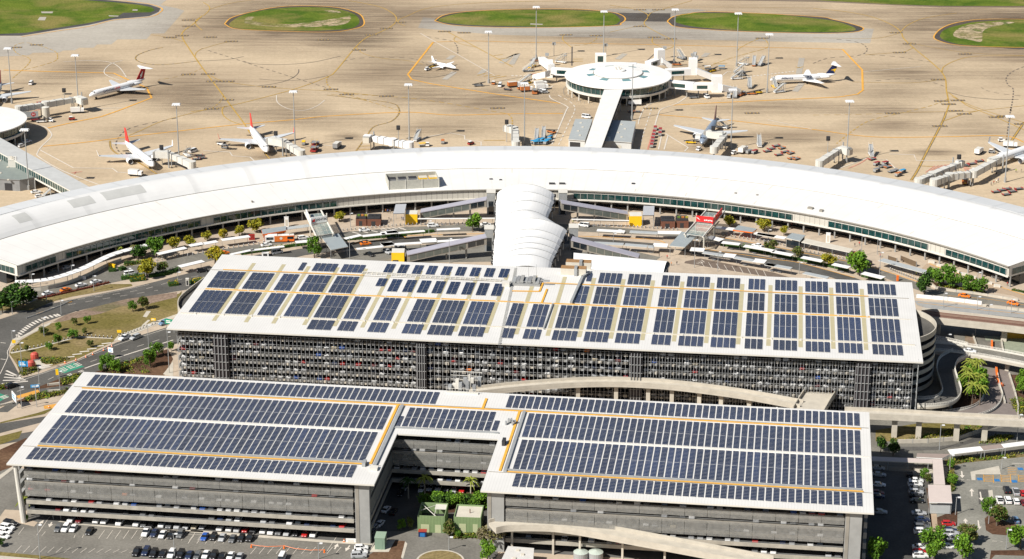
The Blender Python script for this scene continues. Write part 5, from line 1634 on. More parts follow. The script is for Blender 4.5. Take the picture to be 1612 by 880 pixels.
def fixed_link(label,pieces,windows=(),grp='enclosed boarding ramps by the round building'):
 """White enclosed ramps: list of (pxA, pxB, width, zA, zB, height)."""
 a=at(*pieces[0][0],3)
 t=thing('boarding_ramp',label,'boarding ramp',(a.x,a.y,0),0,grp);o=(a.x,a.y,0)
 for (pa,pb,wd,z0,z1,ht) in pieces:
  A,B=at(*pa,z0+1),at(*pb,z1+1)
  g=MB();tunnel(g,A,B,wd,ht,z0,z1,M_WHITE);g.build('tunnel',t,o)
  if z0==z1 and ht<5:
   d=B-A;d.z=0;n=Vector((d.y,-d.x,0)).normalized()*(wd/2+.04)
   if n.y>0:n=-n
   s,e=A+d*.2+n,A+d*.72+n
   g=MB();g.face([(s.x,s.y,z0+.9),(e.x,e.y,z0+.9),(e.x,e.y,z0+ht-.7),(s.x,s.y,z0+ht-.7)],M_TEAL);g.build('window',t,o)
  if ht<5 and z0==z1:
   for f in (.3,.75):
    p=A+(B-A)*f;g=MB();g.tube((p.x,p.y,0),(p.x,p.y,z0),.3,.3,M_CONCG,6);g.build('column',t,o)
 return t
fixed_link('white boarding ramps with two sloping stairs left of the round building',[((902,116),(868,114),3.6,4.2,4.2,3.6),((870,118),(861,118),5.0,0.0,0.0,9.0),((862,118),(842,123),3.6,4.2,.6,3.2),((868,108),(852,96),3.6,5.0,1.2,3.4)])
fixed_link('upper white boarding ramp right of the round building',[((1048,116),(1086,114),4.0,4.4,4.4,3.4),((1084,114),(1097,114),4.6,0,0,8.8),((1096,113),(1121,123),3.6,4.4,.6,3.2)])
fixed_link('lower white boarding ramp right of the round building',[((1050,134),(1092,138),4.2,4.4,4.4,3.6),((1090,138),(1122,138),4.4,4.4,4.4,3.4),((1120,141),(1136,141),5.0,0,0,8.6),((1134,139),(1164,146),3.8,4.4,.4,3.2)])
fixed_link('white boarding ramp behind the round building on its right',[((1020,104),(1034,99),4.0,4.4,4.4,3.4),((1032,99),(1044,98),5.0,0,0,8.6),((1042,97),(1056,106),3.6,4.4,1,3.0)])
fixed_link('small white box ramp behind the round building',[((937,95.5),(954,95.5),5.0,1.5,1.5,4.9)])
k=at(50,183,6)
bd=thing('advert_panel','white advertising panel with dark red disc on the left jet bridge','sign',(at(46,183,3).x,at(46,183,3).y-2.2,3.0),R(8))
g=MB();g.box(-5,-.12,0,5,.12,3.0,M_GREY);g.build('panel',bd)
g=MB();g.tube((2.6,-.12,1.5),(2.6,-.16,1.5),1.1,1.1,M_QRED,16);g.build('emblem',bd)
lettering('H',1.6,M_WHITE,bd,(2.6,-.18,1.5),(PI/2,0,0))
# ------------------------------------------------------------------ floodlight masts
MAST={}
def mast(label,base,top,kind='tall',grp='tall apron floodlight masts'):
 b=at(*base)
 lo,hi=1.0,60.0
 for _ in range(40):
  mid=(lo+hi)/2
  d=Vector((b.x,b.y,mid))-Vector((0,0,CAMH))
  zc=d.y*math.cos(PITCH)-d.z*math.sin(PITCH);uc=d.y*math.sin(PITCH)+d.z*math.cos(PITCH)
  if CY-FPX*uc/zc>top[1]:lo=mid
  else:hi=mid
 h=lo
 nm,cat={'tall':('floodlight_mast','light pole'),'signal':('gate_signal_post','signal post'),'box':('gate_light_post','light post'),'street':('street_lamp','street lamp')}[kind]
 t=thing(nm,label,cat,(b.x,b.y,0),0,grp)
 g=MB()
 if kind=='tall':
  g.tube((0,0,0),(0,0,h-.4),.34,.17,M_GREY,8);g.tube((0,0,0),(0,0,2.2),.6,.6,M_CONCG,8);g.build('pole',t)
  g=MB();g.box(-1.7,-1.0,h-.35,1.7,1.0,h,M_LAMP)
  for k in range(4):g.box(-2.0+k*1.05,-1.35,h-.75,-1.2+k*1.05,-.8,h-.25,M_LAMP);g.box(-2.0+k*1.05,.8,h-.75,-1.2+k*1.05,1.35,h-.25,M_LAMP)
  g.build('floodlight_head',t)
 elif kind=='signal':
  g.tube((0,0,0),(0,0,h),.16,.14,M_GREY,6);g.build('pole',t)
  g=MB();g.box(-.9,-.5,h-.4,.9,.5,h+1.7,M_DARK);g.tube((0,-.52,h+.7),(0,-.75,h+.7),.5,.5,M_DARK,8);g.build('signal_box',t)
 elif kind=='box':
  g.tube((0,0,0),(0,0,h),.16,.14,M_GREY,6);g.build('pole',t)
  g=MB();g.box(-1.0,-.6,h-.6,1.0,.6,h+.8,M_GREY);g.build('lamp_box',t)
 else:
  g.tube((0,0,0),(0,0,h),.14,.09,M_GREY,6);g.build('pole',t)
  g=MB();g.box(-.25,-.1,h-.05,1.1,.1,h+.05,M_GREY);g.box(.35,-.35,h-.12,1.25,.35,h+.08,M_LAMP);g.build('lamp_head',t)
 return t
for lab,b,tp_ in (('leftmost tall floodlight mast by the cut off jet',(19,163),(11,75)),('tall floodlight mast rising behind the left jet bridge',(124,173),(118,86)),('tall floodlight mast in front of the left grey walkway',(45.7,299),(37,203)),
     ('tall floodlight mast right of the left gate jet',(282,251),(278,163)),('tall floodlight mast right of the jet with red wingtips',(464.8,234.5),(460.6,143)),('tall floodlight mast by the unused white jet bridge',(644.4,222.6),(642,132)),
     ('tall floodlight mast right of the propeller plane',(769.3,131),(769,49)),('tall floodlight mast before the long middle grass island',(844,93.5),(843,10)),('tall floodlight mast behind the round building on its left',(950,89),(950,17)),
     ('tall floodlight mast beside the blue baggage carts',(825.6,228),(825,130)),('tall floodlight mast in front of the round building',(994.8,189),(996,99)),('tall floodlight mast behind the round building on its right',(1061,99.4),(1062.4,14)),
     ('tall floodlight mast among the stored passenger stairs',(1159.5,105),(1162,20)),('tall floodlight mast before the nose of the navy tailed jet',(1207.6,146),(1211,53)),('tall floodlight mast at the silver jet gate',(1150.5,234.5),(1154.5,140)),
     ('tall floodlight mast by the unused right jet bridge',(1332.5,256),(1337,158)),('rightmost tall floodlight mast by the paired jet bridges',(1582,287),(1590.6,182))):
 mast(lab,b,tp_)
for lab,b,tp_,kd in (('black gate signal post behind the left jet bridge',(102,161),(100,144),'signal'),('black gate signal post at the left gate jet',(255.6,260),(254,234),'signal'),('black gate signal post at the second left gate',(435.2,239.5),(434,212),'signal'),
      ('black gate signal post by the unused white jet bridge',(627.3,221),(626,203),'signal'),('black gate signal post at the terminal centre',(797.7,223.6),(797,194),'signal'),('black gate signal post at the silver jet',(1122,229.6),(1122.7,204),'signal'),
      ('black gate signal post by the unused right jet bridge',(1302.7,240),(1302.5,220),'signal'),('black gate signal post at the far right gate',(1507.6,278.7),(1509,249),'signal'),
      ('grey lamp box post behind the left boarding stairs',(872,88),(872,69),'box'),('grey lamp box post on top of the left boarding stairs',(861,105),(861,86),'box'),('grey lamp box post left of the mast behind the round building',(953.6,88),(953.6,71),'box'),
      ('grey lamp box post right of the rear white ramp',(1046,92),(1045.5,75.5),'box'),('larger grey lamp box post near the stored stairs',(1090,101),(1088,86.5),'box'),('smaller grey lamp box post near the stored stairs',(1096,106),(1096,90),'box')):
 mast(lab,b,tp_,kd,'gate posts on the apron')
# ------------------------------------------------------------------ ground service equipment
GSE={}
def gse(kind,px,rz,label,grp='ground service equipment on the apron'):
 p=at(*px)
 loc=(p.x,p.y,0.1)
 if kind in GSE:return dup(GSE[kind],loc,rz,label,grp)
 base=kind.split(':')[0]
 colr={'red':M_RED,'orange':mat('faded_orange',(.50,.17,.05),.5,.15,1.0),'grey':M_MID,'white':M_WHITE,'blue':mat('cart_blue',(0.04,0.30,0.55),.5,.1,1.0),'yellow':M_YELLOW}[kind.split(':')[1]]
 nm,cat={'cart':('baggage_cart','baggage cart'),'dolly':('container_dolly','dolly'),'tug':('tow_tractor','tractor'),'stairs':('passenger_stairs','stairs'),'truck':('service_truck','truck'),'loader':('belt_loader','belt loader'),'coach':('apron_bus','bus'),'tank':('storage_tank','tank'),'lift':('scissor_lift_loader','loader')}[base]
 t=thing(nm,label,cat,loc,rz,grp)
 def wheels(xs,y,r):
  for x in xs:
   for s in (-1,1):
    g=MB();g.tube((x,s*y-.12,r),(x,s*y+.12,r),r,r,M_BLACK,8);g.build('wheel',t)
 g=MB()
 if base=='cart':
  g.box(-1.7,-.8,.45,1.7,.8,.6,M_MID);g.box(1.7,-.06,.45,2.6,.06,.55,M_DARK);g.build('bed',t)
  g=MB();g.box(-1.65,-.78,.62,-1.55,.78,1.7,M_GREY);g.box(1.55,-.78,.62,1.65,.78,1.7,M_GREY);g.box(-1.7,-.8,1.7,1.7,.8,1.82,colr);g.build('canopy',t)
  wheels((-1.2,1.2),.65,.28)
 elif base=='dolly':
  g.box(-1.9,-1.0,.42,1.9,1.0,.58,M_DARK)
  for k in range(5):g.box(-1.7+k*.75,-.9,.6,-1.4+k*.75,.9,.68,M_MID)
  g.build('deck',t)
  g=MB();g.box(-1.9,-1.0,.58,-1.75,1.0,.95,colr);g.box(1.75,-1.0,.58,1.9,1.0,.95,colr);g.box(1.9,-.06,.42,2.8,.06,.5,M_DARK);g.build('end_rails',t)
  wheels((-1.3,1.3),.8,.25)
 elif base=='tug':
  g.box(-1.5,-.85,.4,1.6,.85,1.05,colr);g.box(.4,-.7,1.05,1.55,.7,1.2,colr);g.build('chassis',t)
  g=MB();g.box(-1.1,-.75,1.06,.35,.75,1.75,M_CARGL);g.box(-1.2,-.8,1.76,.45,.8,1.88,M_WHITE);g.build('cab',t)
  wheels((-.95,1.0),.8,.4)
 elif base=='stairs':
  g.add([(-3.2,-.9,.9),(2.2,-.9,4.4),(2.2,.9,4.4),(-3.2,.9,.9),(-3.2,-.9,1.15),(2.2,-.9,4.65),(2.2,.9,4.65),(-3.2,.9,1.15)],[(0,3,2,1),(4,5,6,7),(0,1,5,4),(2,3,7,6),(1,2,6,5),(3,0,4,7)],M_GREY)
  g.build('flight',t)
  g=MB()
  for s in (-.9,.9):
   g.tube((-3.2,s,2.0),(2.2,s,5.5),.07,.07,M_OFFW,4);g.tube((2.2,s,5.5),(3.6,s,5.5),.07,.07,M_OFFW,4)
   for k in range(5):g.tube((-3.2+k*1.35,s,1.0+k*.87),(-3.2+k*1.35,s,2.0+k*.87),.05,.05,M_OFFW,4)
  g.build('handrails',t)
  g=MB();g.box(2.2,-.9,4.4,3.6,.9,4.6,M_GREY);g.build('landing',t)
  g=MB();g.box(-3.3,-1.0,.45,3.0,1.0,.75,colr)
  for x in (1.6,2.9):
   for s in (-.8,.8):g.tube((x,s,.7),(x,s,4.4),.1,.1,M_GREY,4)
  g.tube((-.5,-.8,.7),(2.9,-.8,4.2),.07,.07,M_GREY,4);g.tube((-.5,.8,.7),(2.9,.8,4.2),.07,.07,M_GREY,4)
  g.build('chassis',t)
  wheels((-2.4,2.2),.9,.35)
 elif base=='truck':
  g.box(-3.4,-1.15,.55,3.3,1.15,.85,M_DARK);g.build('chassis',t)
  g=MB();g.box(1.6,-1.1,.86,3.3,1.1,2.4,M_WHITE);g.box(2.3,-1.02,1.5,3.34,1.02,2.2,M_CARGL);g.build('cab',t)
  g=MB();g.box(-3.4,-1.2,.9,1.4,1.2,3.0,colr if colr is not M_WHITE else M_WHITE,M_OFFW);g.build('cargo_box',t)
  wheels((-2.3,2.3),1.0,.48)
 elif base=='loader':
  g.box(-2.6,-.8,.45,2.2,.8,.95,colr);g.box(.9,-.75,.95,1.6,.75,1.5,M_DARK);g.build('chassis',t)
  g=MB();g.add([(-3.6,-.5,1.0),(3.6,-.5,2.1),(3.6,.5,2.1),(-3.6,.5,1.0),(-3.6,-.5,1.2),(3.6,-.5,2.3),(3.6,.5,2.3),(-3.6,.5,1.2)],[(0,3,2,1),(4,5,6,7),(0,1,5,4),(2,3,7,6),(1,2,6,5),(3,0,4,7)],M_DARK);g.build('conveyor',t)
  wheels((-1.8,1.5),.75,.38)
 elif base=='lift':
  g.box(-3.2,-1.4,.5,3.2,1.4,1.0,colr);g.build('chassis',t)
  g=MB();g.box(-3.2,-1.5,2.4,.2,1.5,2.6,M_MID);g.box(.4,-1.5,1.4,3.4,1.5,1.6,M_MID);g.build('platform',t)
  g=MB()
  for s in (-1.2,1.2):g.tube((-3,s,1),(0,s,2.4),.12,.12,colr,4);g.tube((0,s,1),(-3,s,2.4),.12,.12,colr,4);g.tube((-3.1,s,2.6),(.1,s,3.5),.06,.06,M_YELLOW,4)
  g.build('scissor_arms',t)
  wheels((-2.2,2.2),1.2,.4)
 elif base=='coach':
  g.box(-5.8,-1.25,.4,5.8,1.25,3.0,M_WHITE);g.build('body',t)
  g=MB()
  for s in (-1.26,1.24):g.box(-5.2,s,1.5,5.4,s+.02,2.5,M_GLASS)
  g.box(5.8,-1.1,1.2,5.82,1.1,2.6,M_GLASS);g.build('windows',t)
  g=MB();g.box(-4.5,-.7,3.0,-2,.7,3.3,M_OFFW);g.box(1,-.5,3.0,2,.5,3.15,M_OFFW);g.build('roof_units',t)
  wheels((-3.4,3.6),1.1,.5)
 elif base=='tank':
  g.tube((0,0,.2),(0,0,6.0),1.9,1.9,M_CREAM,16);g.build('shell',t)
  g=MB();g.tube((0,0,6.0),(0,0,6.3),1.95,.4,M_OFFW,16);g.build('lid',t)
 GSE[kind]=t
 return t
rA=R(35);
LST=[('truck:white',(122,178),R(12),'white box truck under the left jet bridge'),('tug:red',(113,189),R(10),'small red and white tractor under the left jet bridge'),('tank:white',(73,187),0,'cream storage tank beside the left round building'),
 ('loader:red',(57,190),R(20),'red belt loader beside the cream tank'),('tug:white',(80,192),R(-20),'white tow tractor beside the cream tank'),('loader:white',(66,193),R(10),'white belt loader in front of the cream tank'),('cart:orange',(48,171),R(15),'orange baggage cart above the left jet bridge'),
 ('cart:red',(63,166),R(20),'red baggage cart above the left jet bridge'),('stairs:white',(295,246),R(-60),'white passenger stairs right of the left gate jet'),('dolly:red',(313,246),R(10),'red dolly beside the white passenger stairs'),('dolly:red',(317,250),R(12),'red dolly nearer the terminal beside the white stairs'),('dolly:red',(309,252),R(15),'red dolly closest to the left gate bridge'),
 ('truck:white',(214,277),R(-15),'white service truck by the terminal left of the gate jet'),('dolly:grey',(204,243),R(5),'grey dolly behind the wing of the left gate jet'),('loader:white',(350,229),R(-30),'white belt loader left of the second gate jet'),('cart:grey',(354,234),R(-30),'grey baggage cart left of the second gate jet'),('cart:yellow',(478,228),R(90),'yellow baggage cart right of the second gate bridge'),
 ('lift:red',(496,230),R(80),'red scissor loader right of the second gate bridge'),('lift:red',(495,238),R(80),'red scissor loader closest to the terminal roof'),('truck:grey',(531,233),R(75),'white cabbed grey truck left of the unused white bridge'),('stairs:white',(657,221),R(70),'passenger stairs right of the unused white bridge'),('cart:yellow',(665,231),R(20),'yellow baggage cart beside the unused white bridge'),
 ('tug:white',(673,230),R(90),'white tractor beside the yellow baggage cart'),('cart:orange',(697,226),R(90),'orange and dark cart by the terminal left of centre'),('tug:red',(741,228),R(40),'red tractor by the terminal left of centre'),('tug:white',(673,111),R(40),'white tractor at the wing of the propeller plane'),('loader:yellow',(681,107),R(40),'yellow loader at the wing of the propeller plane'),
 ('loader:grey',(754,136),R(10),'grey loader left of the parked service vans'),('tug:orange',(777,133),R(80),'orange tractor at the foot of the mast'),('dolly:red',(799,142),R(-20),'red dolly in front of the service vans'),('truck:orange',(809,137),R(20),'orange box truck among the service vehicles'),('tug:orange',(819,141),R(30),'orange tractor among the service vehicles'),
 ('truck:orange',(829,144),R(15),'orange box truck nearest the terminal among the service vehicles'),('lift:orange',(842,147),R(85),'orange scissor loader among the service vehicles'),('truck:white',(851,136),R(20),'white box truck among the service vehicles'),('truck:white',(853,141),R(15),'white truck nearest the round building among the service vehicles'),('tug:grey',(857,147),R(10),'dark tractor nearest the round building'),
 ('loader:yellow',(830,132),R(30),'yellow loader behind the service vehicles'),('stairs:white',(826,132),R(20),'passenger stairs behind the service vehicles'),('stairs:grey',(832,113),R(10),'passenger stairs left of the white boarding ramp'),('stairs:yellow',(838,106),R(60),'yellow based stairs left of the white boarding ramp'),('loader:orange',(843,97),R(30),'orange loader behind the left boarding ramp'),('stairs:white',(883,99),R(-30),'passenger stairs behind the left boarding ramp'),
 ('cart:red',(843,122),R(0),'red cart at the foot of the left boarding ramp'),('stairs:grey',(1072,93),R(120),'leftmost stored passenger stairs behind the right ramps'),('stairs:white',(1092,97),R(70),'stored passenger stairs beside the grey lamp posts'),('loader:orange',(1066,103),R(0),'orange loader beside the rear right ramp'),('stairs:white',(1170,102),R(-40),'stored passenger stairs at the mast foot'),
 ('stairs:orange',(1187,103),R(80),'orange based stored stairs right of the mast'),('stairs:grey',(1199,103),R(60),'rightmost stored passenger stairs behind the navy tailed jet'),('stairs:grey',(1164,115),R(20),'grey stairs pointing to the right boarding ramps'),('stairs:white',(1160,125),R(15),'long passenger stairs left of the navy tailed jet'),('loader:grey',(1169,120),R(20),'grey loader left of the navy tailed jet'),('loader:yellow',(1122,113),R(40),'yellow loader above the right boarding ramps'),
 ('cart:blue',(1136,109),R(0),'blue cart above the right boarding ramps'),('cart:white',(1114,109),R(10),'white cart above the right boarding ramps'),('loader:grey',(1093,155),R(10),'grey loader under the lower right ramp'),('lift:orange',(1166,150),R(60),'orange loader at the foot of the lower ramp'),('stairs:grey',(1157,153),R(85),'left one of two stairs beneath the lower ramp end'),('stairs:white',(1147,153),R(85),'second stairs beneath the lower ramp end'),
 ('loader:orange',(1184,149),R(5),'orange loader right of the lower ramp end'),('loader:yellow',(1193,147),R(10),'yellow loader left of the mast base'),('stairs:white',(1227,146),R(25),'white covered stairs below the navy tailed jet'),('stairs:yellow',(1219,138),R(100),'yellow striped stairs at the nose of the navy tailed jet'),('stairs:grey',(1180,138),R(90),'narrow stairs between the lower ramp and navy tailed jet'),
 ('truck:white',(999,166),R(180),'white truck in the shade under the walkway'),('dolly:orange',(994,177),R(5),'orange dolly in the shade right of the walkway'),('dolly:orange',(1003,177),R(0),'second orange dolly right of the walkway'),('truck:white',(1099,221),R(80),'white truck at the nose of the silver jet'),('tug:white',(1100,237),R(60),'white tow tractor in front of the silver jet'),('loader:yellow',(1088,226),R(-10),'yellow loader left of the silver jet nose'),('stairs:white',(1136,202),R(150),'passenger stairs behind the wing of the silver jet'),
 ('tug:white',(1156,243),R(40),'white tractor right of the silver jet bridge'),('truck:white',(1170,240),R(60),'white truck right of the silver jet bridge'),('cart:grey',(1179,242),R(45),'grey cart beside the white truck'),('cart:red',(1188,242),R(45),'red cart beside the white truck'),('stairs:white',(1195,230),R(90),'tall white stairs right of the silver jet mast'),('stairs:white',(1371,245),R(90),'white stairs right of the unused right bridge'),('truck:white',(1541,242),R(60),'short white truck left of the far right jet'),
 ('tug:grey',(1561,241),R(-20),'dark tractor near the far right jet wing'),('tug:white',(1576,223),R(0),'white tractor behind the far right jet'),('truck:white',(1590,232),R(-10),'white high lift truck behind the far right jet'),('tug:red',(1534,271),R(10),'red tractor between the paired jet bridges'),('dolly:red',(1519,262),R(5),'red dolly by the nose of the far right jet'),('lift:orange',(1519,288),R(80),'orange platform under the longer right jet bridge')]
for kd,px,rz,lab in LST:
 gse(kd,px,rz,lab)
for i,(x,y) in enumerate(zI(360,275,400,290,352,308,396,320,345,335,340,362,335,388,330,412)):
 gse('cart:red',(x,y),R(85),('%s red and white baggage cart from the back, in the row right of the sheds'%ORD[i]),'baggage carts in rows')
for i,(x,y) in enumerate(zI(1245,450,1275,430,1315,407,1335,478,1385,455)):gse('dolly:red',(x,y),R(30),'%s long grey dolly from the left, right of the silver jet'%ORD[i],'dollies parked by the terminal')
for i,(x,y) in enumerate(zI(1360,425,1430,465,1435,505,1475,510)):gse('dolly:orange',(x,y),R(45),'%s dark dolly of the scattered group right of the grey dollies'%ORD[i],'dollies parked by the terminal')
for i,(x,y) in enumerate(zJ(450,495,485,538,530,550,550,535,570,555,485,588,600,590,620,580,650,620,682,597)):gse(['dolly:red','cart:red','dolly:grey','cart:red','dolly:orange','cart:grey','dolly:grey','dolly:grey','cart:orange','cart:blue'][i],(x,y),R(40),'%s cart from the left in the loose cluster left of the red hatching'%ORD[i],'carts parked by the terminal')
for i,(x,y) in enumerate(zJ(1155,540,1215,530,1270,510,1395,745,1440,732,1480,722,1475,765,1520,742,1570,722)):gse('dolly:red',(x,y),R(22),'%s red ended dolly from the left near the far right gate'%ORD[i],'dollies at the far right gate')
for i,(x,y) in enumerate(zH(1010,385,1040,375,1030,392,1070,370,1065,390,1105,388,1120,375,1135,350)):gse('cart:blue',(x,y),R(20+40*(i%2)),'%s blue baggage cart from the left beside the central mast'%ORD[i],'blue baggage carts')
for i,(x,y) in enumerate(zH(1030,350,1085,335)):gse('stairs:grey',(x,y),R(85),'%s tall stairs behind the blue baggage carts'%['left','right'][i],'stairs behind the blue carts')
gse('loader:orange',zH(1150,300)[0],R(-40),'orange loader above the blue baggage carts')
gse('coach:white',(18,291),R(-28),'whole white coach parked beside the left low building','coaches by the left walkway');gse('coach:white',(-4,284),R(-28),'white coach cut off by the photo edge beside the low building','coaches by the left walkway')
gse('stairs:grey',(80,308),R(40),'grey stairs between the left walkway and terminal')
# ================================================================== FORECOURT STRUCTURES
ribs=[zM(915,75,1140,20,1375,85),zM(905,150,1140,95,1370,145),zM(905,232,1130,165,1352,200),zM(902,310,1120,245,1320,275),zM(898,365,1160,318,1475,372),
  zM(890,460,1150,400,1440,445),zM(885,530,1150,460,1418,492),zM(882,575,1140,510,1398,535),zM(880,615,1140,550,1378,572),zM(878,650,1130,608,1355,622),zM(877,730,1130,700,1345,705)]
HS=9.0
L0=[at(*r[0],HS) for r in ribs];R0=[at(*r[2],HS) for r in ribs]
cb=(L0[4]+R0[4])/2
can=thing('tensile_canopy','white ribbed membrane canopy bridging from the terminal to the rear car park','canopy',(cb.x,cb.y,0));co=(cb.x,cb.y,0)
M_MEMB=mat('white_membrane',(0.78,0.775,0.76),0.7,0.03,0.1)
def rib_pt(k,t,rise):
 a,b=L0[k],R0[k]
 p=a+(b-a)*t
 return Vector((p.x,p.y,HS+rise*math.sin(PI*t) ** .75))
RISE=[4.6,4.9,4.8,4.8,5.4,5.2,5.0,4.8,4.6,4.2,3.6]
for k in range(len(ribs)-1):
 g=MB();N,M_=20,5
 grid=[]
 for j in range(M_+1):
  s=j/M_
  sag=1-.075*math.sin(PI*s)
  grid.append([rib_pt(k,i/N,RISE[k])*(1-s)+rib_pt(k+1,i/N,RISE[k+1])*s for i in range(N+1)])
  for i,p in enumerate(grid[-1]):
   p.z=HS+(p.z-HS)*sag
   q=abs(i/N-.5)*2
   mid=(grid[-1][N//2])
   pull=.03*math.sin(PI*s)*q ** 6
   p.x+=(mid.x-p.x)*pull if i!=N//2 else 0
 for j in range(M_):
  for i in range(N):g.face([grid[j+1][i],grid[j+1][i+1],grid[j][i+1],grid[j][i]],M_MEMB)
 g.build('membrane_panel',can,co,smooth=True)
for k in range(len(ribs)):
 g=MB()
 for i in range(16):
  p,q=rib_pt(k,i/16,RISE[k]+.12),rib_pt(k,(i+1)/16,RISE[k]+.12)
  g.tube(p,q,.12,.12,M_GREY,5,False)
 g.build('arch_rib',can,co)
 for P_ in (L0[k],R0[k]):
  g=MB();c=cb+(P_-cb)*.97;g.tube((P_.x,P_.y,5),(P_.x,P_.y,HS),.35,.2,M_GREY,6);g.tube((P_.x,P_.y,HS-.9),(P_.x,P_.y,HS+.3),.55,.55,M_DARK,8);g.build('rib_foot',can,co)
g=MB()
dk=[p[:2] for p in ((L0[0]*.93+R0[0]*.07),(R0[0]*.93+L0[0]*.07),(R0[3]*.95+L0[3]*.05),(R0[4]*.93+L0[4]*.07),(R0[6]*.95+L0[6]*.05),(R0[9]*.95+L0[9]*.05),(L0[9]*.95+R0[9]*.05))]
g.prism(dk,4.6,6.0,M_CONCG);g.build('bridge_deck',can,co)
for k in range(0,9):
 for s in (.2,.8):
  p=rib_pt(k,s,0);g=MB();g.tube((p.x,p.y,0),(p.x,p.y,4.6),.6,.6,M_CONCG,8);g.build('pier',can,co)
A,B,C_,D_=at(903,413,20.5),at(1043,428,20.5),at(1055,408,20.5),at(903,395,20.5)
va=thing('vaulted_roof','white barrel vaulted roof behind the rear car park right of the membrane canopy','roof',(A.x,A.y,0));vo=(A.x,A.y,0)
g=MB();N=10
for i in range(14):
 for j in range(N):
  def q(s,t):
   p=(A*(1-t)+D_*t)*(1-s)+(B*(1-t)+C_*t)*s
   return (p.x,p.y,18.6+3.2*math.sin(PI*t))
  g.face([q(i/14,j/N),q((i+1)/14,j/N),q((i+1)/14,(j+1)/N),q(i/14,(j+1)/N)],M_VAULT if False else M_MEMB)
g.build('roof',va,vo,smooth=True)
g=MB();g.prism([p[:2] for p in (A,B,C_,D_)],17.9,18.6,M_GREY);g.build('edge_beam',va,vo)
for s in (.02,.33,.66,.98):
 for t in (.08,.92):
  p=(A*(1-t)+D_*t)*(1-s)+(B*(1-t)+C_*t)*s
  g=MB();g.tube((p.x,p.y,0),(p.x,p.y,17.9),.4,.4,M_GREY,8);g.build('column',va,vo)
M_ESC=mat('lilac_grey_roof',(0.36,0.35,0.40),0.5,0.06,0.4)
def escalator(label,top,bot,portal,zt=6.2,wd=4.2):
 T,Bm=at(*top,zt+3),at(*bot,3.2)
 t=thing('escalator_enclosure',label,'escalator',(Bm.x,Bm.y,0),0,'glazed escalator enclosures');o=(Bm.x,Bm.y,0)
 g=MB();tunnel(g,T,Bm,wd,3.0,zt,.3,M_CONCD,M_MID);g.build('trunk',t,o)
 g=MB();tunnel(g,T,Bm,wd+.6,.35,zt+3.02,3.32,M_ESC);g.build('roof',t,o)
 d=Bm-T;d.z=0
 n=Vector((d.y,-d.x,0)).normalized()
 for s in (-1,1):
  for f0,f1,mm in ((.03,.24,M_GLASS),(.26,.97,mat('escalator_glass',(0.10,0.115,0.105),.12,.2,.4,spec=.7))):
   g=MB();K_=max(2,int(d.length*(f1-f0)/3))
   for i in range(K_):
    a,b=f0+(f1-f0)*(i+.04)/K_,f0+(f1-f0)*(i+.96)/K_
    p,q=T+d*a+n*s*(wd/2+.05),T+d*b+n*s*(wd/2+.05)
    za,zb=zt+(.3-zt)*a,zt+(.3-zt)*b
    f=[(p.x,p.y,za+.5),(q.x,q.y,zb+.5),(q.x,q.y,zb+2.8),(p.x,p.y,za+2.8)]
    g.face(f if s>0 else f[::-1],mm)
   g.build('window',t,o)
 if portal:
  c=at(*portal,0);an=math.atan2(d.y,d.x)
  g=MB();g.obox((c.x,c.y,0),5.2,5.6,4.6,0,M_YELLOW,M_OFFW);g.obox((c.x-1.0,c.y-2.84,.3),2.4,.08,1.1,0,M_DARK) if portal[1]>380 else None
  g.build('portal',t,o)
 for f in (.25,.5):
  p=T+d*f;g=MB();g.tube((p.x,p.y,0),(p.x,p.y,zt*(1-f)),.4,.4,M_CONCG,6);g.build('column',t,o)
escalator('glazed escalator with yellow portal on the left, close to the terminal',(766,313),(662,333),(648,350))
escalator('glazed escalator with yellow portal on the left, close to the rear car park',(765,372),(640,400),(627,411))
escalator('glazed escalator with yellow portal on the right, close to the terminal',(883,318),(988,336),(1000,353))
escalator('glazed escalator running right behind the white vaulted roof',(900,376),(1006,404),None)
def pod(label,px,w_,d_,h,m=M_OFFW):
 c=at(*px);t=thing('lift_lobby',label,'lift lobby',(c.x,c.y,0),0,'lift lobbies beside the membrane canopy')
 g=MB();g.box(-w_/2,0,0,w_/2,d_,h-.3,M_GREY,m);g.build('wall',t)
 g=MB();g.box(-w_/2-.2,-.2,h-.3,w_/2+.2,d_+.2,h,m);g.build('roof',t)
 g=MB();g.box(-w_*.3,-.05,.2,w_*.3,-.01,h*.6,M_GLASS);g.build('door',t)
pod('upper left lift lobby between membrane canopy and escalator',(773,338),3.6,5,10.2);pod('lower left lift lobby between membrane canopy and escalator',(770,396),3.6,5,10.0)
pod('upper right lift lobby between membrane canopy and escalator',(886,338),3.6,5,10.2);pod('lower right lift lobby between membrane canopy and escalator',(903,394),3.6,5,10.0)
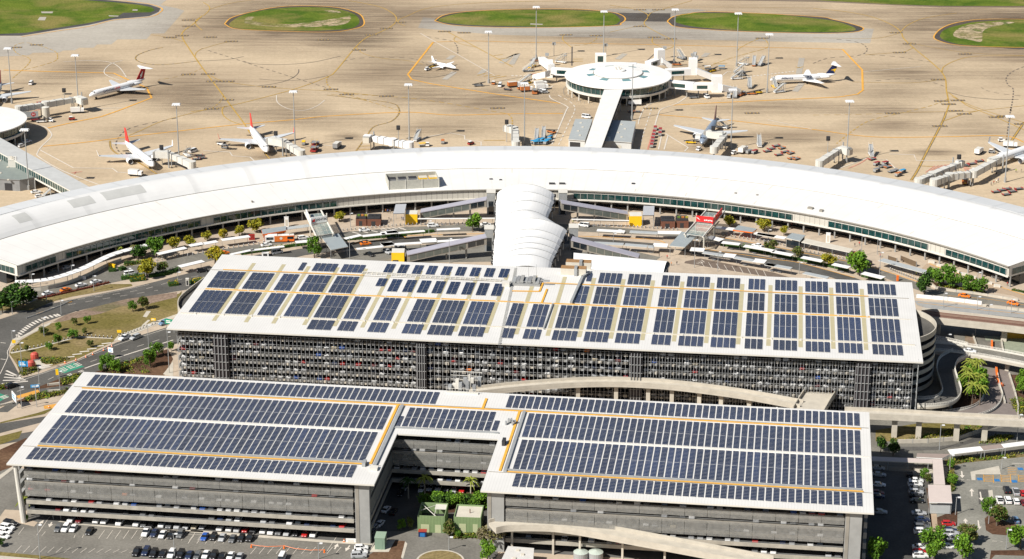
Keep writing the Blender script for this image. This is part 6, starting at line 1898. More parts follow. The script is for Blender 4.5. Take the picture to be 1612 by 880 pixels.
def canopy(name,label,quad,h,roofm,fasc,cat='canopy',grp=None,posts=True,th=.25,share=False,side=None):
 """Flat roof on posts; quad = near-left, near-right, far-right, far-left roof-corner pixels."""
 Q=[at(*p,h) for p in quad]
 c=sum(Q,Vector())/4
 t=thing(name,label,cat,(c.x,c.y,0),0,grp,share);o=(c.x,c.y,0)
 g=MB();g.prism([p[:2] for p in Q],h-th,h,fasc,roofm);g.build('roof',t,o)
 if posts:
  n=max(1,int(max((Q[1]-Q[0]).length,(Q[3]-Q[0]).length)/7))
  for a,b in ((Q[0],Q[1]),(Q[3],Q[2])) if (Q[1]-Q[0]).length>(Q[3]-Q[0]).length else ((Q[0],Q[3]),(Q[1],Q[2])):
   for i in range(n+1):
    p=a+(b-a)*(.04+.92*i/n);p=p+(c-p)*.05
    g=MB();g.tube((p.x,p.y,0),(p.x,p.y,h-th),.1,.1,M_GREY,6);g.build('post',t,o)
 if side:
  I=[p+(c-p)*.12 for p in Q]
  g=MB()
  for a,b in ((I[0],I[1]),(I[3],I[2])):
   g.face([(a.x,a.y,.2),(b.x,b.y,.2),(b.x,b.y,h-.9),(a.x,a.y,h-.9)],side)
  g.build('side_panel',t,o)
 return t
def strip_canopy(label,a,b,wd,h,roofm=None,grp='narrow roofs over the footpaths',share=False):
 A,B=at(*a,h),at(*b,h)
 d=B-A;n=Vector((-d.y,d.x,0)).normalized()*wd/2
 c=(A+B)/2
 t=thing('footpath_canopy',label,'canopy',(c.x,c.y,0),0,grp,share);o=(c.x,c.y,0)
 g=MB();g.prism([p[:2] for p in (A-n,B-n,B+n,A+n)],h-.18,h,M_OFFW,roofm or M_WHITE);g.build('roof',t,o)
 N=max(1,int(d.length/6))
 g=MB()
 for i in range(N+1):
  p=A+d*(.04+.92*i/N)+n*.8
  k=MB();k.tube((p.x,p.y,0),(p.x,p.y,h-.18),.08,.08,M_GREY,5);k.build('post',t,o)
  if i<N:
   p=A+d*(.04+.92*(i+.5)/N)+n*.5
   k=MB();k.obox((p.x,p.y,.45),1.8,.5,.08,math.atan2(d.y,d.x),M_MID);k.obox((p.x,p.y,0),.3,.4,.44,math.atan2(d.y,d.x),M_MID);k.build('bench',t,o)
M_GLC=mat('canopy_glass_grey',(0.42,0.44,0.44),0.3,0.06,0.4)
CANS=[(zK(1250,400,1470,350),3,None,'left of the orange bus, leftmost by the trees'),(zK(1500,335,1609,315),3,None,'left of the orange bus, second by the trees'),(zL(0,420,110,400),3,None,'left of the orange bus, third by the trees'),(zL(145,390,365,360),3,None,'ending at the red box beside the orange shelter'),
  (zL(650,300,840,275),3.5,M_GLC,'between the orange shelter and the left glass entrance'),(zL(215,505,400,465),2,None,'over the hedge behind the white van'),(zL(375,472,640,440),2,None,'over the hedge below the orange bus'),(zL(730,407,875,395),3,None,'beside the left grey shelter, with white car behind'),
  (zK(1420,500,1609,455),3,None,'beyond the yellow green tree at the outer road'),(zL(1120,380,1250,350),2.5,None,'right of the left grey shelter, nearest it'),(zL(1260,360,1440,340),2.5,None,'right of the left grey shelter, second along the hedge'),(zL(1450,328,1535,322),4,None,'wider one along the hedge right of the left shelter'),
  (zM(0,388,130,376),4,None,'wider one below the upper left yellow portal'),(zM(130,385,345,368),2.2,None,'over the hedge below the upper left yellow portal'),(zM(440,358,625,350),2.2,None,'left of the single green tree by the membrane'),(zL(1215,462,1420,440),2.5,None,'right of the orange taxi, leftmost on the outer road'),
  (zL(1415,428,1505,415),4.5,None,'wide one behind the white car on the outer road'),(zM(0,478,100,470),4.5,None,'wide one left of the black car on the outer road'),(zM(110,474,320,462),2.5,None,'in line above the black car on the outer road'),(zM(310,448,440,440),5,None,'wide one above the lower left escalator'),(zM(440,452,660,438),2.5,None,'behind the lower left escalator'),
  (zN(200,362,420,374),3,None,'right of the white van, nearest it'),(zN(460,374,680,386),3,M_GLC,'right of the white van, second from it'),(zN(680,380,870,383),4,None,'touching the right grey shelter'),(zN(175,462,410,474),3.2,M_GLC,'leftmost grey one above the white vault'),(zN(420,476,600,490),3.2,M_GLC,'second grey one above the white vault'),(zN(605,492,650,494),3.2,M_GLC,'short grey one left of the right grey shelter'),(zN(645,478,760,484),4.5,None,'white one joining the right grey shelter'),
  (zN(1080,415,1190,442),4,None,'right of the right grey shelter, nearest it'),(zN(1190,458,1330,474),3,None,'over the hedge left of the white car on the right'),(zN(1365,486,1520,512),3,None,'over the hedge beside the white car on the right'),(zN(1520,512,1609,530),3,None,'under the olive tree on the right road'),(zN(940,512,1050,520),4.5,None,'first white one on the row above the marked bays'),(zN(1040,538,1200,562),3,M_GLC,'second one on the row above the marked bays'),
  (zN(1205,558,1295,568),4.5,None,'third wide one on the row above the marked bays'),(zN(1290,578,1440,604),3,M_GLC,'fourth one on the row above the marked bays'),(zN(1440,600,1535,612),4.5,None,'fifth wide one on the row above the marked bays'),(zN(1540,628,1609,645),3,M_GLC,'sixth one on the row above the marked bays'),(zN(1140,340,1285,355),3.5,None,'left of the right orange shelter'),(zN(1450,385,1609,412),3,None,'right of the right orange shelter'),
  (zO(60,340,285,375),3,None,'joining the grey shelter on the right forecourt'),(zO(180,480,340,510),3,None,'between the olive and brown trees'),(zO(415,525,580,558),3,None,'between the brown tree and the yellow olive tree'),(zO(660,580,790,608),3,None,'left of the large bright green tree'),(zO(895,650,1060,690),3.5,None,'right of the large bright green tree'),(zO(130,580,330,615),3,M_GLC,'above the right end of the marked bays'),(zO(430,650,620,690),3,M_GLC,'glassy one at the car park roof edge'),
  (zM(290,272,905,268),1.2,None,'long thin one from the upper left yellow portal'),(zN(0,276,455,287),1.2,None,'long thin one from the right yellow portal'),
  (zO(1040,545,1440,655),4.0,M_GLC,'long grey one over the outdoor seating')]
for (a,b),wd,rm,where in CANS:
 strip_canopy(('%s roofed footpath canopy %s'%('grey' if rm else 'white',where)),a,b,wd,3.2,rm)
RP_=zK(120,620,380,600,640,520,900,400,1180,325)
strip_pts=spline([at(x,y,4.0)[:2] for x,y in RP_],5)
c=at(*RP_[2]);t=thing('covered_ramp','long white curved roof over the footpath ramp at the left terminal end','covered walkway',(c.x,c.y,0));o=(c.x,c.y,0)
g=MB()
for p,q in zip(strip_pts,strip_pts[1:]):g.obox(((p[0]+q[0])/2,(p[1]+q[1])/2,3.8),math.hypot(q[0]-p[0],q[1]-p[1])+.25,3.4,.22,math.atan2(q[1]-p[1],q[0]-p[0]),M_WHITE)
g.build('roof',t,o)
g=MB()
for p,q in zip(strip_pts[:-5],strip_pts[1:-4]):g.obox(((p[0]+q[0])/2,(p[1]+q[1])/2-1.4,0),math.hypot(q[0]-p[0],q[1]-p[1])+.1,.12,1.5,math.atan2(q[1]-p[1],q[0]-p[0]),M_CREAM)
g.build('balustrade',t,o)
for p in strip_pts[::2]:
 g=MB();g.tube((p[0],p[1]-1.2,0),(p[0],p[1]-1.2,3.8),.1,.1,M_GREY,5);g.build('post',t,o)
canopy('grey_shelter','large grey roofed shelter left of centre between the roads',[(521,393.5),(548,388),(533,367.6),(505,371.6)],5.0,mat('grey_shelter_roof',(.30,.335,.345),.45,.06,.4),M_OFFW,'shelter')
canopy('grey_shelter','large grey roofed shelter right of centre between the roads',zN(770,487,895,497,1005,395,870,375),5.0,MATS['grey_shelter_roof'],M_OFFW,'shelter')
canopy('cream_roofed_lobby','cream flat roof attached left of the left grey shelter',zL(875,405,935,395,930,350,830,365),4.0,M_CREAM,M_OFFW,'shelter')
canopy('cream_roofed_lobby','cream flat roof attached right of the right grey shelter',zN(1010,445,1080,430,1060,400,990,405),4.0,M_CREAM,M_OFFW,'shelter')
canopy('plaza_canopy','small grey roof on dark posts near the upper left yellow portal',zM(95,232,185,230,200,155,115,158),6.5,mat('plaza_canopy_grey',(.42,.43,.45),.5,.05,.4),M_DARK,'canopy')
canopy('plaza_canopy','small grey roof on dark posts near the right yellow portal',zN(560,245,650,245,655,172,570,170),6.5,MATS['plaza_canopy_grey'],M_DARK,'canopy')
canopy('orange_shelter','orange edged bus shelter beside the orange bus',zL(470,345,655,315,655,280,460,308),3.8,MATS['grey_shelter_roof'],M_ORANGE,'bus shelter',side=M_ORANGE,th=.7)
canopy('orange_shelter','orange edged bus shelter on the right forecourt',zN(1275,360,1430,380,1468,352,1320,325),3.8,MATS['grey_shelter_roof'],M_ORANGE,'bus shelter',th=.5)
canopy('grey_roofed_kiosk','small grey roofed glass kiosk on the right forecourt',zO(285,372,400,400,442,352,335,335),4.2,MATS['grey_shelter_roof'],M_OFFW,'kiosk',side=M_GLASS)
canopy('taxi_shelter','wide cream roofed shelter in three bays on the right forecourt',zO(410,408,790,488,822,462,445,378),3.6,M_CREAM,M_OFFW,'shelter')
def entrance(label,quad,signm,lettersign,ccol,right):
 Q=[at(*p,8.0) for p in quad]
 c=sum(Q,Vector())/4
 t=thing('glass_entrance',label,'entrance canopy',(c.x,c.y,0));o=(c.x,c.y,0)
 nl,nr,fr_,fl_=Q
 n=6
 def pt(s,u,z):p=(nl*(1-s)+nr*s)*(1-u)+(fl_*(1-s)+fr_*s)*u;return (p.x,p.y,z)
 gl=mat('entrance_glass',(0.28,0.34,0.31),.1,.3,.8,spec=.7,alpha=.75)
 g=MB()
 for i in range(4):
  for j in range(n):g.face([pt((i+.04)/4,(j+.04)/n,6.6),pt((i+.96)/4,(j+.04)/n,6.6),pt((i+.96)/4,(j+.96)/n,6.6),pt((i+.04)/4,(j+.96)/n,6.6)],gl)
 g.build('glass_roof',t,o)
 g=MB()
 for s in (0,1):g.tube(pt(s,-.05,6.8),pt(s,1.1,6.8),.38,.38,M_OFFW,6)
 for u in [k/n for k in range(n+1)]:g.tube(pt(0,u,6.5),pt(1,u,6.5),.1,.1,M_OFFW,5)
 for i in range(1,4):g.tube(pt(i/4,0,6.5),pt(i/4,1,6.5),.08,.08,M_OFFW,5)
 g.build('roof_frame',t,o)
 for s in (0,1):
  for u in (.02,.55):
   g=MB();p=pt(s,u,0);g.tube(p,(p[0],p[1],10.4 if u>.3 else 6.6),.35,.3,M_CREAM,8);g.build('post',t,o)
 a,b=Vector(pt(0,.5,7.4)),Vector(pt(1,.5,7.4))
 an=math.atan2(b.y-a.y,b.x-a.x);m_=(a+b)/2
 g=MB();g.obox((m_.x,m_.y,7.3),(b-a).length-.6,.35,2.6,an,signm);sb=g.build('sign_board',t,o)
 if lettersign:lettering(lettersign,1.5,ccol,t,(m_.x-c.x+.8*math.cos(an)+.22*math.sin(an),m_.y-c.y+.8*math.sin(an)-.22*math.cos(an),8.6),(PI/2,0,an))
 g=MB();e=m_-Vector((math.cos(an),math.sin(an),0))*((b-a).length*.36)+Vector((math.sin(an),-math.cos(an),0))*.25
 ca,sa=math.cos(an),math.sin(an)
 pl=[(-.8,7.8),(.9,7.8),(.5,9.3)] if not right else [(-.8,9.2),(1.0,8.0),(.2,9.0)]
 g.face([(e.x+ca*x,e.y+sa*x,z) for x,z in pl],M_VRED if not right else M_WHITE);g.build('emblem',t,o)
 if right:
  g=MB()
  for k_ in range(5):
   f=m_+Vector((ca,sa,0))*(.2+k_*.75)+Vector((sa,-ca,0))*.24
   g.obox((f.x,f.y,8.0+.1*(k_%2)),.55,.06,.5,an,M_WHITE)
  g.build('sign_script',t,o)
 s0=0 if not right else 1
 p,q=Vector(pt(s0,.45,0)),Vector(pt(s0,.95,0));mm=(p+q)/2
 g=MB();g.obox((mm.x,mm.y,7.2),(q-p).length,.3,2.4,math.atan2(q.y-p.y,q.x-p.x),signm);g.build('sign_board',t,o)
entrance('glass entrance canopy with white sign board on the left forecourt',[(497,366),(524,362),(507,330),(481,333)],M_WHITE,'QANTAS',M_DARK,False)
entrance('glass entrance canopy with red sign board on the right forecourt',[(1079,363),(1108,367),(1138,331),(1110,329)],M_VRED,'',M_WHITE,True)
def kiosk(label,px,w_,d_,h,planter):
 c=at(*px);t=thing('brick_kiosk',label,'kiosk',(c.x,c.y,0),0,'brick kiosks on the plaza')
 g=MB();g.box(-w_/2,0,0,w_/2,d_,h,M_BRICK,M_DARK);g.build('wall',t)
 g=MB();g.box(-w_/2+.3,.3,h+.01,w_/2-.3,d_-.3,h+.35,M_DARK);g.build('roof',t)
 g=MB();g.box(-w_*.2,-.05,.1,w_*.1,-.01,2.3,M_DARK);g.build('door',t)
 for k in range(3):
  g=MB();g.box(-w_/2+.6+k*w_/3,d_*.4,h+.36,-w_/2+.6+(k+.7)*w_/3,d_*.4+.9,h+1.0,planter[k%len(planter)]);g.build('planter',t)
P3=[mat('planter_green',(.12,.2,.03),1,.3,1.5),mat('planter_orange',(.42,.16,.04),1,.3,1.5),mat('planter_yellow',(.35,.3,.04),1,.3,1.5)]
kiosk('left part of the brick kiosk on the left plaza',zL(1250,282)[0],4.6,7,3.3,P3);kiosk('right part of the brick kiosk on the left plaza',zL(1352,284)[0],5.8,7,3.3,[M_DARK,M_DARK])
kiosk('left part of the brick kiosk on the right plaza',zN(762,352)[0],6.0,7,3.3,[M_DARK]);kiosk('right part of the brick kiosk on the right plaza',zN(876,348)[0],5.2,7,3.3,P3)
def boxthing(name,label,cat,px,w_,d_,h,m,top=None,rz=0,extra=None):
 c=at(*px);t=thing(name,label,cat,(c.x,c.y,0),rz)
 g=MB();g.box(-w_/2,-d_/2,0,w_/2,d_/2,h*.94,m,top);g.build('body',t)
 g=MB();g.box(-w_/2-.08,-d_/2-.08,h*.94,w_/2+.08,d_/2+.08,h,top or m);g.build('lid',t)
 g=MB();g.box(-w_*.3,-d_/2-.04,h*.1,w_*.3,-d_/2-.005,h*.75,extra or M_DARK);g.build('door',t)
 return t
boxthing('red_cabinet','small red box at the end of a canopy left of the orange shelter','cabinet',zL(385,388)[0],2.4,1.6,2.2,M_RED,None,R(10),M_RED)
boxthing('red_cabinet','small red box at the end of the cream taxi shelter','cabinet',zO(826,530)[0],2.6,1.8,2.4,M_RED,None,R(-15),M_RED)
boxthing('info_totem','white upright sign slab right of the left forecourt trees','sign',zL(660,288)[0],1.8,.5,4.6,M_WHITE,None,R(5),M_CREAM)
boxthing('info_totem','white upright sign slab above the cream taxi shelter','sign',zO(620,412)[0],1.8,.5,4.4,M_WHITE,None,R(-12),M_CREAM)
boxthing('white_cabinet','small white cabinet beside the white van at the roof edge','cabinet',zL(492,520)[0],2.8,1.4,1.8,M_WHITE)
boxthing('ticket_booth','pale blue ticket machine between the two yellow hedges','cabinet',zK(1485,650)[0],1.2,1.0,3.0,M_OFFW)
boxthing('road_barrier','white block barrier on the road by the covered ramp','barrier',zK(650,600)[0],3.2,.9,1.2,M_WHITE,None,R(-25),M_OFFW)
boxthing('yellow_barrier','yellow gate barrier at the foot of the covered ramp','barrier',zK(885,505)[0],4.2,.6,1.5,M_YELLOW,None,R(-40),M_YELLOW)
boxthing('orange_barrier','upright orange barrier at the end of the right inner road','barrier',zO(1170,715)[0],.8,.8,2.2,M_ORANGE,None,0,M_ORANGE)
for i in range(9):
 boxthing('concrete_block','%s white barrier block from the left beneath the right terminal end'%ORD[i],'barrier',zP(505+i*98,105+i*35+(10 if i else 0))[0],2.6,.8,1.0,M_OFFW,None,R(-22),M_CREAM)['group']='white blocks beneath the terminal'
M_FENCE=mat('timber_screen',(.13,.09,.055),.8,.2,1)
def wall(name,label,pts,h,th,m,cat='wall',grp=None,z0=0.0):
 w=[at(*p,z0) for p in pts]
 t=thing(name,label,cat,(w[0].x,w[0].y,0),0,grp);o=(w[0].x,w[0].y,0)
 g=MB()
 for a,b in zip(w,w[1:]):g.obox(((a.x+b.x)/2,(a.y+b.y)/2,z0),(b-a).length+th*.5,th,h,math.atan2(b.y-a.y,b.x-a.x),m)
 g.build('panel',t,o)
 for a,b in zip(w,w[1:]):
  n=max(1,int((b-a).length/5))
  for i in range(n+1):
   p=a+(b-a)*i/n;g=MB();g.obox((p.x,p.y,z0),.16,th+.1,h+.12,math.atan2(b.y-a.y,b.x-a.x),M_GREY);g.build('post',t,o)
wall('timber_screen','left brown timber screen beside the outdoor seating',zO(1095,548,1165,570),1.8,.2,M_FENCE,'screen');wall('timber_screen','right brown timber screen beside the outdoor seating',zO(1195,555,1320,605),2.2,.2,M_FENCE,'screen')
wall('guide_wall','low pale wall curving behind the row of five round trees',zP(490,375,560,415,800,455,1000,475,1540,560),.9,.4,M_CONC)
wall('white_road_barrier','long white barrier beside the road with orange taxis',zP(320,520,700,555,1105,605),1.4,.5,M_WHITE);wall('pale_parapet','pale parapet continuing right of the long white barrier',zP(1110,625,1400,660,1640,695),1.0,.4,M_CONC)
p=at(598,380);bus=thing('city_bus','white and orange bus at the left forecourt shelter','bus',(p.x,p.y,0),R(7))
g=MB();g.box(-6.1,-1.25,.45,-2.2,1.25,3.0,M_WHITE);g.box(-2.2,-1.25,.45,6.1,1.25,3.0,M_ORANGE,M_OFFW)
g.add([(-2.2,-1.27,.5),(0.6,-1.27,.5),(3.0,-1.27,2.98),(-2.2,-1.27,2.98)][::1],[(0,1,2,3)],mat('rust_orange',(.62,.16,.03),.4,.05));g.build('body',bus)
g=MB();g.box(3.2,-1.29,1.4,5.8,-1.26,2.6,M_GLASS);g.box(-5.6,-1.29,1.4,-2.6,-1.26,2.5,M_GLASS);g.box(6.1,-1.1,1.0,6.13,1.1,2.7,M_GLASS);g.build('windows',bus)
g=MB();g.box(-5,-.8,3.0,-1,.8,3.35,M_WHITE);g.box(1,-.6,3.0,4,.6,3.25,M_WHITE);g.build('roof_units',bus)
g=MB();g.tube((.6,-1.28,1.9),(.6,-1.3,1.9),.6,.6,M_OFFW,14);g.build('emblem',bus)
for x in (-3.8,3.6):
 for s in (-1,1):g=MB();g.tube((x,s*1.15-.13,.5),(x,s*1.15+.13,.5),.5,.5,M_BLACK,10);g.build('wheel',bus)
bus.location=at(*zL(605,405)[0])
# ================================================================== ELEVATED ROADS
def ramp(name,label,pts,wd,par=1.0,th=1.0,piers=(),m=None,deck=None,rail=False,cat='elevated road',pr=.7):
 """pts: (pixel x, pixel y, deck height)."""
 W=[at(x,y,h) for x,y,h in pts]
 Q=[]
 for i in range(len(W)-1):
  a,b,c_,d=W[max(0,i-1)],W[i],W[i+1],W[min(len(W)-1,i+2)]
  for k in range(8):
   s=k/8
   Q.append(.5*((2*b)+(c_-a)*s+(2*a-5*b+4*c_-d)*s*s+(3*b-a-3*c_+d)*s ** 3))
 Q.append(W[-1])
 m=m or M_CONC;deck=deck or M_CONC
 base=W[len(W)//2]
 t=thing(name,label,cat,(base.x,base.y,0));o=(base.x,base.y,0)
 N=[]
 for i in range(len(Q)):
  d=Q[min(i+1,len(Q)-1)]-Q[max(i-1,0)];d.z=0
  N.append(Vector((-d.y,d.x,0)).normalized())
 def strip_(offs,mm,nm):
  g=MB()
  k=len(offs)
  for i in range(len(Q)-1):
   for j in range(k):
    (u0,z0),(u1,z1)=offs[j],offs[(j+1)%k]
    a,b=Q[i],Q[i+1]
    g.face([a+N[i]*u0+Vector((0,0,z0)),b+N[i+1]*u0+Vector((0,0,z0)),b+N[i+1]*u1+Vector((0,0,z1)),a+N[i]*u1+Vector((0,0,z1))],mm)
  for i in (0,len(Q)-1):
   g.face([Q[i]+N[i]*u+Vector((0,0,z)) for u,z in offs][::(1 if i==0 else-1)],mm)
  return g.build(nm,t,o)
 h=wd/2
 strip_([(h,-th),(h,0),(-h,0),(-h,-th)],m,'beam')
 g=MB()
 for i in range(len(Q)-1):
  a,b=Q[i],Q[i+1]
  g.face([a+N[i]*(h-.3)+Vector((0,0,.03)),a-N[i]*(h-.3)+Vector((0,0,.03)),b-N[i+1]*(h-.3)+Vector((0,0,.03)),b+N[i+1]*(h-.3)+Vector((0,0,.03))],deck)
 g.build('road_surface',t,o)
 for s in (-1,1):
  strip_([(s*(h-.28),.01),(s*(h-.28),par),(s*(h+.02),par),(s*(h+.02),-.2)],m if not rail else M_OFFW,'parapet')
  if rail:
   g=MB()
   for z in (par+.3,par+.6):
    for i in range(len(Q)-1):g.tube(Q[i]+N[i]*s*h+Vector((0,0,z)),Q[i+1]+N[i+1]*s*h+Vector((0,0,z)),.07,.07,M_OFFW,4,False)
   for i in range(0,len(Q),1):g.tube(Q[i]+N[i]*s*h+Vector((0,0,par)),Q[i]+N[i]*s*h+Vector((0,0,par+.6)),.07,.07,M_OFFW,4,False)
   g.build('safety_rail',t,o)
 for f in piers:
  i=int(f*(len(Q)-1));p=Q[i]
  g=MB();g.obox((p.x,p.y,0),pr*2,pr*1.5,p.z-th-.5,math.atan2(N[i].y,N[i].x)-PI/2,M_CONC)
  g.obox((p.x,p.y,p.z-th-.5),pr*2.4,wd*.8,.5,math.atan2(N[i].y,N[i].x)-PI/2,M_CONC);g.build('pier',t,o)
 return t,Q
ramp('elevated_ramp','pale concrete ramp humped between the two car park buildings',[(740,617,8),(800,610,8.6),(880,603.5,9.4),(960,601,10),(1040,604.5,10),(1110,612,9.6),(1180,622,9),(1262,637,8.2)],4.6,1.0,1.0,(.35,.45,.54,.62,.7,.78,.86))
ramp('elevated_ramp','short concrete ramp dropping from the rear car park front',[(1296,610,7.6),(1284,628,8.0),(1272,648,8.2)],10.5,1.2,1.0,(.9,))
ramp('elevated_road','straight pale elevated road on piers right of the front car park',[(1330,649,8.2),(1380,651,8.2),(1440,654,8.2),(1500,657.5,8.2),(1560,660.5,8.2),(1640,664,8.2)],5.0,1.0,1.2,(.31,.44,.64,.79,.95),pr=.9)
ramp('elevated_ramp','pale curved ramp on columns in front of the front car park',[(775,829,9.9),(800,825,10.0),(860,825,10.0),(900,829,9.9),(958,839,9.5),(1018,850,9.0),(1077,861,8.4),(1146,874,7.6),(1215,887,6.8)],6.0,1.1,1.0,(.15,.29,.42,.56,.7),pr=.3)
ramp('railway_viaduct','railway viaduct with rust red tracks at the right photo edge',[(1448,494,7.0),(1500,500,7.0),(1560,506.5,7.0),(1650,517,7.0)],9.0,1.0,1.6,(.22,.75),deck=mat('rust_track_bed',(.16,.085,.06),.95,.2,.8),cat='viaduct',pr=1.0)
ramp('elevated_road','curved grey overbridge with white rails right of the drum ramp',[(1452,545,5.2),(1500,549,5.2),(1540,554,5.2),(1580,561,5.2),(1640,573,5.2)],8.0,.6,1.2,(.25,.55,.8),deck=M_ROAD2,rail=True)
ramp('loop_ramp','dark looping ramp with white rails in the shade of the drum ramp',[(1512,556,5.2),(1494,566,5.2),(1489,582,5.0),(1495,602,4.8),(1498,618,4.6),(1486,630,4.4),(1462,634,4.2),(1444,634,4.0)],6.5,.5,.9,(.3,.62,.85),deck=M_ROAD,rail=True)
ramp('overbridge','low grey bridge in the shade left of the overbridge',[(1462,533,4.5),(1490,538,4.6),(1520,545,5.0)],3.0,.5,.6,(),deck=M_ROAD,rail=True)
t,Q=ramp('street_ramp','curved street with white guard rails below the palm clump',[(1556,590,.3),(1560,610,.3),(1563,625,.3),(1553,640,.3),(1530,650,.3),(1490,656,.3)],6.5,.5,.25,(),deck=MATS['pinkish_asphalt'],rail=True,cat='road')
def rails_on(pts,h):
 g=MB()
 w=[at(x,y,h) for x,y in pts]
 for off in (-2.6,-1.5,1.5,2.6):
  for a,b in zip(w,w[1:]):g.obox(((a.x+b.x)/2,(a.y+b.y)/2+off,h+.04),(b-a).length,.16,.16,math.atan2(b.y-a.y,b.x-a.x),mat('rail_steel',(.30,.22,.17),.5,.1))
 return g
vb=bpy.data.objects['railway_viaduct']
rails_on([(1448,494),(1500,500),(1560,506.5),(1650,517)],7.0).build('rails',vb,tuple(vb.location))
c=at(1600,533);t=thing('yellow_building','yellow wall under the railway viaduct at the right photo edge','building',(c.x,c.y,0))
g=MB();g.box(-4,0,0,12,6,5.0,mat('ochre_wall',(.50,.28,.02),.6,.06,.4));g.build('wall',t);g=MB();g.box(-2.5,-.05,3.6,7,-.01,4.6,mat('ochre_louvre',(.34,.19,.015),.7,.1));g.build('louvre',t)
for nm,pts in (('upper orange water barrier line beyond the overbridge',zR(1240,435,1240,530)),('lower orange water barrier line below the overbridge',zS(1290,-60,1305,60,1330,120,1365,135))):
 wall('water_barrier',nm,pts,1.1,.7,M_ORANGE,'barrier')
wall('guard_wall','pale curved wall along the street below the elevated road',zS(150,790,500,785,850,755,1100,670,1260,610),1.4,.35,M_CONC)
wall('guard_wall','pale wall along the far right street',zS(1440,0,1510,220,1545,380,1540,460),.8,.5,M_CONC);wall('guard_wall','pale curb wall between the two lanes of the right street',zS(1325,130,1370,260,1390,330),.9,.6,M_CONC)
wall('guard_wall','low pale wall beside the gravel under the viaduct',zR(1345,385,1370,540),.8,.5,M_CONC);wall('guard_wall','pale wall at the road end left of the gravel',zR(1020,350,1065,480),.8,.5,M_CONC)
M_PINKR=mat('pinkish_roof',(.56,.48,.44),.6,.05,.4)
canopy('covered_walkway','brown roofed walkway section nearest the front car park',zT(345,95,545,105,608,72,350,66),3.4,mat('brown_roof',(.30,.24,.21),.7,.06,.4),M_WHITE,'covered walkway')
canopy('covered_walkway','left white roofed walkway section at the right edge',zT(610,75,862,44,835,12,585,38),3.4,M_WHITE,M_OFFW,'covered walkway')
canopy('covered_walkway','second brown roofed walkway section at the right edge',zT(862,44,1018,24,995,-5,835,12),3.4,MATS['brown_roof'],M_WHITE,'covered walkway')
canopy('covered_walkway','right white roofed walkway section cut by the photo edge',zT(1018,24,1230,-5,1200,-30,995,-5),3.4,M_WHITE,M_OFFW,'covered walkway')
canopy('covered_walkway','pink grey walkway roof leading from the front car park side',zT(-60,120,470,142,470,110,-60,88),3.2,M_PINKR,M_CREAM,'covered walkway')
canopy('covered_walkway','pink grey walkway roof running down to the pavilion',zT(478,306,566,306,545,112,470,110),3.2,M_PINKR,M_CREAM,'covered walkway')
canopy('waiting_pavilion','square pink grey roofed pavilion with glass sides in the right car park',zT(442,442,620,446,608,312,435,308),4.4,M_PINKR,M_WHITE,'pavilion',side=M_GLC)
# ================================================================== FRONT YARD
def green_shed(label,base,w_,d_,h,rz,opened):
 c=at(*base);t=thing('green_shed',label,'shed',(c.x,c.y,0),rz)
 th=.25
 g=MB();g.box(0,0,0,w_,th,h,M_GREEN);g.box(0,d_-th,0,w_,d_,h,M_GREEN);g.box(0,th,0,th,d_-th,h,M_GREEN);g.box(w_-th,th,0,w_,d_-th,h,M_GREEN)
 n=int(w_/.45)
 for k in range(n):g.box(.1+k*.45,-.05,.05,.28+k*.45,-.002,h,M_GREEN)
 g.build('wall',t)
 if opened:
  g=MB();g.box(th,th,h*.35,w_-th,d_-th,h*.35+.1,M_DARK);g.build('floor',t)
  g=MB();g.box(w_*.55,d_*.62,h-.5,w_-th,d_-th,h-.35,M_OFFW);g.build('roof',t)
  g=MB()
  for a,b in (((.4,d_-.4),(w_*.7,.5)),((.4,d_*.5),(w_*.6,d_-.3)),((w_*.6,.3),(w_*.6,d_-.3))):g.tube((a[0],a[1],h-.5),(b[0],b[1],h-.5),.12,.12,M_OFFW,5)
  g.build('roof_frame',t)
 else:
  g=MB();g.box(th,th,h-.6,w_-th,d_-th,h-.45,M_CREAM);g.tube((w_*.55,d_*.45,h-.4),(w_*.55,d_*.45,h+.9),.14,.14,M_BRICK,6);g.build('roof',t)
 dm=mat('pale_green_door',(.42,.45,.27),.6,.06)
 for a,b in ((.12,.43),(.64,.86)) if opened else ((.2,.45),(.7,.88)):
  g=MB();g.box(w_*a,-.09,.1,w_*b,-.055,h*.5 if opened else h*.62,dm);g.build('door',t)
 return t
green_shed('open topped green clad shed with white frame inside, left of its pair',zW(452,685)[0],8.3,9.5,5.6,R(-5),True)
green_shed('green clad shed with cream roof, right of its pair',zW(715,695)[0],8.3,9.0,5.6,R(-5),False)
boxthing('transformer_box','tall green cabinet on a plinth by the brown garden bed','cabinet',zW(183,790)[0],3.0,4.2,4.0,mat('kiosk_green',(.20,.29,.215),.6,.05),mat('kiosk_green_top',(.27,.36,.27),.6,.05),R(-5),MATS['kiosk_green'])
boxthing('waste_skip','red lidded blue skip in front of the open topped shed','skip',zW(488,712)[0],2.4,1.8,1.9,M_NAVY,M_RED,R(-3),M_BLUE)
boxthing('pallet_stack','blue pallet stack beside the gum tree','pallets',zW(958,712)[0],2.2,1.6,1.7,M_BLUE,None,0,M_NAVY)
for i,x in enumerate((920,1045)):
 c=at(*zX(265+i*115,885)[0]);t=thing('water_tank','%s pale green ribbed water tank under the front ramp'%['left','right'][i],'tank',(c.x,c.y,0),0,'water tanks under the front ramp')
 g=MB();g.tube((0,0,0),(0,0,2.6),2.2,2.2,M_GREY,20);g.build('shell',t);g=MB();g.tube((0,0,2.6),(0,0,3.3),2.25,.15,mat('tank_lid',(.44,.5,.45),.5,.06),12);g.build('lid',t)
shed('utility_building','pale flat roofed building at the bottom edge beside the front ramp',zW(1040,930,1290,940,1300,800,1110,785),4.5,[(.2,.5,2.6,M_DARK)],mat('pale_grey_roof',(.56,.55,.53),.6,.06),M_OFFW,'building')
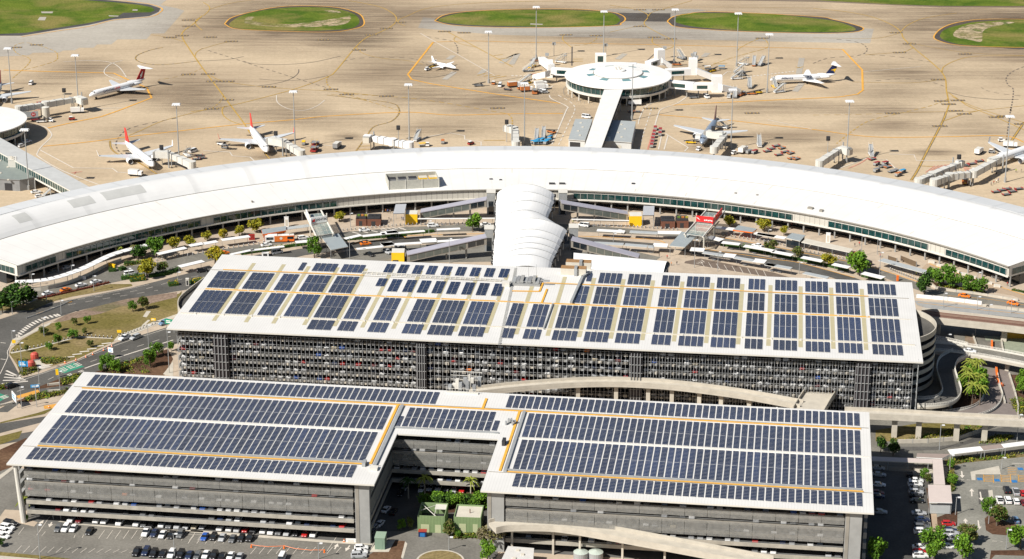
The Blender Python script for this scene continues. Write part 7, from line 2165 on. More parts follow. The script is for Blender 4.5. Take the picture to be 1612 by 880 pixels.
boxthing('striped_barrier','red and white plastic barrier at the car park pillar','barrier',zV(1270,745)[0],3.0,.6,1.0,M_WHITE,None,R(-4),M_OFFW)
g0=MB();pts=[at(x,y) for x,y in zV(482,790,560,800,620,805,740,798,840,822,960,832,1060,830)]
t=thing('rope_barrier','orange bunting barrier line strung across empty bays','barrier',tuple(pts[0]));
for a,b in zip(pts,pts[1:]):g0.tube((a.x,a.y,1.0),(b.x,b.y,.9),.08,.08,M_ORANGE,4);
g0.build('bunting',t,tuple(pts[0]))
for p in (pts[0],pts[3],pts[-1]):g=MB();g.tube((p.x,p.y,0),(p.x,p.y,1.1),.35,.12,M_ORANGE,8);g.build('stand',t,tuple(pts[0]))
def sign(label,base,w_,z0,z1,rz,m,txt=None,tm=None,sz=.8,posts=2,name='road_sign',cat='sign'):
 c=at(*base);t=thing(name,label,cat,(c.x,c.y,0),rz)
 g=MB();g.box(-w_/2,-.12,z0,w_/2,.12,z1,m);g.build('panel',t)
 for i in range(posts):
  x=(-w_/2+.4+(w_-.8)*i/max(1,posts-1)) if posts>1 else 0
  g=MB();g.tube((x,.2,0),(x,.2,z1),.12,.12,M_GREY,6);g.build('post',t)
 g=MB();tm=M_SBLUE if m in (M_WHITE,M_OFFW) else M_WHITE
 for r in range(2):g.box(-w_*.36,-.15,z0+(z1-z0)*(.25+.32*r),w_*(.30-.2*r),-.125,z0+(z1-z0)*(.42+.32*r),tm)
 if z1-z0>.9 and w_>1.7:g.build('sign_legend',t)
 if txt:lettering(txt,sz,tm or M_WHITE,t,(0,-.15,(z0+z1)/2),(PI/2,0,0))
 return t
M_SGREEN=mat('sign_green',(.02,.26,.15),.5,.04);M_SBLUE=mat('sign_blue',(.03,.30,.62),.5,.04)
sign('blue and white billboard panel facing the left road',zQ(118,850)[0],5.0,2.0,4.8,R(-62),M_WHITE,None)
sign('small blue direction sign beside the two red blocks',zQ(190,590)[0],3.4,2.6,4.6,R(-5),M_SBLUE,None)
sign('small blue sign hanging over the lower left road',zQ(285,800)[0],3.0,4.6,5.6,R(8),M_SBLUE,None,posts=1)
sign('white and blue sign on a post in the diagonal road median',zQ(880,470)[0],2.2,2.2,4.0,R(-25),M_WHITE,None,posts=1)
sign('green sign under the left eave of the rear car park',(268,524),4.0,3.5,5.5,R(-20),M_SGREEN)
sign('yellow roadside sign at the left loop road kerb',zQ(112,372)[0],1.3,1.0,2.2,0,M_YELLOW,None,posts=1)
sign('yellow sign upright beside the diagonal road',zQ(455,625)[0],1.0,1.0,3.2,0,M_YELLOW,None,posts=1);sign('yellow and white sign beside the bollard path',zQ(945,285)[0],1.6,.8,1.8,0,M_YELLOW,None,posts=1)
sign('yellow and white sign behind the silver car',zQ(1215,190)[0],1.8,.8,1.8,0,M_YELLOW,None,posts=1)
sign('white name sign at the ground floor entry of the front car park',zU(450,570)[0],3.2,2.0,3.1,R(-7),M_OFFW)
for i,(x,y) in enumerate(zQ(276,482,248,545)):
 t=thing('red_block','%s rounded red block in the garden by the blue sign'%['upper','lower'][i],'sculpture',tuple(at(x,y)),R(20),'red blocks');g=MB()
 g.loft([[(1.5*f*math.cos(k*PI/6),1.3*f*math.sin(k*PI/6),z) for k in range(12)] for z,f in ((0,.9),(1.2,1),(2.2,.95),(2.7,.6))],mat('faded_red',(.50,.085,.06),.6,.08));g.build('block',t);g=MB();g.box(-1.2,-1.35,.1,1.2,-1.25,.5,M_MID);g.build('base_plate',t)
for i,q in enumerate((zQ(380,690,470,680),zQ(380,740,480,735),zQ(0,855,95,835),zU(-20,0,0,0))):
 if i<3:wall('concrete_barrier',['pale concrete barrier below the green lane panel','second pale concrete barrier below the green lane panel','pale concrete barrier at the left billboard'][i],q,.8,.6,M_CONC,'barrier')
wall('picket_fence','low white picket fence along the left beige path',zQ(210,160,300,130,480,62,570,20),.6,.1,M_OFFW,'fence')
BOL={}
def bollards(label,pts,n,h=1.05,m=M_MID,grp='bollards'):
 w=[at(x,y) for x,y in pts]
 tot=sum((b-a).length for a,b in zip(w,w[1:]))
 for i in range(n):
  s=tot*(i+.5)/n
  for a,b in zip(w,w[1:]):
   L_=(b-a).length
   if s<=L_:p=a+(b-a)*(s/L_);break
   s -= L_
  key=(h,m.name)
  if key not in BOL:
   g=MB();g.tube((0,0,0),(0,0,h-.1),.22,.22,m,7);g.tube((0,0,h-.1),(0,0,h),.24,.16,M_OFFW,7);BOL[key]=g.build('bollard')
   o=BOL[key]
  else:
   o=BOL[key].copy();COL.objects.link(o)
  o.location=p
  tag(o,label,'bollard',grp,True)
bollards('grey bollard of the kerb row along the left inner road',zK(1180,470,1609,395)+zL(480,415,620,395),26,grp='bollards on the left inner road');bollards('grey bollard of the kerb row below the left plaza kiosks',zL(1090,320,1600,275)+zM(660,318),30,grp='bollards below the left plaza')
bollards('grey bollard of the kerb row below the right plaza kiosks',zN(160,330,560,345,850,365),22,grp='bollards below the right plaza');bollards('grey bollard of the kerb row along the right inner road',zN(1150,400,1600,470)+zO(480,490,820,555),34,grp='bollards on the right inner road')
bollards('grey bollard of the kerb row by the outdoor seating',zP(0,185,200,265,380,330),14,grp='bollards by the seating');bollards('dark bollard of the row along the diagonal road footpath',zQ(930,310,1240,200),13,grp='bollards on the diagonal road');bollards('dark bollard of the curved row across the park lawn',zQ(90,425,300,385,460,340,650,298,900,315),26,.9,M_DARK,'bollards across the lawn')
def cone(px,label):
 c=at(*px)
 if 'cone' not in BOL:
  g=MB();g.tube((0,0,.06),(0,0,1.0),.35,.08,M_ORANGE,8);g.box(-.4,-.4,0,.4,.4,.06,M_ORANGE);g.tube((0,0,.45),(0,0,.65),.26,.2,M_WHITE,8);BOL['cone']=g.build('traffic_cone');o=BOL['cone']
 else:o=BOL['cone'].copy();COL.objects.link(o)
 o.location=c;tag(o,label,'traffic cone','traffic cones on the hatching')
for i,(x,y) in enumerate(zQ(885,380,857,398,820,413,735,445,680,465,602,490,515,510)):cone((x,y),'%s orange cone from the right along the white hatching'%ORD[i])
cone(zQ(388,865)[0],'orange cone below the orange lane panel');cone(zV(1215,745)[0],'orange cone beside the white barrier at the pillar')
LAMPS=[('by the covered ramp at the left terminal end',zK(255,655,255,560)),('in front of the covered ramp',zK(572,600,562,490)),('at the taxi hedge, right one',zK(745,695,742,575)),('at the taxi hedge, left one',zK(370,780,365,690)),('beside the big dark trees',zK(98,880,95,780)),('on the loop road verge',zK(485,880,475,770)),
  ('on the yellow hedge island',zK(1410,640,1408,545)),('above the white minibus',zK(1020,600,1015,515)),('left of the left orange shelter',zL(365,300,362,240)),('left of the left brick kiosk',zL(1165,290,1147,180)),('left of the large left grey shelter',zL(1160,540,1155,375)),('by the single green tree near the membrane',zM(378,390,372,290)),
  ('in front of the lower left escalator',zM(540,625,535,430)),('right of the right grey shelter',zN(970,660,980,440)),('among the marked bays',zN(1155,690,1157,535)),('above the right grey shelter',zN(330,455,330,390)),('right of the right orange shelter',zN(1555,430,1555,360)),('above the cream taxi shelter',zO(883,520,890,360)),('right of the cream taxi shelter',zO(1010,505,1012,390)),
  ('near the outdoor seating',zO(1028,670,1030,490)),('in front of the glass canopy on the right',zO(392,660,393,570)),('among the five round trees',zP(830,350,838,225)),('right of the five round trees',zP(1050,390,1055,220)),('left on the railway platform',zP(645,640,655,470)),('middle one on the railway platform',zP(1048,670,1058,510)),('right one on the railway platform',zP(1455,710,1468,545)),
  ('on the park lawn beside the hatching',zQ(350,300,315,150)),('beside the two red blocks',zQ(178,600,163,350)),('left of the green lane panel',zQ(315,740,298,540)),('thicker, below the green lane panel',zQ(477,740,474,575)),('beside the diagonal road',zQ(1178,400,1162,210)),('at the left billboard',zQ(172,870,160,700)),('beside the lower left road',zQ(292,860,278,690)),('tall by the left corner of the rear car park',zQ(1340,590,1322,265)),('on the left loop road bend',zQ(100,345,90,255)),
  ('left one in the open car park',zU(318,880,292,610)),('middle one in the open car park',zU(1382,870,1372,680)),('right one in the open car park',zV(1015,880,1012,755)),('at the roundabout',zW(680,815,678,720)),('left one before the front elevated road',zS(635,870,650,580)),('right one before the front elevated road',zS(1530,770,1545,460)),('beside the waiting pavilion',zT(645,540,662,405)),
  ('on the garden island of the right car park',zT(900,610,908,485)),('at the bottom of the right car park',zT(1035,805,1043,655)),('behind the blue disabled bays',zT(1000,190,1005,100)),('below the brown roofed walkway',zT(600,200,605,80)),('in the shaded right hand lane',zR(1050,350,1060,255)),('before the overbridge at the right edge',zR(1495,720,1505,570))]
for where,(b,tp_) in LAMPS:mast('grey street lamp '+where,b,tp_,'street','street lamps')
for i,(b,tp_) in enumerate(((zP(1180,830,1195,605)),(zR(730,450,728,340)))):
 mast(['overhead line mast on the railway viaduct','grey street lamp in the shade below the viaduct'][i],b,tp_,'street','street lamps')
# ================================================================== PLANTS
def leaf_mat(name,rgb,var=.35):
 m=mat(name,rgb,.75,var,1.3,spec=.15)
 return m
LEAF={'dark green':leaf_mat('dark_foliage',(.030,.068,.014)),'green':leaf_mat('green_foliage',(.070,.150,.018)),'bright green':leaf_mat('bright_foliage',(.12,.23,.018)),'yellow green':leaf_mat('yellow_green_foliage',(.25,.25,.025)),'yellow':leaf_mat('yellow_foliage',(.36,.28,.015)),'olive':leaf_mat('olive_foliage',(.12,.115,.035)),'grey green':leaf_mat('grey_green_foliage',(.17,.145,.085)),'red':leaf_mat('dark_red_foliage',(.12,.035,.022)),'palm green':leaf_mat('palm_foliage',(.19,.22,.035))}
M_BARK=mat('bark',(.13,.10,.075),.9,.2,2.0);M_PALE=mat('pale_bark',(.42,.38,.32),.9,.15,1.0)
def leaf_quad(g,p,s,rnd,m,flat=.6):
 n=Vector((rnd.uniform(-1,1),rnd.uniform(-1,1),rnd.uniform(.1,1.2))).normalized()
 u=n.cross(Vector((rnd.uniform(-1,1),rnd.uniform(-1,1),rnd.uniform(-1,1))))
 if u.length<.05:u=n.cross(Vector((1,0,0)))
 u.normalize();v=n.cross(u)
 a,b=s*rnd.uniform(.7,1.3),s*rnd.uniform(.5,1.0)
 g.face([p-u*a,p-v*b,p+u*a,p+v*b],m)
def crown_mb(seed,kind,col,lumps=13,n=1300):
 rnd=random.Random(seed);g=MB();m=LEAF[col]
 m2=LEAF[{'green':'bright green','dark green':'green','bright green':'green','yellow green':'yellow','olive':'green','grey green':'olive','yellow':'yellow green'}.get(col,col)]
 L_=[]
 for i in range(lumps):
  a=rnd.uniform(0,2*PI);r=rnd.uniform(.25,1.0) ** .6*2.0;z=rnd.uniform(-1.4,1.2)
  r*=math.sqrt(max(.15,1-(z/1.9) ** 2))
  L_.append((Vector((r*math.cos(a),r*math.sin(a),3.35+z)),rnd.uniform(.7,1.2)))
 L_.append((Vector((0,0,3.9)),1.4))
 for k in range(n):
  c,r=rnd.choice(L_)
  d=Vector((rnd.gauss(0,1),rnd.gauss(0,1),rnd.gauss(0,.8))).normalized()*r*rnd.uniform(.55,1.08)
  leaf_quad(g,c+d,.27,rnd,m2 if rnd.random()<.3 else m)
 return g
def trunk_mb(seed,m=M_BARK):
 rnd=random.Random(seed);g=MB();g.tube((0,0,0),(.05,0,2.2),.2,.14,m,7)
 for i in range(5):
  a=i*1.3+rnd.random();g.tube((.05,0,2.0+.15*i),(1.2*math.cos(a),1.2*math.sin(a),3.6+rnd.random()),.09,.03,m,5)
 return g
TREES={}
def tree(label,px,hgt_,col,grp='trees',variant=0,wide=1.0):
 p=at(*px);key=(col,variant)
 rz=(px[0]*1.7+px[1])%6.28
 if key in TREES:
  r=dup(TREES[key],(p.x,p.y,.05),rz,label,grp)
 else:
  r=thing('tree',label,'tree',(p.x,p.y,.05),rz,grp)
  crown_mb(variant*17+len(TREES)+3,'round',col).build('crown',r);trunk_mb(variant+5,M_PALE if col=='grey green' else M_BARK).build('trunk',r)
  TREES[key]=r
 s=hgt_/6.0*1.08
 k=wide*(1.0+.22*math.sin(px[0]*2.3+px[1]))
 r.scale=(s*k,s*k*(1+.12*math.sin(px[0])),s)
 return r
def palm(label,px,hgt_,col='palm green',m=M_PALE,grp='palms'):
 p=at(*px);r=thing('palm_tree',label,'palm',(p.x,p.y,.05),px[0]%6.28,grp)
 g=MB();g.tube((0,0,0),(.1,.05,hgt_*.78),.24,.16,m,8);g.build('trunk',r)
 rnd=random.Random(int(px[0]));g=MB();top=Vector((.1,.05,hgt_*.78))
 for i in range(15):
  a=i*2.4+rnd.random()*.4;el=rnd.uniform(-.1,1.1);L_=hgt_*.36
  pr,w0=top,.3
  for k in range(1,6):
   f=k/5
   q=top+Vector((math.cos(a)*L_*f*math.cos(el),math.sin(a)*L_*f*math.cos(el),L_*(f*math.sin(el)-.75*f*f)))
   side=Vector((-math.sin(a),math.cos(a),0));w1=.42*(1-f)+.06
   for s in (-1,1):
    g.face([pr,q,q+side*s*w1+Vector((0,0,-.25)),pr+side*s*w0+Vector((0,0,-.25))],LEAF[col])
   pr,w0=q,w1
 g.build('fronds',r)
def hedge(label,pts,wd,h,col,dens=5.0,name='hedge',cat='hedge',lump=False):
 w=[at(x,y) for x,y in pts];rnd=random.Random(int(pts[0][0]*7));g=MB()
 for a,b in zip(w,w[1:]):
  d=b-a;n=Vector((-d.y,d.x,0)).normalized()
  for k in range(int(d.length*wd*dens)):
   t_=rnd.random();u=rnd.uniform(-.5,.5)
   z=h*(rnd.random() ** .5)*(1-(.5*(abs(u)*2) ** 3 if lump else .1*abs(u)))
   leaf_quad(g,a+d*t_+n*u*wd+Vector((0,0,z)),.26,rnd,LEAF[col])
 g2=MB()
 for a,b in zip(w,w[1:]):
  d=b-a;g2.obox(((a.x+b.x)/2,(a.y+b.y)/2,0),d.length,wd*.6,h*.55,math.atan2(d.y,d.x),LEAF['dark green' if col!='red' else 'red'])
 t=thing(name,label,cat,(w[0].x,w[0].y,0));g.build('foliage',t,(w[0].x,w[0].y,0));g2.build('stems',t,(w[0].x,w[0].y,0))
TL=[(zL(35,400),4.6,'yellow green','small yellow green tree, first left of the red box'),(zL(155,385),4.4,'yellow','small autumn yellow tree right behind the third left canopy'),(zL(285,360),5.2,'yellow green','yellow green tree left of the tallest forecourt tree on the left'),(zL(425,335),6.6,'yellow green','taller yellow green tree left of the orange shelter'),(zL(1078,248),4.8,'yellow green','yellow green tree right of the left glass entrance'),
 (zN(1250,335),5.2,'yellow green','yellow green tree right of the red sign entrance'),(zN(1522,378),6.0,'yellow green','yellow green tree right of the right orange shelter'),(zO(270,358),5.0,'yellow green','yellow green tree behind the grey roofed kiosk'),(zK(1505,340),5.0,'yellow green','yellow green tree over the second left canopy'),(zK(1370,372),6.0,'yellow green','pale yellow tree beside the green tree on the left forecourt'),
 (zK(1240,420),8.6,'green','large green tree on the left forecourt'),(zK(1130,440),6.6,'dark green','dark green tree left of the large green tree'),(zK(1090,450),6.0,'dark green','smaller dark tree at the covered ramp end'),(zK(1163,590),8.4,'yellow green','large yellow green tree right of the white minibus'),(zK(1288,555),5.0,'olive','small olive tree on the hedge island'),(zK(100,850),10.5,'dark green','left tree of the big dark pair by the loop road'),(zK(185,820),11,'dark green','right tree of the big dark pair by the loop road'),(zK(20,870),9,'dark green','dark tree at the left photo edge by the loop road'),
 (zL(95,580),8.0,'yellow','autumn yellow tree at the left corner of the rear car park roof'),(zL(880,535),9.5,'green','green tree between the white van and the grey shelter'),(zM(725,375),7.8,'bright green','single bright green tree left of the membrane canopy'),(zO(165,500),6.4,'olive','olive tree beside the white car on the right road'),(zO(380,540),5.6,'olive','brownish olive tree on the right road'),(zO(625,600),6.2,'yellow green','yellow olive tree on the right road'),(zO(858,665),10.0,'bright green','large bright green tree in front of the black van'),
 (zP(512,335),6.4,'green','first and leftmost of the five round trees'),(zP(645,380),8.6,'green','second and largest of the five round trees'),(zP(762,410),6.6,'green','third of the five round trees'),(zP(920,435),6.6,'green','fourth of the five round trees'),(zP(1070,465),6.4,'green','fifth and rightmost of the five round trees'),(zP(420,500),10.5,'dark green','large dark tree at the right corner of the rear car park roof'),
 (zQ(852,550),5.6,'green','green tree beside the diagonal road median'),(zQ(922,585),5.0,'bright green','green tree nearest the front car park roof'),(zQ(803,580),3.2,'bright green','small green tree left of the front garden pair'),(zQ(1240,465),6.2,'green','upper green tree beside the brown mulch'),(zQ(1190,545),7.2,'green','lower larger green tree beside the brown mulch'),(zQ(1355,420),4.0,'bright green','small green tree against the rear car park'),
 (zQ(1052,105),4.6,'green','small green tree on the upper lawn, left of two'),(zQ(1132,88),5.6,'olive','small olive tree on the upper lawn, right of two'),(zQ(692,200),3.4,'green','small tree at the edge of the dry garden bed'),(zQ(462,258),3.4,'bright green','small bright tree on the left lawn'),(zQ(590,215),3.4,'olive','thin small tree above the bollard curve'),(zQ(672,288),3.0,'olive','small olive shrub tree on the bollard curve'),(zQ(580,320),4.0,'green','small dark tree just below the bollard curve'),(zQ(460,365),4.4,'green','small green tree left below the bollard curve'),(zQ(388,410),3.2,'green','small green bush tree on the lower lawn'),(zQ(345,290),3.6,'olive','thin tree near the hatched kerb'),(zQ(212,425),3.0,'olive','thin tree at the left end of the lawn'),(zQ(715,385),3.0,'olive','thin tree on the lower right lawn'),
 (zS(1570,130),6.5,'bright green','bright green tree above right of the far street'),(zS(1592,230),6.0,'bright green','bright green tree at the right edge of the far street'),(zT(460,800),7.4,'green','upper green tree beside the pink path'),(zT(480,890),7.0,'bright green','lower bright tree beside the pink path'),(zT(735,760),6.6,'olive','olive tree right of the white pickup'),(zT(700,885),8.6,'bright green','large light green tree at the bottom right'),(zT(890,530),5.6,'green','green tree on the island in the right car park'),(zT(962,625),7.2,'olive','brownish tree on the island in the right car park'),(zT(1142,800),7.4,'bright green','bright tree at the right bottom edge'),(zT(400,260),3.4,'green','upper shrub beside the pink walkway'),(zT(430,300),3.6,'olive','lower shrub beside the pink walkway'),(zT(610,195),3.8,'bright green','shrub at the corner of the brown roofed walkway'),(zT(608,310),3.6,'bright green','shrub beside the lower pink roof'),
 (zT(40,925),9.6,'green','green tree at the right corner of the front car park'),(zT(70,60),6.4,'dark green','left dark tree behind the front car park corner'),(zT(165,85),6.8,'dark green','right dark tree behind the front car park corner'),(zW(685,715),5.2,'olive','olive bush between the two green sheds'),(zW(740,725),2.6,'green','small bush before the cream roofed shed'),(zW(1010,800),9.0,'grey green','sparse grey green gum tree by the front ramp'),(zW(960,905),7.0,'bright green','bright green tree at the foot of the gum tree'),(zW(930,760),5.0,'grey green','smaller grey gum beside the pallets'),
 (zW(330,670),3.6,'bright green','left low bush at the service yard fence'),(zW(395,660),4.0,'olive','right low bush at the service yard fence'),(zU(205,585),2.4,'bright green','low round bush at the foot of the leaning palm'),(zU(10,780),3.2,'dark green','dark bush at the left edge of the open car park'),(zA(-5,0),4,'green','')]
for i,(q,h_,col,lab) in enumerate(TL):
 if lab:tree(lab,q[0],h_,col,'trees on the landside',i%3)
for i,(x,y) in enumerate(zW(525,480,580,470,630,478,690,470,740,480,790,478,880,480,925,478)):
 tree('%s leafy green bush from the left in the courtyard row'%ORD[i],(x,y+7),5.2,['green','bright green','dark green'][i%3],'courtyard bushes',i%3,1.35)
palm('yellowish palm left in the front car park courtyard',zW(505,425)[0],8.6);palm('yellowish palm right in the front car park courtyard',zW(838,440)[0],8.6);palm('shaded palm behind the left courtyard bushes',zW(385,440)[0],8.5,'dark green')
palm('palm with white leaning trunk at the left front corner',zU(205,560)[0],9.0);palm('left small palm at the covered ramp',zK(948,420)[0],5.0,'palm green',M_BARK);palm('taller palm at the covered ramp end',zK(1065,430)[0],6.4,'olive',M_BARK)
for i,(x,y) in enumerate(zS(930,120,985,60,1060,90,1010,200,1085,230,960,250,1100,330,1010,330)):
 palm('%s palm of the dense clump beside the looping ramp, counted from the top'%ORD[i],(x,y+4),9.5+(i%3),'palm green',M_BARK,'palm clump')
for i,q in enumerate((zS(930,230),zS(1050,280),zS(990,150),zS(1100,160))):tree('%s leafy bush under the palm clump'%ORD[i],q[0],8.0,'bright green','bushes under palms',i%3)
hedge('dark red hedge strip along the left taxi lane',zK(300,760,560,705,865,632),1.6,1.1,'red')
for lab,pts,wd,h,col in (('round yellow hedge right of the white minibus',zK(1030,620,1150,605),4,2.2,'yellow'),('green hedge left of the white minibus island',zK(960,605,1090,590,1150,585),3,2.2,'green'),('yellow hedge left of the ticket machine',zK(1335,655,1410,645),4,2.4,'yellow'),('yellow hedge right of the ticket machine',zK(1515,640,1600,615),4,2.2,'yellow'),('dark hedge on the island beyond the yellow green tree',zK(1180,585,1300,570,1420,530),3,2.2,'dark green'),('left dark round bush on the small traffic island',zK(860,540,920,535),3.5,2.0,'dark green'),('right dark round bush on the small traffic island',zK(945,532,990,522),3.5,2.2,'dark green'),
       ('green hedge below the canopies left of the grey shelter',zL(300,508,500,478,700,445,820,430),2.2,1.9,'green'),('green hedge right of the left grey shelter',zL(1110,395,1350,378,1600,360),2.0,1.7,'green'),('green hedge beneath the canopy by the black car',zM(10,405,250,395,420,378),2.2,1.7,'green'),('dark hedge below the canopies right of the right shelter',zN(1180,485,1340,505),2.2,1.8,'dark green'),('bright hedge before the white car on the right road',zN(1350,505,1430,515),2.4,2.0,'bright green'),('dark hedge under the trees on the right road',zO(0,475,330,540,580,590,780,640),2.2,1.7,'dark green'),('dark hedge right of the large bright green tree',zO(890,680,1060,715),2.6,1.6,'dark green'),('spiky garden plants at the covered ramp foot',zK(985,490,1060,480),3,2.2,'olive'),('grassy planting by the right terminal corner',zP(1470,432,1612,460),2.0,1.0,'olive')):
 hedge(lab,pts,wd,h,col,lump=True)
def cover(name,polys,n,cols,s=.4,h=.9):
 rnd=random.Random(len(name));g=MB()
 for q in polys:
  w=[at(x,y) for x,y in q];c=sum(w,Vector())/len(w)
  for k in range(n):
   i=rnd.randrange(len(w));a,b=w[i],w[(i+1)%len(w)]
   r1,r2=math.sqrt(rnd.random()),rnd.random()
   p=c*(1-r1)+(a*(1-r2)+b*r2)*r1
   col=LEAF[rnd.choice(cols)];m_h=h*rnd.uniform(.4,1.2)
   for j in range(7):leaf_quad(g,p+Vector((rnd.gauss(0,.4),rnd.gauss(0,.4),.1+m_h*rnd.random())),s,rnd,col)
 o=g.build(name);o['kind']='stuff'
 o['label']='loose low shrubs and ground cover in garden beds';o['category']='shrubs'
cover('garden_shrubs',[zQ(790,570,900,540,1060,480,1180,450,1200,590,900,600),zQ(130,480,230,480,270,560,320,570,180,615,160,590),zQ(340,470,540,480,440,520,330,510),zQ(480,640,640,600,620,660,500,690),zQ(180,800,320,745,540,720,500,760,240,820),zS(160,770,560,765,900,715,1170,605,980,600,640,660),zS(1100,790,1240,720,1480,705,1490,730,1300,790),
      zT(610,110,700,110,1173,72,1173,90,720,135,640,150),zT(600,210,625,220,632,360,605,360),zS(1450,300,1600,260,1600,470,1550,460),zW(480,400,960,410,960,500,500,520),zK(985,480,1150,455,1180,470,1000,500),zP(560,350,1150,455,1150,470,600,390),zW(700,705,900,700,890,725,720,735),zQ(-20,720,20,700,60,680,30,720)],150,['olive','green','olive','yellow green'],.3,.8)
# ================================================================== CARS OUTSIDE
def row_cars(where,items,grp):
 cnt={}
 for it in items:cnt[(it[2],it[3])]=cnt.get((it[2],it[3]),0)+1
 seen={}
 for x,y,style,col,rz in items:
  k=(style,col);seen[k]=seen.get(k,0)+1
  nm={'suv':'four wheel drive','ute':'pickup','wagon':'wagon','sedan':'sedan','hatchback':'hatchback','van':'van'}[style]
  if cnt[k]==1:lab='only %s %s %s'%(col,nm,where)
  else:lab='%s %s %s %s'%(ORD[seen[k]-1],col,nm,where)
  p=at(x,y)
  make_car(style,col,(p.x,p.y,.07),rz,lab,grp)
def RC_(z,arr,rz,off=0):return [(z(a,b+off)[0][0],z(a,b+off)[0][1],s,c,rz) for a,b,s,c in arr]
in_shade='by the shaded front car park side, counted from the top'
VA=F2.ang+PI/2
row_cars('counted from the left, under the front car park edge',RC_(zU,[(568,575,'suv','white'),(630,582,'hatchback','dark red'),(770,580,'suv','white'),(833,585,'suv','white'),(952,598,'van','white'),(1088,605,'suv','white'),(1145,612,'sedan','grey'),(1200,618,'sedan','black'),(1287,615,'suv','white'),(1345,625,'suv','grey'),(1410,627,'suv','silver'),(1478,630,'sedan','silver')],VA-PI)+
  RC_(zV,[(38,625,'sedan','beige'),(98,630,'hatchback','silver'),(238,640,'suv','white'),(313,645,'suv','white'),(376,650,'ute','silver'),(437,655,'hatchback','red'),(498,660,'sedan','grey'),(580,662,'suv','white'),(642,670,'van','white'),(702,675,'suv','grey'),(766,680,'wagon','silver'),(836,685,'hatchback','black'),(908,692,'hatchback','red'),(976,690,'suv','white')],VA-PI),'cars at the front car park edge')
row_cars('counted from the left, in the sunny middle row',RC_(zU,[(462,652,'hatchback','grey'),(522,650,'suv','white'),(584,650,'sedan','white'),(710,672,'sedan','black'),(1157,683,'ute','white'),(1222,688,'sedan','navy'),(1288,700,'sedan','white'),(1357,703,'sedan','black'),(1430,698,'suv','grey')],VA-PI)+
  RC_(zV,[(112,718,'sedan','blue'),(182,718,'hatchback','black'),(252,724,'sedan','silver'),(333,733,'sedan','grey'),(402,730,'hatchback','black'),(470,727,'suv','black')],VA-PI),'cars in the middle row of the open car park')
row_cars('counted from the left, in the bottom row',RC_(zU,[(1083,838,'ute','black'),(1157,836,'suv','navy'),(1218,852,'suv','black'),(1290,850,'sedan','black'),(1360,855,'suv','white'),(1430,858,'suv','black'),(1500,862,'sedan','navy')],VA-PI)+
  RC_(zV,[(55,868,'hatchback','grey'),(122,858,'sedan','white'),(185,868,'suv','black'),(252,872,'sedan','black'),(318,870,'sedan','white'),(388,878,'sedan','silver'),(722,890,'van','white')],VA-PI),'cars in the bottom row of the open car park')
row_cars('in the left edge stack, counted from the top',RC_(zU,[(85,612,'suv','black'),(60,645,'suv','white'),(42,675,'hatchback','white'),(20,710,'sedan','white')],F2.ang-.25),'cars at the left edge of the open car park')
row_cars('beside the green cabinet, counted from the top',RC_(zV,[(1352,802,'hatchback','white'),(1342,836,'sedan','white'),(1332,866,'suv','silver')],R(5)),'cars beside the green cabinet')
row_cars('along the left courtyard wall, counted from the top',RC_(zW,[(222,530,'sedan','white'),(178,632,'sedan','white'),(140,662,'suv','silver'),(128,690,'hatchback','grey')],R(70))+RC_(zW,[(275,545,'sedan','black')],R(78)),'cars along the courtyard wall')
row_cars('at the back of the courtyard, counted from the left',RC_(zW,[(330,408,'sedan','black'),(355,372,'hatchback','silver'),(480,380,'sedan','white'),(540,372,'sedan','white'),(602,375,'suv','white'),(662,378,'hatchback','grey'),(716,392,'sedan','silver'),(776,388,'hatchback','red')],VA-PI),'cars at the back of the courtyard')
row_cars(in_shade,RC_(zT,[(45,190,'sedan','silver'),(55,242,'sedan','silver'),(52,320,'sedan','white'),(45,383,'hatchback','dark red'),(48,408,'hatchback','navy'),(62,528,'sedan','silver')],R(-8)),'cars in the shaded side row')
row_cars('in the column beside the pink path, counted from the top',RC_(zT,[(328,248,'ute','black'),(342,288,'sedan','white'),(335,318,'suv','white'),(345,350,'sedan','grey'),(342,380,'suv','silver'),(340,405,'hatchback','black'),(350,445,'sedan','black'),(364,538,'sedan','silver'),(388,588,'sedan','navy'),(380,622,'sedan','black'),(384,648,'suv','grey'),(382,682,'suv','white'),(372,800,'sedan','white'),(370,838,'hatchback','red'),(376,866,'suv','white')],R(-2)),'cars beside the pink path')
row_cars('right of the pink path, counted from the top',RC_(zT,[(592,620,'hatchback','red'),(602,672,'sedan','navy'),(610,696,'suv','silver'),(614,734,'ute','white'),(585,795,'sedan','white')],R(-2)),'cars right of the pink path')
row_cars('in the block at the right edge, counted from the left',RC_(zT,[(984,440,'ute','white'),(1048,440,'suv','white'),(1112,448,'hatchback','white'),(1172,458,'hatchback','dark red'),(1038,362,'suv','black'),(1108,375,'ute','silver'),(1165,385,'hatchback','red'),(1108,590,'sedan','pale blue')],R(88)),'cars in the right car park')
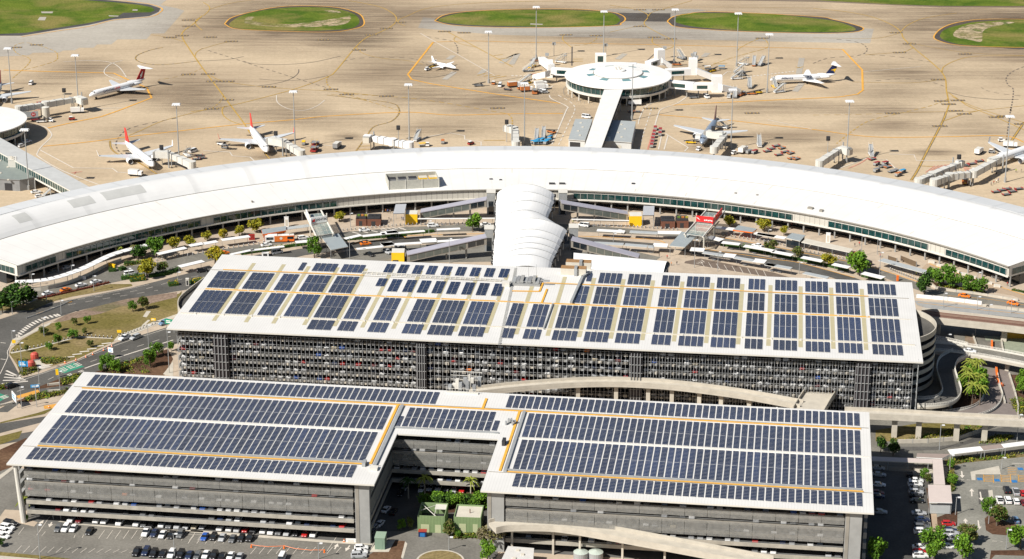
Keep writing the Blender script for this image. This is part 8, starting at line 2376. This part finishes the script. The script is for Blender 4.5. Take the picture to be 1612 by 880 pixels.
SOLO=[(zQ(988,322)[0],'ute','white',zQ(940,340,1040,300),'white tray pickup on the diagonal road'),(zQ(1072,320)[0],'suv','silver',zQ(1030,335,1115,300),'silver four wheel drive behind the tray pickup'),(zQ(1300,205)[0],'suv','pale blue',zQ(1260,215,1340,185),'blue grey car beside the rear car park eave'),(zQ(92,705)[0],'suv','black',zQ(130,690,40,720),'black car alone on the diagonal road at far left'),
  (zK(378,725)[0],'sedan','white',zK(420,715,330,740),'first white taxi in the left lane, nearest the dark trees'),(zK(520,695)[0],'sedan','orange',zK(560,685,480,710),'orange taxi between white cars in the left lane'),(zK(642,658)[0],'sedan','white',zK(690,648,590,670),'white car behind the orange taxi in the left lane'),(zK(760,632)[0],'sedan','white',zK(810,622,710,645),'white car furthest from the dark trees in the left lane'),(zK(252,755)[0],'sedan','silver',zK(300,745,210,765),'silver car half hidden by the big dark trees'),
  (zK(1030,570)[0],'van','white',zK(1085,560,980,578),'white minibus beside the yellow green tree'),(zK(525,518)[0],'sedan','silver',zK(580,500,490,530),'upper silver car parked under the left terminal end'),(zK(410,550)[0],'sedan','grey',zK(470,530,380,560),'lower grey car parked under the left terminal end'),(zK(1600,545)[0],'suv','black',zK(1640,540,1560,550),'black car at the left edge of the rear roof'),
  (zL(500,440)[0],'sedan','white',zL(540,435,460,445),'white car below the orange bus'),(zL(790,386)[0],'suv','white',zL(830,380,750,392),'white car by the left glass entrance'),(zL(584,500)[0],'van','white',zL(640,492,530,508),'white van behind the rear car park roof edge'),(zL(1275,322)[0],'sedan','white',zL(1320,318,1230,325),'white car on the zebra crossing left of centre'),(zL(1285,430)[0],'sedan','orange',zL(1330,425,1240,435),'orange taxi on the outer road left of centre'),
  (zL(1320,515)[0],'sedan','black',zL(1362,530,1280,495),'black car beside the lower left yellow portal'),(zL(1457,497)[0],'suv','silver',zL(1500,515,1415,475),'silver people carrier beside the lower left yellow portal'),(zL(1552,445)[0],'sedan','white',zL(1600,440,1505,448),'white car under the canopy on the outer road'),(zL(1585,478)[0],'suv','black',zL(1640,490,1540,465),'black car behind the lower left yellow portal'),(zL(170,505)[0],'hatchback','orange',zL(195,500,150,508),'orange car behind the autumn yellow tree'),
  (zM(410,338)[0],'suv','white',zM(455,334,365,340),'white car left of the single bright green tree'),(zM(828,328)[0],'sedan','white',zM(870,326,785,330),'white car right of the single bright green tree'),(zM(165,525)[0],'sedan','black',zM(235,540,120,505),'black car in the bays below the outer road'),
  (zN(95,335)[0],'van','white',zN(40,330,150,345),'white van right of the membrane canopy'),(zN(375,388)[0],'sedan','white',zN(330,385,420,392),'white car with red stripe under the right canopies'),(zN(1468,495)[0],'sedan','white',zN(1425,485,1510,503),'white car on the right inner road'),(zO(925,585)[0],'van','black',zO(860,560,985,605),'black minibus behind the large bright green tree'),
  (zP(897,515)[0],'sedan','orange',zP(970,525,815,500),'left orange taxi on the right hand road'),(zP(1480,605)[0],'sedan','orange',zP(1560,620,1400,585),'right orange taxi on the right hand road'),(zP(1290,292)[0],'sedan','silver',zP(1350,310,1230,280),'silver car under the right terminal end'),(zP(1575,305)[0],'sedan','silver',zP(1620,300,1530,310),'silver car right of the terminal corner column'),
  (zE(0,0)[0],None,None,None,None),(zA(248,668)[0],'van','white',zA(270,640,225,690),'white van alone on the apron behind the cut off jet'),(zF(285,775)[0],'sedan','white',zF(330,770,250,778),'white car parked beside the left walkway'),(zF(315,808)[0],'hatchback','white',zF(340,805,290,812),'small white car closest to the terminal by the left walkway'),(zF(170,408)[0],'suv','white',zF(190,400,150,415),'lower white car in the shade of the left round building'),(zF(215,375)[0],'sedan','white',zF(240,370,195,380),'upper white car in the shade of the left round building'),
  (zF(1530,450)[0],'van','white',zF(1570,440,1490,465),'white van beside the left gate passenger stairs'),(zC(740,685)[0],'van','white',zC(735,700,755,660),'white ambulance like van right of the mast'),(zC(1085,735)[0],'van','white',zC(1110,738,1060,732),'white van nearest the round building'),(zD(765,775)[0],'van','white',zD(800,790,735,755),'white van under the lower right ramp'),(zH(1425,180)[0],'van','white',zH(1465,185,1385,175),'white station wagon behind the left grey shed'),(zR(985,545)[0],'sedan','white',zR(1030,550,940,540),'white car crossing the curved overbridge')]
for px,style,col,hd,lab in SOLO:
 if not lab:continue
 p=at(*px);z=5.25 if 'overbridge' in lab else .1
 if z>1:p=at(px[0],px[1],5.25)
 make_car(style,col,(p.x,p.y,z),heading(hd[1],hd[0]),lab,'vehicles on the roads and apron')
# ================================================================== CARS INSIDE THE CAR PARKS
rnd=random.Random(21)
CW=[('white',9),('silver',5),('grey',3),('black',4),('red',1.6),('navy',1),('blue',.7),('dark red',.6),('beige',.4),('orange',.15)]
def pick():
 s=rnd.random()*sum(w for _,w in CW)
 for c,w in CW:
  s -= w
  if s<=0:return c
 return 'white'
STL=['sedan','hatchback','suv','sedan','suv','hatchback','wagon']
LN_={1:'first',2:'second',3:'third',4:'fourth',5:'top'}
def level_row(F,seg,z,lev,wing,occ,grp,inset=2.7,flip=False):
 (a,b),(c,d)=seg
 Ln=math.hypot(c-a,d-b);an=math.atan2(d-b,c-a)
 nx,ny=-(d-b)/Ln,(c-a)/Ln
 k=0
 n=int(Ln/2.62)
 for i in range(n):
  if rnd.random()>occ:continue
  s=(i+.5)/n
  u,v=a+(c-a)*s+nx*inset,b+(d-b)*s+ny*inset
  col,st=pick(),rnd.choice(STL)
  k+=1
  p=F.wp(u,v,z+.02)
  lab='%s %s on the %s deck of the %s, %s car from the left'%(col,{'suv':'four-wheel-drive'}.get(st,st),LN_[lev],wing,ORD[k-1])
  place_simple(st,col,p,F.ang+an+(PI/2 if rnd.random()<.4 else-PI/2),lab,grp)
for lev,occ in ((1,.62),(2,.72),(3,.6),(4,.45),(5,.45)):
 level_row(F2,FR[0],LV2[lev],lev,'left wing',occ,'cars parked inside the front car park')
 level_row(F2,FR[2],LV2[lev],lev,'courtyard link',occ,'cars parked inside the front car park')
 level_row(F2,FR[3],LV2[lev],lev,'right wing',occ*(.8 if lev<3 else 1),'cars parked inside the front car park')
g=MB()
def merge(g,me,M_):
 n=len(g.v)
 g.v+=[tuple(M_ @ v.co) for v in me.vertices]
 for p in me.polygons:
  g.f.append(tuple(n+i for i in p.vertices));g.mi.append(g.k(me.materials[p.material_index]))
for z in LV1:
 for (a,b),p in zip(segs,pit):
  n=int((b-a)/2.7)
  for i in range(n):
   if rnd.random()<(.72 if z<18 else .55):
    u=a+(b-a)*(i+.5)/n
    w_=F1.wp(u,5.7,z+.02)
    merge(g,simple_car(rnd.choice(STL),pick()),Matrix.Translation(w_) @ Matrix.Rotation(F1.ang+(PI/2 if rnd.random()<.5 else-PI/2),4,'Z'))
for s in ((6.0,240.0),):
 for i in range(80):
  if rnd.random()<.5:
   w_=F2.wp(6+i*3.1,10.5,.1) if not (NU0-8<6+i*3.1<NU1+6) else None
   if w_:merge(g,simple_car(rnd.choice(STL),pick()),Matrix.Translation(w_) @ Matrix.Rotation(F2.ang+PI/2,4,'Z'))
o=g.build('parked_cars');o['kind']='stuff';o['label']='many small cars parked on the decks of the rear car park';o['category']='cars'
# ================================================================== PEOPLE
def person_mesh(stride,shirt,trousers,skin,hair):
 me=bpy.data.meshes.new('person')
 J=[((0,0,.95),.15),((0,0,1.2),.15),((0,0,1.42),.17),((0,0,1.52),.065),((.02,0,1.60),.095),((.02,0,1.72),.085),
  ((0,.11,.9),.1),((stride*.5,.11,.5),.075),((stride*.8,.11,.08),.05),((stride*.8+.16,.11,.04),.045),
  ((0,-.11,.9),.1),((-stride*.25,-.11,.5),.075),((-stride,-.11,.1),.05),((-stride+.15,-.11,.04),.045),
  ((0,.22,1.40),.065),((-stride*.3,.27,1.12),.05),((stride*.1,.27,.88),.04),((0,-.22,1.40),.065),((stride*.4,-.27,1.12),.05),((stride*.9,-.25,.9),.04)]
 E=[(0,1),(1,2),(2,3),(3,4),(4,5),(0,6),(6,7),(7,8),(8,9),(0,10),(10,11),(11,12),(12,13),(2,14),(14,15),(15,16),(2,17),(17,18),(18,19)]
 me.from_pydata([j[0] for j in J],E,[])
 ob=bpy.data.objects.new('person',me);COL.objects.link(ob)
 sk=ob.modifiers.new('skin','SKIN')
 for v,j in zip(me.skin_vertices[0].data,J):v.radius=(j[1],j[1])
 me.skin_vertices[0].data[0].use_root=True
 ss=ob.modifiers.new('sub','SUBSURF');ss.levels=1
 dg=bpy.context.evaluated_depsgraph_get()
 out=bpy.data.meshes.new_from_object(ob.evaluated_get(dg))
 bpy.data.objects.remove(ob)
 out.materials.clear()
 for m in (shirt,trousers,skin,hair):out.materials.append(m)
 for p in out.polygons:
  z=p.center.z;y=abs(p.center.y)
  p.material_index=3 if z>1.66 else 2 if (z>1.5 or (y>.2 and z<1.08 and z>.7)) else 1 if z<.95 else 0
 return out
SKIN=mat('skin',(.48,.28,.19),.6,.05);HAIR=mat('dark_hair',(.03,.02,.015),.8,.05)
CL={'blue':mat('cloth_blue',(.05,.14,.45),.9,.08),'black':mat('cloth_black',(.02,.02,.025),.9,.08),'white':mat('cloth_white',(.72,.72,.70),.9,.05),'red':mat('cloth_red',(.5,.05,.04),.9,.08),'lime':mat('cloth_lime',(.55,.75,.04),.8,.05),'orange':mat('cloth_orange',(.8,.25,.03),.8,.05),'grey':mat('cloth_grey',(.22,.22,.23),.9,.08)}
PM={}
PEOPLE=[(zL(1445,175),'orange','left of the plaza roof on the left'),(zL(1460,178),'blue','left of the plaza roof on the left'),(zL(1480,180),'grey','left of the plaza roof on the left'),(zL(1470,238),'black','right of the left brick kiosk'),(zL(1485,245),'grey','right of the left brick kiosk'),(zL(1570,235),'black','beside the upper left yellow portal'),(zL(1582,240),'blue','beside the upper left yellow portal'),(zM(5,320),'white','by the upper left yellow portal bollards'),
  (zN(10,315),'lime','right of the membrane canopy'),(zN(1510,320),'white','right of the membrane canopy'),(zN(788,645),'orange','at the end of the white vaulted roof'),(zN(832,640),'black','at the end of the white vaulted roof'),(zN(755,590),'red','below the right grey shelter'),(zN(692,580),'black','below the right grey shelter'),(zO(300,300),'blue','under the terminal edge on the right forecourt'),(zO(333,285),'red','under the terminal edge on the right forecourt'),(zO(832,445),'black','above the red box on the right forecourt'),
  (zO(868,435),'red','above the red box on the right forecourt'),(zO(873,490),'blue','above the red box on the right forecourt'),(zO(953,425),'grey','right of the cream taxi shelter'),(zO(1033,530),'red','left of the outdoor seating'),(zP(945,215),'lime','beneath the right terminal end'),(zP(150,100),'black','at the timber screens'),(zP(320,260),'lime','by the seating bollards'),(zP(350,250),'white','by the seating bollards'),(zP(285,230),'grey','by the seating bollards'),(zP(150,195),'white','at the left end of the seating'),
  (zP(90,160),'black','by the seating bollards'),(zP(400,295),'red','by the seating bollards'),(zP(1412,380),'red','at the right terminal corner column'),(zT(532,530),'white','in front of the waiting pavilion'),(zT(556,525),'black','in front of the waiting pavilion'),(zA(375,825),'lime','on the apron behind the left jet bridge'),(zJ(1160,690),'lime','under the longer right jet bridge'),(zJ(1380,680),'red','in the passenger queue by the far right gate'),(zJ(1400,670),'white','in the passenger queue by the far right gate'),(zJ(1415,660),'blue','in the passenger queue by the far right gate'),(zJ(1360,690),'grey','in the passenger queue by the far right gate'),(zJ(1590,590),'black','at the wing of the far right jet'),(zJ(1550,590),'lime','at the wing of the far right jet')]
seen={}
for i,(q,col,where) in enumerate(PEOPLE):
 k=(col,i%2)
 if k not in PM:PM[k]=person_mesh(.28 if i%2 else .12,CL[col],CL['black' if col!='black' else 'grey'],SKIN,HAIR)
 o=bpy.data.objects.new('person',PM[k]);COL.objects.link(o)
 o.location=at(*q[0])+Vector((0,0,.08));o.rotation_euler=(0,0,i*1.9)
 tag(o,'person in %s %s %s'%(col,'top walking' if i%2 else 'top standing',where),'person','people on the ground')
